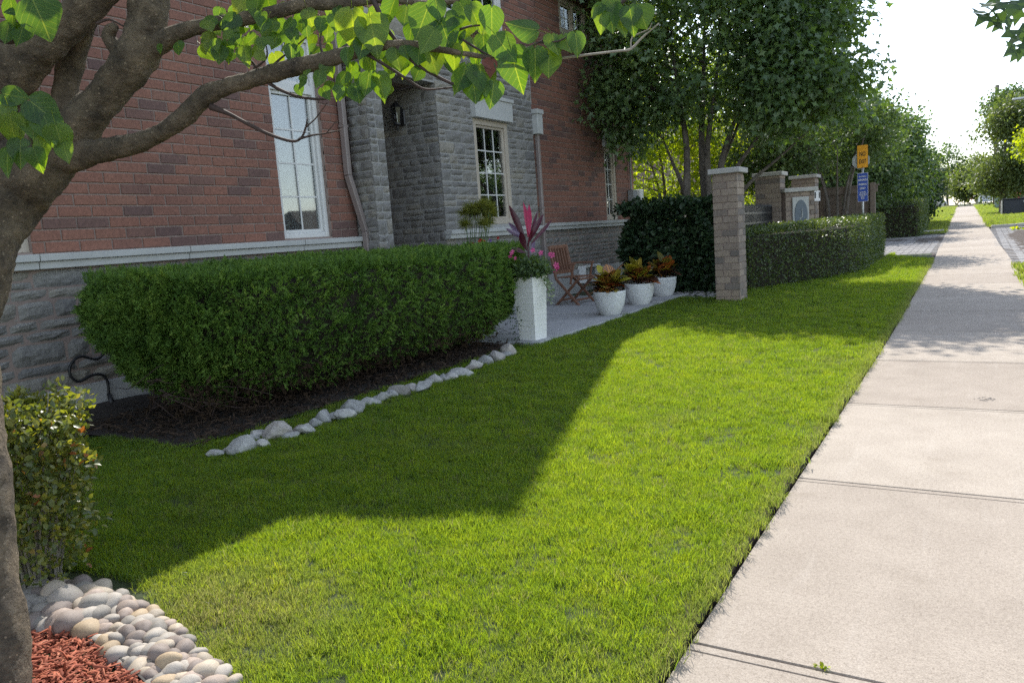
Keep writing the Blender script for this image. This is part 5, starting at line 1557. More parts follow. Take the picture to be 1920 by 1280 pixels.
# ------------------------------------------------------------------ patio things
PZ = .062
MT['cord_dark'] = leaf_mat('maroon_leaf', [(0, (.050, .010, .022)), (1, (.11, .016, .035))], .25, (2.2, 1.2, 1.3), .35, .5, attr=False)
MT['cord_red'] = leaf_mat('crimson_leaf', [(0, (.36, .015, .07)), (1, (.50, .03, .11))], .35, (1.6, 1, 1.1), .35, .5, attr=False)
MT['cord_purple'] = leaf_mat('purple_leaf', [(0, (.13, .085, .15)), (1, (.18, .13, .21))], .15, (1.3, 1, 1.4), .35, .6, attr=False)
MT['pink'] = leaf_mat('pink_petal', [(0, (.60, .07, .24)), (1, (.75, .20, .42))], .35, (1.2, 1, 1.1), .5, .3, attr=False)
MT['redpetal'] = leaf_mat('red_petal', [(0, (.40, .015, .02)), (1, (.55, .04, .04))], .3, (1.2, 1, 1), .5, .3, attr=False)
MT['whitepetal'] = leaf_mat('white_petal', [(0, (.65, .62, .66)), (1, (.75, .72, .76))], .3, (1, 1, 1), .5, .3, attr=False)
MT['purplepetal'] = leaf_mat('violet_petal', [(0, (.20, .09, .42)), (1, (.28, .14, .52))], .3, (1, 1, 1), .5, .3, attr=False)
MT['variegated'] = leaf_mat('variegated_leaf', [(.1, (.10, .16, .08)), (.5, (.20, .26, .15)), (1, (.42, .45, .33))], .25, (1.4, 1.5, .8), .5, .4)
MT['papyrus'] = leaf_mat('papyrus_ray', [(.1, (.10, .13, .03)), (1, (.22, .23, .06))], .45, (2.0, 1.8, .5), .6, .2)
def tall_planter(name, label, x, y, rz, h=.63, b0=.100, b1=.126):
    t = thing(name, label, 'planter', (x, y, PZ), rz)
    m = MB(); nb = 22
    for i in range(nb):
        z0, z1 = h*i/nb, h*(i+1)/nb
        a = b0+(b1-b0)*(z0+z1)/2/h+.0005*(1 if i % 2 else -1)
        m.box((0, 0, (z0+z1)/2), (2*a, 2*a, z1-z0+.0005), .0011, Matrix.Rotation(0.0, 3, 'Z'))
    m.build('pot', MT['plastic_white'], t, world_space=False)
    m = MB()
    for s in (-1, 1):
        m.box((s*(b1-.006), 0, h+.006), (.024, 2*b1+.012, .016), .003); m.box((0, s*(b1-.006), h+.006), (2*b1-.013, .024, .016), .003)
    m.build('rim', MT['plastic_white'], t, world_space=False)
    m = MB(); m.box((0, 0, h-.001), (2*b1-.03, 2*b1-.03, .02)); m.build('soil', MT['soil'], t, world_space=False)
    return t
tall_planter('tall_planter', 'tall white tapered square planter at the hedge end holding pink flowers', -3.925, 6.83, math.radians(-6))
tall_planter('tall_planter', 'white planter with papyrus standing behind the juniper hedge, mostly hidden', -5.28, 7.42, math.radians(8), .50)

def blade_leaf(root, base, tip, w, mat, bend=.15, roll=0.0, name='leaf', st=((0, .12), (.15, .45), (.35, .85), (.55, 1), (.75, .8), (.9, .4), (1, .02)), fold=.25):
    base, tip = Vector(base), Vector(tip); ax = tip-base; Ln = ax.length; ax.normalize()
    side = ax.cross(CF).normalized(); side = Matrix.Rotation(roll, 3, ax) @ side
    nrm = side.cross(ax)
    if nrm.z < 0: nrm = -nrm
    V, F = [], []
    for i, (t, k) in enumerate(st):
        c = base+ax*(t*Ln)+nrm*(bend*Ln*4*t*(1-t))*.5
        for s in (-1, -.5, 0, .5, 1): V.append(c+side*(s*w*k)+nrm*(fold*abs(s)*w*k))
    for i in range(len(st)-1):
        for j in range(4): F.append((i*5+j, i*5+j+1, (i+1)*5+j+1, (i+1)*5+j))
    o = mesh_obj(name, V, F, mat, smooth=True); attach(o, root); return o
D0 = (Vector((-3.925, 6.83, .7))-CAMPOS).dot(CF)
t = thing('cordyline', 'tall crimson and maroon cordyline rising from the white tapered planter', 'plant', (-3.93, 6.83, PZ+.64))
b = at(990, 478, D0+.03)
m = MB(); m.tube([(b.x, b.y, PZ+.62), tuple(at(990, 455, D0+.03))], [.012, .009], 8); m.build('stem', MT['cord_dark'], t)
for (bx, by, tx, ty, w, mt, dd) in [(985, 450, 954, 384, .034, 'cord_dark', -.05), (990, 445, 981, 379, .030, 'cord_red', .02), (992, 445, 992, 383, .026, 'cord_red', .06), (994, 452, 1019, 401, .028, 'cord_dark', -.02), (995, 458, 1035, 412, .020, 'cord_dark', .05), (994, 462, 1030, 424, .018, 'cord_purple', .1),
                                    (986, 448, 948, 428, .024, 'cord_purple', -.1), (985, 445, 953, 417, .024, 'cord_purple', .08), (988, 470, 976, 434, .036, 'cord_dark', -.12), (986, 474, 955, 466, .026, 'cord_dark', -.08), (990, 462, 999, 430, .016, 'cord_dark', -.08), (994, 476, 1003, 452, .016, 'cord_purple', .08), (992, 446, 1008, 395, .016, 'cord_dark', .1)]:
    blade_leaf(t, at(bx, by, D0+.02), at(tx, ty, D0+.02+dd), w, MT[mt], random.uniform(.05, .2), random.uniform(-.6, .6))
t = thing('flowering_plant', 'bushy green plant with pink trumpet flowers spilling over the white tapered planter', 'plant', (-3.92, 6.83, PZ+.64))
n = 1500; q = RNG.normal(0, 1, (n, 3)); q = unit(q)*RNG.random((n, 1))**.4
P = np.array([-3.92, 6.83, .79])+q*np.array([.24, .24, .135]); Nn = unit(q+np.array([0, 0, .2]))
surface_leaves('foliage', P, Nn, .042, (OVAL_V, OVAL_F), MT['midleaf'], t, .02, .4, .2)['kind'] = 'stuff'
n = 260; X = []
for i in range(9):
    a = random.uniform(.5, 1.8); L_ = random.uniform(.10, .34); x0 = Vector((-3.92+.16*math.cos(a-.6), 6.83+.16*math.sin(a-.6)-.02, .72))
    for k in range(int(L_*70)): X.append((x0.x+.05*math.cos(a-.6)*(1-2.7**(-k/4))+random.uniform(-.02, .02), x0.y+.05*math.sin(a-.6)+random.uniform(-.02, .02), x0.z-.014*k+random.uniform(-.01, .01)))
P = np.array(X); surface_leaves('trailing_foliage', P, unit(np.c_[P[:, :2]-np.array([-3.92, 6.83]), np.zeros(len(P))]), .038, (OVAL_V, OVAL_F), MT['variegated'], t, .01, .2, .4)['kind'] = 'stuff'
X = []
for i in range(5):
    p = at(954+i*5, 590, D0-.05)
    for k in range(9): X.append((p.x+random.uniform(-.012, .012), p.y+random.uniform(-.012, .012), .42-.042*k*random.uniform(.7, 1)-.0*i))
P = np.array(X); P = P[P[:, 2] > .08]; surface_leaves('trailing_foliage', P, unit(np.tile([.3, -1., .2], (len(P), 1))), .028, (OVAL_V, OVAL_F), MT['darkleaf'], t, .004, .1, .6)['kind'] = 'stuff'
def flower(root, p, r, mat, name='flower', n=5, facing=None):
    p = Vector(p); f = (facing or Vector((random.uniform(-.2, .5), -1, random.uniform(.1, .8)))).normalized()
    x = f.cross(Vector((0, 0, 1))).normalized(); y = f.cross(x)
    V = [p-f*r*.5]; F = []
    for k in range(n):
        a = 6.283*k/n
        for da, rr, ff in ((-.55, .62, .12), (-.25, 1.0, .0), (.25, 1.0, .02), (.55, .62, .12)):
            V.append(p+(x*math.cos(a+da)+y*math.sin(a+da))*r*rr*random.uniform(.9, 1.1)+f*r*ff)
        b_ = 1+k*4; F += [(0, b_, b_+1), (0, b_+1, b_+2), (0, b_+2, b_+3)]
    o = mesh_obj(name, V, F, mat); attach(o, root)
for px, py, r, dd in ((960, 473, .032, -.2), (957, 480, .026, -.2), (999, 469, .026, -.1), (1014, 474, .030, -.12), (1035, 478, .034, -.05), (1030, 476, .02, -.05), (1043, 497, .032, -.05), (1041, 505, .030, -.05), (1046, 502, .024, -.05), (966, 484, .02, -.2)):
    flower(t, at(px, py, D0+dd), r, MT['pink'])
D1 = (Vector((-5.28, 7.42, .8))-CAMPOS).dot(CF)
t = thing('papyrus_plant', 'papyrus with feathery olive mop heads standing above the juniper hedge', 'plant', (-5.28, 7.42, PZ+.51))
m = MB(); HP, HT = [], []
for (bx, tx, ty, dd) in [(880, 872, 408, 0), (884, 880, 404, .1), (886, 885, 400, -.1), (888, 892, 410, .05), (890, 896, 402, .15), (896, 902, 398, -.05), (900, 905, 392, 0), (903, 913, 396, .1), (905, 918, 400, -.08), (908, 922, 410, .05), (882, 873, 430, -.15), (906, 915, 425, .1), (898, 907, 428, -.15)]:
    p, q = at(bx, 480, D1+dd*.4), at(tx, ty-8, D1+dd); m.tube([p, p.lerp(q, .5)+Vector((0, 0, .01)), q], [.0055, .005, .004], 5, cap=False)
    for k in range(270):
        d = Vector((random.gauss(0, 1), random.gauss(0, 1), random.gauss(.45, .8))).normalized(); HP.append(tuple(q)); HT.append(tuple(d))
m.build('stems', simple('papyrus_stem', (.05, .10, .025), .5, .2, 20, 0), t)
HP, HT = np.array(HP), np.array(HT); Rm = rot_from(HT, unit(RNG.normal(0, 1, HT.shape)))
RAY_V = [(0, 0, 0), (.5, .022, .05), (1, 0, -.14), (.5, -.022, .05)]
scatter('mop_heads', HP, Rm, RNG.uniform(.07, .14, len(HP)), RAY_V, KITE_F, MT['papyrus'], parent=t)['kind'] = 'stuff'
t = thing('annual_flowers', 'red, white and violet flowers with lime foliage round the foot of the papyrus', 'flowers', (-5.2, 7.35, PZ+.51))
n = 500; q = unit(RNG.normal(0, 1, (n, 3)))*RNG.random((n, 1))**.4
c = at(890, 478, D1-.15); P = np.array(c)+q*np.array([.22, .15, .10]); surface_leaves('foliage', P, unit(q+np.array([0, 0, .4])), .035, (OVAL_V, OVAL_F), MT['midleaf'], t, .01)['kind'] = 'stuff'
c = at(943, 474, D1-.25); P = np.array(c)+q*np.array([.14, .10, .07]); surface_leaves('lime_foliage', P, unit(q+np.array([0, 0, .4])), .035, (OVAL_V, OVAL_F), MT['limeleaf'], t, .01)['kind'] = 'stuff'
for px, py, r, mt in ((884, 459, .035, 'redpetal'), (890, 463, .03, 'redpetal'), (879, 462, .028, 'redpetal'), (901, 452, .032, 'redpetal'), (906, 453, .028, 'redpetal'), (934, 446, .02, 'redpetal'), (882, 468, .03, 'whitepetal'), (919, 452, .026, 'purplepetal')):
    flower(t, at(px, py, D1-.3), r, MT[mt])

# folding wooden chair facing the street
def folding_chair():
    t = thing('folding_chair', 'brown slatted wooden folding chair standing on the patio by the stone wall', 'chair', (-5.06, 10.12, PZ), math.radians(-8))
    W = MT['wood']; P_ = dict(world_space=False)
    w = .43
    for s in (-1, 1):
        y = s*w/2
        m = MB(); m.bar((.22, y, 0), (-.17, y, .40), .028, .036, .004); m.bar((-.17, y, .40), (-.26, y, .88), .028, .036, .004); m.build('back_leg', W, t, **P_)
        m = MB(); m.bar((-.22, y-s*.032, 0), (.22, y-s*.032, .41), .028, .036, .004); m.build('front_leg', W, t, **P_)
        m = MB(); m.bar((-.20, y+s*.03, .60), (.20, y+s*.03, .61), .045, .022, .005); m.bar((.17, y+s*.03, .60), (.10, y+s*.03, .32), .026, .026, .003); m.build('armrest', W, t, **P_)
    m = MB(); m.bar((-.255, -w/2, .86), (-.255, w/2, .86), .022, .055, .004); m.build('top_rail', W, t, **P_)
    m = MB(); m.bar((-.185, -w/2, .49), (-.185, w/2, .49), .022, .05, .004); m.build('bottom_rail', W, t, **P_)
    for k in range(6):
        y = -w/2+.045+k*(w-.09)/5
        m = MB(); m.bar((-.187, y, .50), (-.251, y, .845), .012, .046, .003, up=(1, 0, 0)); m.build('back_slat', W, t, **P_)
    for k in range(6):
        x = -.15+k*.066
        m = MB(); m.bar((x, -w/2+.03, .418), (x, w/2-.03, .418), .054, .016, .003); m.build('seat_slat', W, t, **P_)
    for x, z in ((.13, .085), (-.13, .085), (.20, .385)):
        m = MB(); m.bar((x, -w/2, z), (x, w/2, z), .022, .03, .003); m.build('stretcher', W, t, **P_)
folding_chair()

# three white bowls of croton
MT['cr_y'] = leaf_mat('croton_yellow', [(0, (.42, .36, .04)), (1, (.30, .30, .03))], .3, (1.3, 1.2, .5), .35, .5, attr=False)
MT['cr_o'] = leaf_mat('croton_orange', [(0, (.42, .13, .025)), (1, (.34, .09, .03))], .3, (1.4, 1, .6), .35, .5, attr=False)
MT['cr_d'] = leaf_mat('croton_dark', [(0, (.045, .022, .018)), (1, (.085, .035, .020))], .2, (2, 1.2, .8), .35, .5, attr=False)
MT['cr_g'] = leaf_mat('croton_olive', [(0, (.09, .10, .02)), (1, (.16, .13, .02))], .3, (1.6, 1.4, .6), .35, .5, attr=False)
def croton_leaf_mat(name, base, vein):
    m, nt, b = new_mat(name)
    uv = nt.nodes.new('ShaderNodeUVMap').outputs[0]; sx = nt.nodes.new('ShaderNodeSeparateXYZ'); L(nt, uv, sx.inputs[0])
    v = math_(nt, 'ABSOLUTE', math_(nt, 'SUBTRACT', sx.outputs[1], .5))
    mid = math_(nt, 'LESS_THAN', v, .05)
    f = math_(nt, 'FRACT', math_(nt, 'SUBTRACT', math_(nt, 'MULTIPLY', sx.outputs[0], 8.0), math_(nt, 'MULTIPLY', v, 5.0)))
    side = math_(nt, 'LESS_THAN', math_(nt, 'ABSOLUTE', math_(nt, 'SUBTRACT', f, .5)), .2)
    c = mix(nt, base, vein, math_(nt, 'MAXIMUM', mid, side))
    L(nt, c, b.inputs['Base Color']); b.inputs['Roughness'].default_value = .35
    return m
MT['cr_v'] = croton_leaf_mat('croton_veined', (.05, .055, .015), (.50, .38, .06))
MT['cr_w'] = croton_leaf_mat('croton_veined_orange', (.10, .035, .02), (.45, .20, .04))
OST = [(0, .05), (.08, .12), (.2, .55), (.4, .95), (.6, 1.0), (.8, .75), (.93, .35), (1, .03)]
def croton_leaf_mesh(i):
    V, F, U = [], [], []; bend, fold = random.uniform(.1, .45), random.uniform(.1, .35)
    for t_, k in OST:
        for s in (-1, -.5, 0, .5, 1): V.append((t_, s*k*.19, fold*abs(s)*.19*k-bend*t_*t_)); U.append((t_, .5+s*.5))
    for a in range(len(OST)-1):
        for j in range(4): F.append((a*5+j, a*5+j+1, (a+1)*5+j+1, (a+1)*5+j))
    return V, F, U
CLM = {}
def croton(x, y, which, seed, top):
    random.seed(seed)
    t = thing('bowl_planter', f'white ribbed bowl planter, {which} of the three on the patio edge', 'planter', (x, y, PZ), 0, 'white bowl planters with crotons')
    prof = [(.10, 0), (.112, .012), (.142, .06), (.168, .13), (.182, .20), (.188, .265), (.190, .285), (.182, .288), (.176, .27), (.170, .25)]
    t.scale = (1.08, 1.08, 1.06); m = MB(); m.lathe(prof, 40); m.build('bowl', MT['potwhite'], t, smooth=True, world_space=False)
    m = MB(); m.lathe([(.172, .24), (.11, .248), (.01, .252)], 24); m.build('soil', MT['soil'], t, world_space=False)
    c = thing('croton', f'croton with orange, yellow and dark leaves in the {which} white bowl planter', 'plant', (x, y, PZ+.268), 0, 'crotons in white bowls')
    m = MB()
    st = []
    for k in range(7):
        a = random.uniform(0, 6.28); q = Vector((.07*math.cos(a), .07*math.sin(a), random.uniform(.08, .20))); st.append(q)
        m.tube([(q.x*.3, q.y*.3, -.02), tuple(q)], [.008, .006], 6)
    m.build('stem', MT['cr_d'], c, world_space=False)
    for k in range(92):
        q = random.choice(st)*random.uniform(.3, 1.1)
        a = random.uniform(0, 6.28); el = random.uniform(.05, 1.35)
        hi = q.z > .07 and el > .25
        mt = random.choices(['cr_y', 'cr_o', 'cr_v', 'cr_w', 'cr_g', 'cr_d'], top if hi else (.4, 1.6, .6, 1.6, .8, 4))[0]
        key = (mt, random.randrange(3))
        if key not in CLM:
            V, F, U = croton_leaf_mesh(key[1]); o = mesh_obj('leaf', V, F, MT[mt], smooth=True, uvs=U); CLM[key] = o.data; bpy.data.objects.remove(o)
        o = bpy.data.objects.new('leaf', CLM[key]); COL.objects.link(o); o.parent = c
        tdir = Vector((math.cos(a)*math.cos(el), math.sin(a)*math.cos(el), math.sin(el)))
        nn = Vector((-math.cos(a)*math.sin(el), -math.sin(a)*math.sin(el), math.cos(el)))+Vector((random.uniform(-.3, .3), random.uniform(-.3, .3), 0))
        nn = (nn-tdir*nn.dot(tdir)).normalized(); s = nn.cross(tdir); L_ = random.uniform(.17, .265)
        M_ = Matrix((tdir*L_, s*L_*1.6, nn*L_)).transposed().to_4x4(); M_.translation = q
        loc, rot, sc = M_.decompose(); o.location = loc; o.rotation_euler = rot.to_euler(); o.scale = sc
croton(-3.94, 8.84, 'nearest', 3, (5, 2.2, 5, 1.6, 2, .4))
croton(-3.98, 9.94, 'middle', 5, (5, 2.8, 4, 1.6, 1.5, .4))
croton(-4.02, 10.98, 'farthest', 8, (2.5, 3.5, 1.5, 2, 2.5, .6))
random.seed(21)

# ------------------------------------------------------------------ gate pillars, sign wall, fence
def brick_pillar(name, label, x0, x1, y0, y1, h, z0, limit, cap_h=.07, over=.045, group='buff brick gate pillars'):
    t = thing(name, label, 'pillar', ((x0+x1)/2, (y0+y1)/2, z0), 0, group)
    m = MB(); m.box(((x0+x1)/2, (y0+y1)/2, z0+h/2-.02), (x1-x0-.02, y1-y0-.02, h+.04)); m.build('core', MT['mortar'], t)
    f1 = Face((0, y0, z0), (1, 0, 0), (0, -1, 0)); f2 = Face((x1, 0, z0), (0, 1, 0), (1, 0, 0))
    f3 = Face((0, y1, z0), (-1, 0, 0), (0, 1, 0)); f4 = Face((x0, 0, z0), (0, -1, 0), (-1, 0, 0))
    def items(a, b, odd):
        out = []; v = 0; r = odd
        while v < h-.03:
            hh = min(.0889, h-v); W_ = b-a
            cut = [a, a+W_*(.62 if r % 2 else .36)+random.uniform(-.015, .015), b]
            if W_ > .55: cut = [a, a+W_*(.30 if r % 2 else .18), a+W_*(.68 if r % 2 else .52), a+W_*(.9 if r % 2 else .84), b]
            for p, q in zip(cut, cut[1:]): out.append((p+(.004 if p > a else 0), q-(.004 if q < b else 0), v+.004, v+hh-.004))
            v += .0889; r += 1
        return out
    ents = lay(f1, items(x0, x1, 0), t, None, 0, '', None)+lay(f2, items(y0, y1, 1), t, None, 0, '', None)
    ents += [(0, e[1], e[2]) for e in lay(f3, items(-x1, -x0, 0), t, None, 0, '', None)+lay(f4, items(-y1, -y0, 1), t, None, 0, '', None)]
    place_bricks(ents, t, MT['gatebrick'], limit)
    m = MB(); m.box(((x0+x1)/2, (y0+y1)/2, z0+h+cap_h/2), (x1-x0+2*over, y1-y0+2*over, cap_h), .008); m.build('cap', MT['capstone'], t)
    return t
brick_pillar('brick_pillar', 'nearest buff brick gate pillar with a flat stone cap, between dark bush and hedge', -3.02, -2.69, 10.27, 10.62, 1.71, .03, 200)
brick_pillar('brick_pillar', 'wide brick pillar just behind the black iron fence, left of the oval plaque', -3.60, -3.14, 15.0, 15.42, 1.83, .06, 200)
brick_pillar('brick_pillar', 'brick pillar right of the oval plaque wall, bearing the small house number', -3.34, -2.87, 17.0, 17.4, 1.80, .075, 200)
_a, _b, _c = on_y(1630, 360, 31.2), on_y(1649, 360, 31.2), on_y(1640, 347, 31.2)
brick_pillar('brick_pillar', 'far sunlit brick pillar beyond the blue parking sign', _a.x, _b.x, 31.2, 31.75, _c.z-.27, .25, 0)

t = thing('sign_wall', 'low brick wall with stone cap and pale oval relief plaque between two pillars', 'wall', (-2.84, 15.22, .06), math.radians(43.7))
m = MB(); m.box((0, .10, .75), (.60, .18, 1.52)); m.build('core', MT['mortar'], t, world_space=False)
fw_ = Face((0, 0, 0), (1, 0, 0), (0, -1, 0))
M0 = wm(t)
def wall_face(it): return it
ents = course_bricks(-.30, .30, 0, 1.50, [(-.18, .18, .75, 1.41)], .21, .0889)
for (u0, u1, v0, v1) in ents:
    o = bpy.data.objects.new('brick', brick_mesh(u1-u0, v1-v0, random.randrange(5), MT['gatebrick'])); COL.objects.link(o); o.parent = t
    M_ = fw_.mat((u0+u1)/2, (v0+v1)/2, .004); o.location = M_.translation; o.rotation_euler = M_.to_euler()
m = MB(); m.box((0, .09, 1.54), (.70, .30, .075), .008); m.build('cap', MT['capstone'], t, world_space=False)
m = MB(); m.box((0, -.012, 1.08), (.34, .03, .66), .006); pq = m.build('plaque', MT['precast'], t, world_space=False)
MT['slate'] = simple('slate_blue_relief', (.13, .155, .18), .7, .15, 20, .3, 60)
m = MB(); ov = [(.125*math.cos(a), .245*math.sin(a)) for a in np.linspace(0, 2*math.pi, 32, endpoint=False)]
vs = [(x*1.1, -.029, 1.085+z*1.1) for x, z in ov]+[(x*1.05, -.036, 1.085+z*1.05) for x, z in ov]; n = 32
m.add(vs, [tuple(range(n, 2*n))]+[(i, (i+1) % n, n+(i+1) % n, n+i) for i in range(n)]); o = m.build('oval', MT['slate'], None); o.parent = pq
m = MB()
m.tube([(.015, -.04, 1.03), (.015, -.04, 1.21)], [.010, .004], 6); m.tube([(-.06, -.04, .93), (-.03, -.04, 1.01), (.02, -.04, 1.05)], [.006, .008, .006], 6)
m.tube([(-.03, -.04, .88), (.02, -.04, .94), (.07, -.04, .98), (.085, -.04, .92)], [.006, .010, .010, .006], 6)
o = m.build('relief', MT['precast'], None); o.parent = pq

def text(name, s, size, mat, parent, loc, rx=90, rz=0, ext=.001, bold=0.0, sx=1.0):
    cu = bpy.data.curves.new(name, 'FONT'); cu.body = s; cu.size = size; cu.extrude = ext; cu.align_x = 'CENTER'; cu.align_y = 'CENTER'; cu.offset = bold; cu.space_line = .8
    tmp = bpy.data.objects.new('tmp_text', cu); COL.objects.link(tmp)
    dg = bpy.context.evaluated_depsgraph_get(); me = bpy.data.meshes.new_from_object(tmp.evaluated_get(dg)); bpy.data.objects.remove(tmp)
    me.materials.clear(); me.materials.append(mat)
    o = bpy.data.objects.new(name, me); COL.objects.link(o)
    o.location = loc; o.rotation_euler = (math.radians(rx), 0, math.radians(rz)); o.scale = (sx, 1, 1)
    if parent: o.parent = parent
    return o
t = thing('number_sign', 'small white house number sign on the corner of the brick pillar', 'sign', (-2.86, 17.06, 1.50), math.radians(35))
m = MB(); m.box((0, 0, 0), (.13, .07, .22), .004); m.build('box', MT['black'], t, world_space=False)
m = MB(); m.box((0, -.041, 0), (.122, .006, .21), .002); m.build('face', MT['paintwhite'], t, world_space=False)
text('digits', '11', .17, MT['ink'], t, (0, -.0455, .01), bold=.004)

# iron fence panel between the first two pillars
t = thing('iron_fence', 'black iron picket fence between the two brick gate pillars', 'fence', (-3.05, 12.8, .05))
m = MB()
A, B_ = Vector((-2.95, 10.66, 0)), Vector((-3.30, 14.96, 0))
for z in (.35, 1.06, 1.22): m.bar(A+Vector((0, 0, z)), B_+Vector((0, 0, z)), .03, .03)
m.build('rail', MT['black'], t)
n = 40
for i in range(n+1):
    p = A.lerp(B_, i/n); m = MB(); m.bar(p+Vector((0, 0, .1)), p+Vector((0, 0, 1.33)), .022); m.lathe([(.011, 0), (.001, .05)], 5, tuple(p+Vector((0, 0, 1.33)))); m.build('picket', MT['black'], t)

# board fence
t = thing('board_fence', 'weathered brown board fence with a wide top board beside the brick pillar', 'fence', (-2.75, 19.2, .09))
x = -3.75
while x < -2.0:
    m = MB(); m.box((x+.065, 19.2+random.uniform(-.004, .004), .82), (.128, .02, 1.44), .003); m.build('board', MT['fencewood'], t); x += .136
m = MB(); m.box((-2.85, 19.17, 1.60), (1.85, .035, .14), .004); m.build('top_board', MT['fencewood'], t)
m = MB(); m.box((-2.85, 19.2, 1.69), (1.9, .12, .03), .004); m.build('cap_board', MT['fencewood'], t)
for x in (-3.08, -2.02):
    m = MB(); m.box((x, 19.14, .9), (.10, .10, 1.68), .004); m.build('post', MT['fencewood'], t)

# street sign: back of a stop sign, NO EXIT tab, parking plate
SY = 18.2
sx0 = on_y(1618, 400, SY).x
t = thing('sign_post', 'grey steel post carrying an octagon sign back, orange NO EXIT tab and blue parking plate', 'sign', (sx0, SY, .06))
m = MB(); m.tube([(0, 0, 0), (0, 0, 2.25)], .022, 12); m.build('post', MT['galv'], t, smooth=True, world_space=False)
zc = lambda py: on_y(1618, py, SY).z-.06
xw = lambda px, py: on_y(px, py, SY).x-sx0
m = MB(); R_ = .168
oc = [(R_*math.cos(math.radians(22.5+45*k))/.924*1.0, R_*math.sin(math.radians(22.5+45*k))/.924) for k in range(8)]
zo = zc(301)
m.add([(x-.035, .03, zo+z) for x, z in oc]+[(x-.035, .036, zo+z) for x, z in oc], [tuple(range(8)), tuple(reversed(range(8, 16)))]+[(i, i+8, (i+1) % 8+8, (i+1) % 8) for i in range(8)])
m.build('octagon', MT['signback'], t, world_space=False)
def plate(name, x0, x1, z0, z1, y, mat, border=None, r=.014):
    m = MB(); pts = []
    for cx, cz, a0 in ((x1-r, z1-r, 0), (x0+r, z1-r, 90), (x0+r, z0+r, 180), (x1-r, z0+r, 270)):
        for k in range(4): a = math.radians(a0+30*k); pts.append((cx+r*math.cos(a), cz+r*math.sin(a)))
    n = len(pts)
    m.add([(x, y, z) for x, z in pts]+[(x, y+.003, z) for x, z in pts], [tuple(range(n)), tuple(reversed(range(n, 2*n)))]+[(i, n+i, n+(i+1) % n, (i+1) % n) for i in range(n)])
    return m.build(name, mat, t, world_space=False)
x0, x1 = xw(1607.5, 300), xw(1628, 300); z0, z1 = zc(315), zc(272)
plate('no_exit_rim', x0, x1, z0, z1, -.030, MT['ink']); p1 = plate('no_exit_tab', x0+.004, x1-.004, z0+.004, z1-.004, -.0345, MT['yellow'])
cxm = (x0+x1)/2
text('lettering', 'NO', .125, MT['ink'], t, (cxm, -.0365, z0+(z1-z0)*.60), bold=.002, sx=.62); text('lettering', 'EXIT', .125, MT['ink'], t, (cxm, -.0365, z0+(z1-z0)*.27), bold=.002, sx=.55)
m = MB(); m.lathe([(.007, 0), (.006, .004)], 8); m.v = [Matrix.Rotation(math.radians(90), 3, 'X') @ v + Vector((cxm, -.0345, z0+.03)) for v in m.v]; m.build('bolt', MT['ink'], t, world_space=False)
x0, x1 = xw(1608, 350), xw(1628, 350); z0, z1 = zc(378), zc(324.5)
plate('parking_rim', x0, x1, z0, z1, -.028, MT['paintwhite']); plate('parking_plate', x0+.006, x1-.006, z0+.006, z1-.006, -.0325, MT['blue'], r=.012)
cxm = (x0+x1)/2; hh = z1-z0
for s, f, sz, sx_ in (('PRIVATE PROPERTY', .875, .028, .62), ('AUTHORIZED', .755, .052, .58), ('PARKING', .60, .056, .66), ('ONLY', .465, .056, .75)):
    text('lettering', s, sz, MT['paintwhite'], t, (cxm, -.0345, z0+hh*f), bold=.0012, sx=sx_)
for k, s in enumerate(('UNAUTHORIZED', 'VEHICLES WILL BE', 'TAGGED OR TOWED', 'AT OWNERS', 'EXPENSE', 'BY-LAW')):
    text('lettering', s, .026, MT['paintwhite'], t, (cxm, -.0345, z0+hh*(.335-.047*k)), bold=.0006, sx=.62)

# clipped hedges and the dark bush
box_hedge('clipped_hedge', 'low clipped small leaved hedge turning the corner from the gate pillar to the drive', 'hedge', [(-2.94, 11.62), (-1.86, 13.85), (-1.70, 14.6), (-1.76, 18.9), (-2.55, 18.9), (-2.62, 14.9), (-3.5, 12.5)], gz, .945, 42000, .038, MT['boxleaf'], .03, depth=.035)
box_hedge('clipped_hedge', 'clipped hedge block beyond the driveway, before the dark trees', 'hedge', [(-2.95, 27.3), (-1.55, 27.6), (-1.50, 30.6), (-2.9, 30.6)], gz, 1.12, 14000, .06, MT['boxleaf'], .04)
box_hedge('dark_bush', 'tall dark glossy bush between the house corner and the nearest gate pillar', 'bush', [(-5.34, 12.25), (-4.9, 11.95), (-3.36, 11.75), (-3.42, 13.0), (-5.2, 13.2)], gz, 1.42, 21000, .085, MT['darkleaf'], .14, depth=.07, rim=.6, shape=(OVAL_V, OVAL_F))
# pale gravel strip at the bush foot
pm = [MB()]
for i in range(260):
    x = random.uniform(-4.5, -3.06); y = random.uniform(11.32, 11.85) if x < -3.7 else random.uniform(10.75, 11.7); r = random.uniform(.015, .035)
    M_ = Matrix.Rotation(random.uniform(0, 6), 3, 'Z')
    pm[0].add([M_ @ Vector((v.x*r*1.2, v.y*r, v.z*r*.7))+Vector((x, y, .05+r*.3)) for v in [vv.co for vv in ROCKS[i % 7].vertices]], [tuple(p.vertices) for p in ROCKS[i % 7].polygons])
tag(pm[0].build('gravel', MT['quartz']), 'pale loose stones at the foot of the dark bush', 'gravel', kind='stuff')

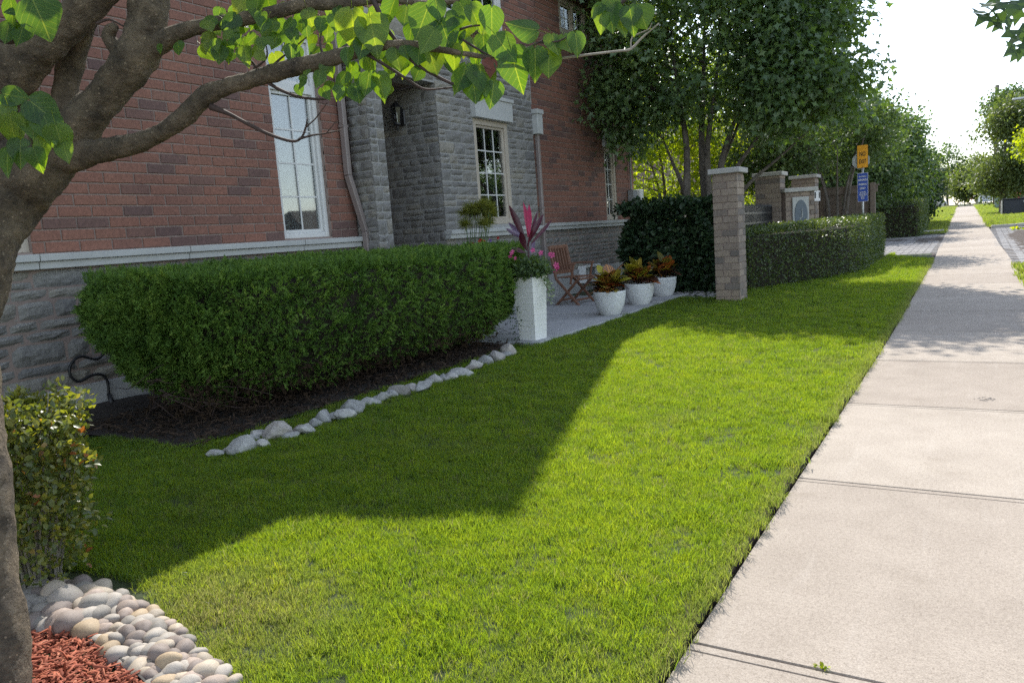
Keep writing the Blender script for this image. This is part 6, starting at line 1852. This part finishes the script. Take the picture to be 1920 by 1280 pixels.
# ------------------------------------------------------------------ trees
def stems_fan(n, h, spread, r0, base_spread=.12, bias=(0, 0)):
    out = []
    for i in range(n):
        a = 6.28*i/n+random.uniform(-.3, .3); b = base_spread
        ex, ey = spread*math.cos(a)*random.uniform(.5, 1)+bias[0], spread*math.sin(a)*random.uniform(.5, 1)+bias[1]
        hh = h*random.uniform(.75, 1)
        out.append([(b*math.cos(a), b*math.sin(a), -.05, r0), (b*1.3*math.cos(a)+ex*.12, b*1.3*math.sin(a)+ey*.12, hh*.28, r0*.8), (ex*.45, ey*.45, hh*.6, r0*.5), (ex, ey, hh, r0*.15)])
    return out
MB1 = (-4.22, 13.45, gz(13.4))
st = []
for tx, ty, tz, r in ((-.65, .2, 2.6, .06), (-.3, -.2, 4.2, .075), (.15, .3, 4.6, .075), (.55, -.2, 4.0, .07), (1.0, .1, 3.6, .065), (1.5, -.3, 2.9, .055), (1.9, .2, 2.5, .045), (.8, .5, 3.2, .05)):
    a = math.atan2(ty, tx); b = .13
    st.append([(b*math.cos(a), b*.6*math.sin(a), -.05, r*1.15), (b*1.5*math.cos(a)+tx*.10, b*math.sin(a)+ty*.1, .95, r), (tx*.42, ty*.5, .95+(tz-.95)*.42, r*.75), (tx*.72, ty*.8, .95+(tz-.95)*.72, r*.5), (tx, ty, tz, r*.2)])
tree('multi_stem_maple', 'large dark multi-stemmed maple behind the gate pillar and dark bush', 'tree', MB1, st,
     [((.35, .0, 4.55), (2.15, 2.1, 2.2), 5), ((1.7, -.3, 3.15), (1.05, 1.2, .75), 1.9), ((-1.0, -.2, 3.6), (.95, 1.0, 1.15), 1.4), ((1.8, -.3, 3.8), (.8, 1.1, 1.1), 1.3), ((.35, .2, 5.6), (1.6, 1.8, 1.3), 1.3)], 460, 100, .115, .23, MT['maple'], MT['bark_grey'], shape='lobe', shell=.45, limb=.026,
     carve=lambda q: (q[2] < 2.75 and abs(q[0]-.15) < 1.05) or (q[2] < 4.0 and abs(q[0]-.1) < .95 and q[1] < .6 and RNG.random() < .62))
tree('lime_tree', 'bright yellow-green sunlit tree behind the house corner and the maple stems', 'tree', (-7.0, 20.0, gz(20)), stems_fan(4, 4, 1.2, .07), [((.1, 0, 2.5), (1.9, 1.8, 2.3), 1.2), ((1.3, .4, 1.6), (1.3, 1.3, 1.3)), ((-.4, 0, 4.2), (1.6, 1.6, 1.4)), ((-1.4, 0, 2.2), (1.1, 1.2, 2.0)), ((1.6, 0, 3.6), (1.5, 1.4, 1.5))], 300, 80, .115, .24, MT['limeleaf'], MT['bark_grey'], shape='kite', shell=.82)
tree('garden_tree', 'broad green tree with dark forked stems beside the street sign', 'tree', (-2.74, 18.85, gz(18.8)), stems_fan(5, 3.1, .9, .055, .08), [((-.35, .2, 3.0), (1.75, 1.6, 1.0), 3), ((.5, 0, 2.5), (.85, 1.0, .75), 1), ((-1.5, .4, 2.4), (.9, 1, .7), 1)], 190, 100, .10, .24, MT['midleaf'], MT['bark_grey'], shape='lobe', zmin=1.85, carve=lambda q: q[0] > -.25 and q[1] < .45 and q[2] < 2.85)
tree('street_tree', 'tall green tree rising beyond the street sign, left of the far sidewalk', 'tree', (-3.9, 27.5, gz(27)), stems_fan(4, 3.8, .9, .08), [((.1, 0, 2.9), (1.6, 1.6, 1.55)), ((.5, 0, 2.0), (1.4, 1.4, 1.1))], 150, 95, .13, .30, MT['midleaf'], MT['bark_grey'], shape='kite')
tree('street_tree', 'full dark green tree at the end of the left row, nearest the far sidewalk', 'tree', (-3.15, 35.5, gz(35)), stems_fan(4, 3.7, 1.0, .09), [((.1, 0, 2.75), (1.45, 1.7, 1.6)), ((.3, 0, 3.7), (.75, 1.0, .6)), ((.2, 0, 1.7), (1.35, 1.5, 1.2))], 170, 95, .15, .34, MT['maple'], MT['bark_grey'], shape='kite')
tree('street_tree', 'green tree with a high narrow top between two fuller trees of the left row', 'tree', (-3.75, 32.0, gz(32)), stems_fan(3, 4.2, .5, .08), [((.1, 0, 2.8), (1.2, 1.3, 1.6)), ((.2, 0, 4.2), (.42, .5, .5))], 110, 95, .14, .30, MT['midleaf'], MT['bark_grey'], shape='kite')
tree('cedar', 'dark upright cedar mass at the foot of the left tree row', 'tree', (-2.5, 38.0, gz(38)), [[(0, 0, 0, .1), (0, 0, 1.5, .08), (0, 0, 3, .03)]], [((.1, 0, 1.6), (.75, 1.6, 1.7)), ((-1.2, -3, 1.5), (1.1, 2.0, 1.5))], 120, 110, .15, .24, MT['darkleaf'], MT['bark_grey'], droop=-.4)
tree('boulevard_tree', 'round pale green tree right of the far sidewalk', 'tree', (1.0, 46.0, gz(46)), [[(0, 0, -.05, .16), (.05, 0, 1.2, .13), (.1, 0, 3.2, .07), (.1, 0, 4.6, .03)]], [((.35, 0, 3.1), (1.75, 2.0, 2.15)), ((.2, 0, 1.9), (1.6, 1.6, 1.1)), ((.7, 0, 4.6), (1.1, 1.2, .9))], 200, 100, .15, .30, MT['oliveleaf'], MT['bark_grey'])
tree('boulevard_tree', 'small yellow-green tree at the right picture edge over the utility cabinet', 'tree', (2.55, 37.0, gz(37)), [[(0, 0, -.05, .09), (-.1, 0, 1.4, .07), (-.2, 0, 3.0, .03)]], [((-.55, 0, 2.85), (.85, .9, .55)), ((.2, 0, 3.2), (1.0, 1.0, .9))], 60, 90, .13, .22, MT['limeleaf'], MT['bark_grey'])
tree('boulevard_tree', 'dark tree crown showing behind the utility pole', 'tree', (2.6, 62.0, gz(62)), [[(0, 0, -.05, .2), (0, 0, 2, .15), (0, 0, 6, .05)]], [((0, 0, 6.0), (2.1, 2.0, 1.9)), ((-1.1, 0, 6.6), (.9, .9, .9))], 90, 90, .22, .4, MT['midleaf'], MT['bark_grey'])
for i, (x, y, h, rr, mt, lab) in enumerate([(-6.0, 92, 6.5, 3.2, 'oliveleaf', 'olive tree closing the street view above the white car'), (-3.2, 108, 7.6, 3.4, 'midleaf', 'hazy green tree at the very end of the sidewalk'), (.2, 98, 5.6, 2.6, 'oliveleaf', 'low pale tree behind the people with umbrellas'), (4.0, 112, 7.5, 3.6, 'midleaf', 'far green tree behind the white notice board'), (7.5, 84, 7.5, 3.4, 'oliveleaf', 'far tree over the red parked car')]):
    tree('distant_tree', lab, 'tree', (x, y, gz(y)-.1), [[(0, 0, 0, .16), (0, 0, 1.5, .14), (0, 0, h*.7, .05)]], [((0, 0, h*.58), (rr*.7, rr*.7, h*.42)), ((rr*.5, 0, h*.42), (rr*.5, rr*.5, h*.28)), ((-rr*.5, 0, h*.4), (rr*.55, rr*.5, h*.3))], 90, 80, .30, .5, MT[mt], MT['bark_grey'])
# a maple on the boulevard whose branch hangs into the top right corner
mb = (3.1, 7.6, .02)
pA = on_y(1846, 18, 6.3); pB = on_y(1892, 88, 6.4); off = Vector(mb)
rel = lambda p: tuple(Vector(p)-off)
st = [[(0, 0, -.05, .14), (.02, 0, 1.5, .12), (-.1, 0, 3.0, .09), (-.1, 0, 5.0, .04)],
      [(-.05, 0, 2.4, .05), (*rel(on_y(2120, -120, 6.8)), .03), (*rel(on_y(1960, -10, 6.4)), .014), (*rel(on_y(1880, 6, 6.3)), .006)],
      [(*rel(on_y(1960, -10, 6.4)), .010), (*rel(on_y(1925, 40, 6.4)), .006), (*rel(on_y(1905, 70, 6.4)), .003)]]
tm = tree('overhanging_maple', 'maple on the boulevard with a leafy branch tip hanging in the top right corner', 'tree', mb, st, [((.4, .6, 4.6), (1.7, 1.7, 1.4))], 90, 80, .13, .28, MT['midleaf'], MT['bark_grey'], shape='lobe')
LOBE = []
for i in range(3):
    o = mesh_obj('leaf', [(x, y*1.05, z+random.uniform(-.06, .06)) for x, y, z in LOBE_V], LOBE_F, MT['midleaf']); LOBE.append(o.data); bpy.data.objects.remove(o)
for (px, py, l, a) in [(1852, 8, 34, 150), (1838, 22, 36, 170), (1846, 32, 38, 145), (1862, 38, 34, 130), (1880, 30, 34, 110), (1878, 12, 36, 160), (1898, 14, 40, 120), (1910, 26, 36, 100), (1872, 48, 26, 140), (1896, 62, 36, 160), (1908, 74, 40, 150), (1896, 92, 40, 140), (1914, 96, 34, 110), (1918, 58, 36, 90), (1904, 104, 26, 120), (1860, 20, 30, 190), (1890, 40, 28, 80), (1925, 84, 40, 100), (1866, 2, 36, 150), (1915, 6, 40, 130)]:
    a_ = math.radians(a+random.uniform(-12, 12)); d = (on_y(px, py, 6.3)-CAMPOS).dot(CF)+random.uniform(-.15, .15)
    t_ = (CR*math.cos(a_)-CU*math.sin(a_)+CF*random.uniform(-.5, .5)).normalized(); n_ = (-CF+CR*random.uniform(-.8, .8)+CU*random.uniform(0, 1.2)).normalized(); n_ = (n_-t_*n_.dot(t_)).normalized(); s_ = n_.cross(t_)
    Ln = l*1.1*d/FPX; p = at(px, py, d)-t_*Ln*.4
    M_ = Matrix((t_*Ln, s_*Ln, n_*Ln)).transposed().to_4x4(); M_.translation = p
    o = bpy.data.objects.new('leaf', random.choice(LOBE)); COL.objects.link(o); attach(o, tm)
    loc, rot, sc = M_.decompose(); o.location = loc; o.rotation_euler = rot.to_euler(); o.scale = sc

# ------------------------------------------------------------------ far street
# townhouse beyond the gate, haze painted into its pale pinkish brick
t = thing('far_townhouse', 'haze-paled pinkish brick townhouse end wall with a white window seen over the board fence', 'house', (-7, 30, .2))
MT['hazedbrick'] = pieces('hazed_pink_brick', [(0, (.36, .22, .19)), (.5, (.42, .27, .23)), (1, (.30, .19, .17))], bumps=.3)  # brick colours lightened to carry the distance haze
hx0, hx1, hy = -12.5, -4.15, 27.6
m = MB(); m.box(((hx0+hx1)/2, hy+5.1, 2.0), (hx1-hx0-.03, 10, 4)); m.build('wall', MT['mortar'], t)
ff = Face((0, hy+.1, .1), (1, 0, 0), (0, -1, 0)); rest = MB()
for u0, u1, v0, v1 in course_bricks(-6.2, hx1, .8, 4.0, [(-4.95, -4.33, 1.5, 2.75)], .267, .0889):
    V, F = brick_geo(u1-u0, v1-v0, seed=3); M_ = ff.mat((u0+u1)/2, (v0+v1)/2, .004); rest.add([M_ @ Vector(v) for v in V], F)
o = rest.build('brick', MT['hazedbrick'], t); o['kind'] = 'stuff'
m = MB()
for x in (-4.93, -4.35): m.box((x, hy+.08, 2.22), (.07, .1, 1.25))
for z in (1.63, 2.22, 2.82): m.box((-4.64, hy+.08, z), (.51, .1, .07))
w_ = m.build('window', MT['whiteframe'], t); m = MB(); m.box((-4.64, hy+.10, 2.2), (.52, .02, 1.2)); m.build('pane', MT['glass'], w_); m = MB(); m.box((-4.64, hy+.118, 2.2), (.5, .01, 1.15)); m.build('blind', MT['blind'], w_)
m = MB(); slab4(m, [(hx0-.4, hy-.4, 3.9), (hx1+.5, hy-.4, 3.9), (hx1+.5, hy+5, 5.3), (hx0-.4, hy+5, 5.3)], -.14); slab4(m, [(hx0-.4, hy+5, 5.3), (hx1+.5, hy+5, 5.3), (hx1+.5, hy+10.4, 3.9), (hx0-.4, hy+10.4, 3.9)], -.14); m.build('roof', MT['roof'], t)
# metal frame by the far pillar
t = thing('metal_frame', 'light metal fence frame standing beside the far brick pillar', 'fence', (-2.2, 31.4, .27))
m = MB()
for px in (1656, 1658.5, 1671.5):
    p = on_y(px, 360, 31.4); m.bar((p.x, 31.4, .27), (p.x, 31.4, on_y(px, 346, 31.4).z), .035)
pa, pb = on_y(1656, 346, 31.4), on_y(1671.5, 346, 31.4); m.bar((pa.x, 31.4, pa.z), (pb.x, 31.4, pa.z), .04); pa = on_y(1656, 360, 31.4); m.bar((pa.x, 31.4, pa.z), (pb.x, 31.4, pa.z), .035)
m.build('frame', MT['signback'], t)
# utility cabinet on the right verge
cab_z = gz(43)
t = thing('utility_cabinet', 'dark blue-black utility cabinet on the right verge with a grey post beside it', 'cabinet', (1.45, 43.0, cab_z))
MT['cabinet'] = simple('dark_cabinet', (.022, .026, .042), .5, .1, 4, .05, 40); MT['cabside'] = simple('cabinet_side', (.40, .38, .34), .6, .1, 8, .1, 40)
m = MB(); m.box((.02, 0, .36), (.98, .7, .70), .03); m.build('body', MT['cabinet'], t, world_space=False)
m = MB(); m.box((-.51, 0, .34), (.06, .74, .66), .015); m.build('side_panel', MT['cabside'], t, world_space=False)
m = MB(); m.box((.02, 0, .73), (1.06, .76, .045), .012); m.build('lid', MT['cabinet'], t, world_space=False)
m = MB(); m.box((.36, -.36, .60), (.10, .01, .08)); m.build('label_plate', MT['signback'], t, world_space=False)
t = thing('bollard', 'slim grey steel bollard at the right edge of the dark utility cabinet', 'bollard', (1.93, 42.5, cab_z)); m = MB(); m.lathe([(.06, 0), (.06, .74), (.045, .79), (.01, .81)], 14); m.build('post', MT['greybox'], t, smooth=True, world_space=False)
t = thing('transformer_box', 'green rounded utility box behind the dark cabinet', 'cabinet', (1.35, 56, gz(56))); m = MB(); m.box((0, 0, .5), (1.0, .8, 1.0), .12); m.build('body', simple('green_box', (.15, .21, .17), .6, .1, 4, .05, 40), t, world_space=False); m = MB(); m.box((0, -.42, .45), (.03, .02, .6)); m.build('door_seam', MT['black'], t, world_space=False)
# notice board
t = thing('notice_board', 'white notice board with blue lines standing on the right verge', 'sign', (.46, 70, gz(70)))
m = MB()
for x in (-.12, .12): m.box((x, 0, .22), (.05, .05, .5))
m.build('legs', MT['signback'], t, world_space=False)
m = MB(); m.box((0, -.03, .62), (.95, .04, .66), .01); m.build('panel', MT['paintwhite'], t, world_space=False)
m = MB()
for z, w in ((.84, .75), (.72, .62), (.60, .75), (.48, .5), (.38, .7)): m.box((0, -.053, z), (w, .006, .045))
m.build('print', MT['blue'], t, world_space=False)
# utility pole and street lamp
t = thing('utility_pole', 'grey utility pole rising behind the right boulevard tree', 'pole', (1.05, 66, gz(66)))
m = MB(); m.tube([(0, 0, 0), (0, 0, 8.4)], [.17, .13], 12); m.build('pole', MT['bark_grey'], t, smooth=True, world_space=False); m = MB(); m.bar((.1, 0, 8.0), (.9, -.5, 8.1), .05); m.build('arm', MT['galv'], t, world_space=False)
t = thing('street_lamp', 'street lamp arm reaching in at the right picture edge', 'street lamp', (3.4, 41, gz(41)))
zl = on_y(1906, 186, 40).z-gz(41); xl = on_y(1906, 186, 40).x-3.4
m = MB(); m.tube([(0, 0, 0), (0, 0, zl-.3), (-.3, -.2, zl+.05), (xl+.3, -1, zl+.06)], [.08, .06, .04, .03], 10); m.build('pole', MT['galv'], t, smooth=True, world_space=False)
m = MB(); m.box((xl+.1, -1, zl), (.5, .2, .10), .03); m.build('lamp_head', MT['galv'], t, world_space=False)

def car(name, label, x, y, z, rz, col):
    t = thing(name, label, 'car', (x, y, z), rz)
    pm_ = simple('car_paint_'+name, col, .25, .03, 2, 0)
    sec = [(-2.1, .35, .78, .80), (-2.0, .30, .92, .84), (-1.2, .28, .98, .86), (1.0, .28, .96, .86), (1.9, .30, .80, .84), (2.15, .36, .66, .76)]
    V, F = [], []
    for xx, zb, zt, w in sec:
        for s in (-1, 1): V += [(xx, s*w, zb), (xx, s*w, zt-.12), (xx, s*(w-.08), zt)]
    for i in range(len(sec)-1):
        a, b = i*6, (i+1)*6
        for p, q in ((0, 1), (1, 2)): F += [(a+p, b+p, b+q, a+q), (a+3+q, b+3+q, b+3+p, a+3+p)]
        F += [(a+2, b+2, b+5, a+5), (a, a+3, b+3, b)]
    F += [(0, 1, 2, 5, 4, 3), tuple(reversed([30, 31, 32, 35, 34, 33]))]
    o = mesh_obj('body', V, F, pm_); o.parent = t
    V = []
    for xx, zt, w in ((-1.75, .94, .78), (-1.0, 1.42, .64), (.35, 1.44, .64), (1.15, .95, .78)): V += [(xx, -w, zt), (xx, w, zt)]
    o = mesh_obj('windows', V, [(0, 2, 3, 1), (4, 6, 7, 5), (0, 6, 4, 2), (1, 3, 5, 7)], MT['glass_dark']); o.parent = t
    m = MB(); m.box((-.33, 0, 1.44), (1.4, 1.24, .05), .02); m.build('roof', pm_, t, world_space=False)
    for xx in (-1.35, 1.35):
        for s in (-1, 1):
            m = MB(); m.lathe([(.2, -.09), (.32, -.09), (.33, 0), (.32, .09), (.2, .09)], 18); m.v = [Matrix.Rotation(math.radians(90), 3, 'X') @ v + Vector((xx, s*.78, .33)) for v in m.v]; w_ = m.build('wheel', MT['rubber'], t, world_space=False)
    for s in (-1, 1): m = MB(); m.box((-2.1, s*.6, .74), (.05, .3, .12), .02); m.build('tail_light', MT['redpetal'], t, world_space=False)
MT['glass_dark'] = simple('car_glass', (.02, .025, .03), .08, .1, 2, 0)
car('parked_car', 'white parked car beyond the left verge at the end of the street', -4.6, 104, gz(104)-.25, math.radians(70), (.7, .7, .7))
car('parked_car', 'dark red parked car beyond the green utility box', 3.2, 92, gz(92)-.0, math.radians(80), (.30, .03, .03))

def person(label, x, y, z, shirt, legs, rz):
    t = thing('person', label, 'person', (x, y, z), rz)
    V = [(0, 0, .92), (0, 0, 1.18), (0, 0, 1.42), (0, 0, 1.52), (0, .01, 1.66), (-.19, 0, 1.40), (-.25, .02, 1.12), (-.20, -.16, 1.0), (.19, 0, 1.40), (.26, .02, 1.14), (.16, -.16, 1.28), (-.10, 0, .86), (-.11, -.05, .48), (-.11, .06, .06), (-.11, -.08, .03), (.10, 0, .86), (.12, -.12, .48), (.11, -.04, .06), (.11, -.18, .03)]
    E = [(0, 1), (1, 2), (2, 3), (3, 4), (2, 5), (5, 6), (6, 7), (2, 8), (8, 9), (9, 10), (0, 11), (11, 12), (12, 13), (13, 14), (0, 15), (15, 16), (16, 17), (17, 18)]
    R_ = [.15, .15, .16, .06, .11, .065, .05, .04, .065, .05, .04, .09, .065, .05, .04, .09, .065, .05, .04]
    me = bpy.data.meshes.new('body'); me.from_pydata(V, E, []); o = bpy.data.objects.new('body', me); COL.objects.link(o); o.parent = t
    sk = o.modifiers.new('skin', 'SKIN'); lay_ = me.skin_vertices[0] if me.skin_vertices else None
    if lay_ is None:
        bpy.context.view_layer.objects.active = o; lay_ = me.skin_vertices.new().data if hasattr(me.skin_vertices, 'new') else None
    else: lay_ = lay_.data
    if lay_ is not None:
        for i, r in enumerate(R_): lay_[i].radius = (r, r*.8)
        lay_[0].use_root = True
    o.modifiers.new('sub', 'SUBSURF').levels = 1
    dg = bpy.context.evaluated_depsgraph_get(); me2 = bpy.data.meshes.new_from_object(o.evaluated_get(dg)); o.modifiers.clear(); o.data = me2
    skin = simple('skin', (.42, .24, .17), .6, .05, 5, 0); me2.materials.clear()
    for mm in (skin, simple('shirt', shirt, .8, .1, 5, 0), simple('trousers', legs, .8, .1, 5, 0)): me2.materials.append(mm)
    for p in me2.polygons:
        c = p.center; p.material_index = 2 if c.z < .95 and c.z > .12 else 1 if c.z < 1.46 and not (c.z < 1.06) else 0
        p.use_smooth = True
    m = MB(); m.lathe([(.02, 1.80), (.09, 1.78), (.125, 1.70), (.12, 1.62)], 10, (0, .03, 0)); m.build('hair', simple('hair', (.03, .02, .015), .7, .1, 5, 0), t, smooth=True, world_space=False)
    return t
def umbrella(label, x, y, z, col, tilt=0):
    t = thing('umbrella', label, 'umbrella', (x, y, z)); t.rotation_euler = (tilt, tilt*.5, 0)
    m = MB(); m.lathe([(.02, .34), (.25, .30), (.50, .19), (.66, 0), (.64, 0), (.48, .17), (.2, .27)], 8, cap=False); m.build('canopy', simple('canopy_'+label.split()[0], col, .6, .05, 4, 0), t, world_space=False)
    m = MB(); m.tube([(0, 0, -.55), (0, 0, .40)], .012, 6); m.build('shaft', MT['galv'], t, world_space=False)
def far_at(px, D): return on_y(px, 380, D).x
D = 122; zg = on_y(1808, 387.5, D).z
person('person in dark top and grey trousers walking under the white umbrella', far_at(1806, D), D, zg, (.03, .03, .05), (.35, .34, .33), .2)
umbrella('white open umbrella held over the walking person in grey trousers', far_at(1806, D), D-.1, zg+1.85, (.75, .75, .75))
D = 118; zg = on_y(1815, 387.5, D).z
person('person in teal top and dark trousers walking at the end of the sidewalk', far_at(1815, D), D, zg, (.03, .22, .28), (.03, .03, .06), -.2)
umbrella('red open umbrella tilted behind the person in teal', far_at(1816, D), D+.5, zg+1.2, (.60, .03, .05), .5)
D = 110; zg = on_y(1833, 386.5, D).z
t = thing('waste_bin', 'pale grey bin beside the far sidewalk left of the notice board', 'bin', (far_at(1833.5, D), D, zg)); m = MB(); m.lathe([(.26, 0), (.30, .9), (.31, .95), (.2, 1.05), (.02, 1.08)], 14); m.build('body', MT['cabside'], t, world_space=False)
t = thing('sun_shade', 'slanted white canopy sheet at the end of the street beside the people', 'canopy', (far_at(1829, 118), 118, on_y(1829, 387, 118).z))
m = MB(); slab4(m, [(-.9, 0, .9), (.9, 0, 1.9), (.9, .8, 1.95), (-.9, .8, .95)], .04); m.build('sheet', MT['paintwhite'], t, world_space=False)
m = MB(); m.bar((-.85, .4, 0), (-.85, .4, .9), .05); m.bar((.85, .4, 0), (.85, .4, 1.88), .05); m.build('pole', MT['galv'], t, world_space=False)

# the house across the road, which the windows mirror
t = thing('house_across', 'tan brick house across the road, mirrored in the tall ground floor window', 'house', (47, 62, 0))
m = MB(); m.box((48, 62, 1.4), (9, 15, 2.8)); m.build('wall', MT['hazedbrick'], t)
m = MB(); slab4(m, [(43.1, 54.2, 2.7), (48, 56.5, 5.2), (48, 67.5, 5.2), (43.1, 69.8, 2.7)], .15); slab4(m, [(52.9, 69.8, 2.7), (48, 67.5, 5.2), (48, 56.5, 5.2), (52.9, 54.2, 2.7)], .15); slab4(m, [(43.1, 54.2, 2.7), (52.9, 54.2, 2.7), (48, 56.5, 5.2), (47.9, 56.5, 5.2)], .15); m.build('roof', MT['roof'], t)
for y in (57, 60.5, 64, 67):
    for z in (1.6,): m = MB(); m.box((43.48, y, z), (.06, 1.1, 1.3)); m.build('window', MT['glass_dark'], t)
tree('street_tree', 'big dark tree across the road, mirrored in the small paned window', 'tree', (12.2, 38, gz(38)), stems_fan(4, 6, 1.6, .14), [((0, 0, 5), (3.2, 3.2, 3.2)), ((0, 0, 2.6), (2.4, 2.4, 1.6))], 150, 80, .22, .45, MT['maple'], MT['bark_grey'])

for px, py, r, lab, zz in ((1543, 1254, .02, 'tiny green weed growing in the nearest sidewalk joint', .0), (1907, 432, .22, 'pale green weed on the driveway kerb at the right edge', .2)):
    p = on_z(px, py, zz); t = thing('weed', lab, 'weed', (p.x, p.y, gz(p.y)))
    n = 26; q = unit(RNG.normal(0, 1, (n, 3))*np.array([1, 1, .5])+np.array([0, 0, .5])); P = np.array([p.x, p.y, gz(p.y)+.004])+q*RNG.random((n, 1))*r*.8
    surface_leaves('leaves', P, q, r*.6, (OVAL_V, OVAL_F), MT['limeleaf'], t, .001)
    m = MB()
    for k in range(6): m.tube([(p.x, p.y, gz(p.y)), tuple(P[k])], [r*.03, r*.015], 4, cap=False)
    m.build('stems', MT['twig'], t)
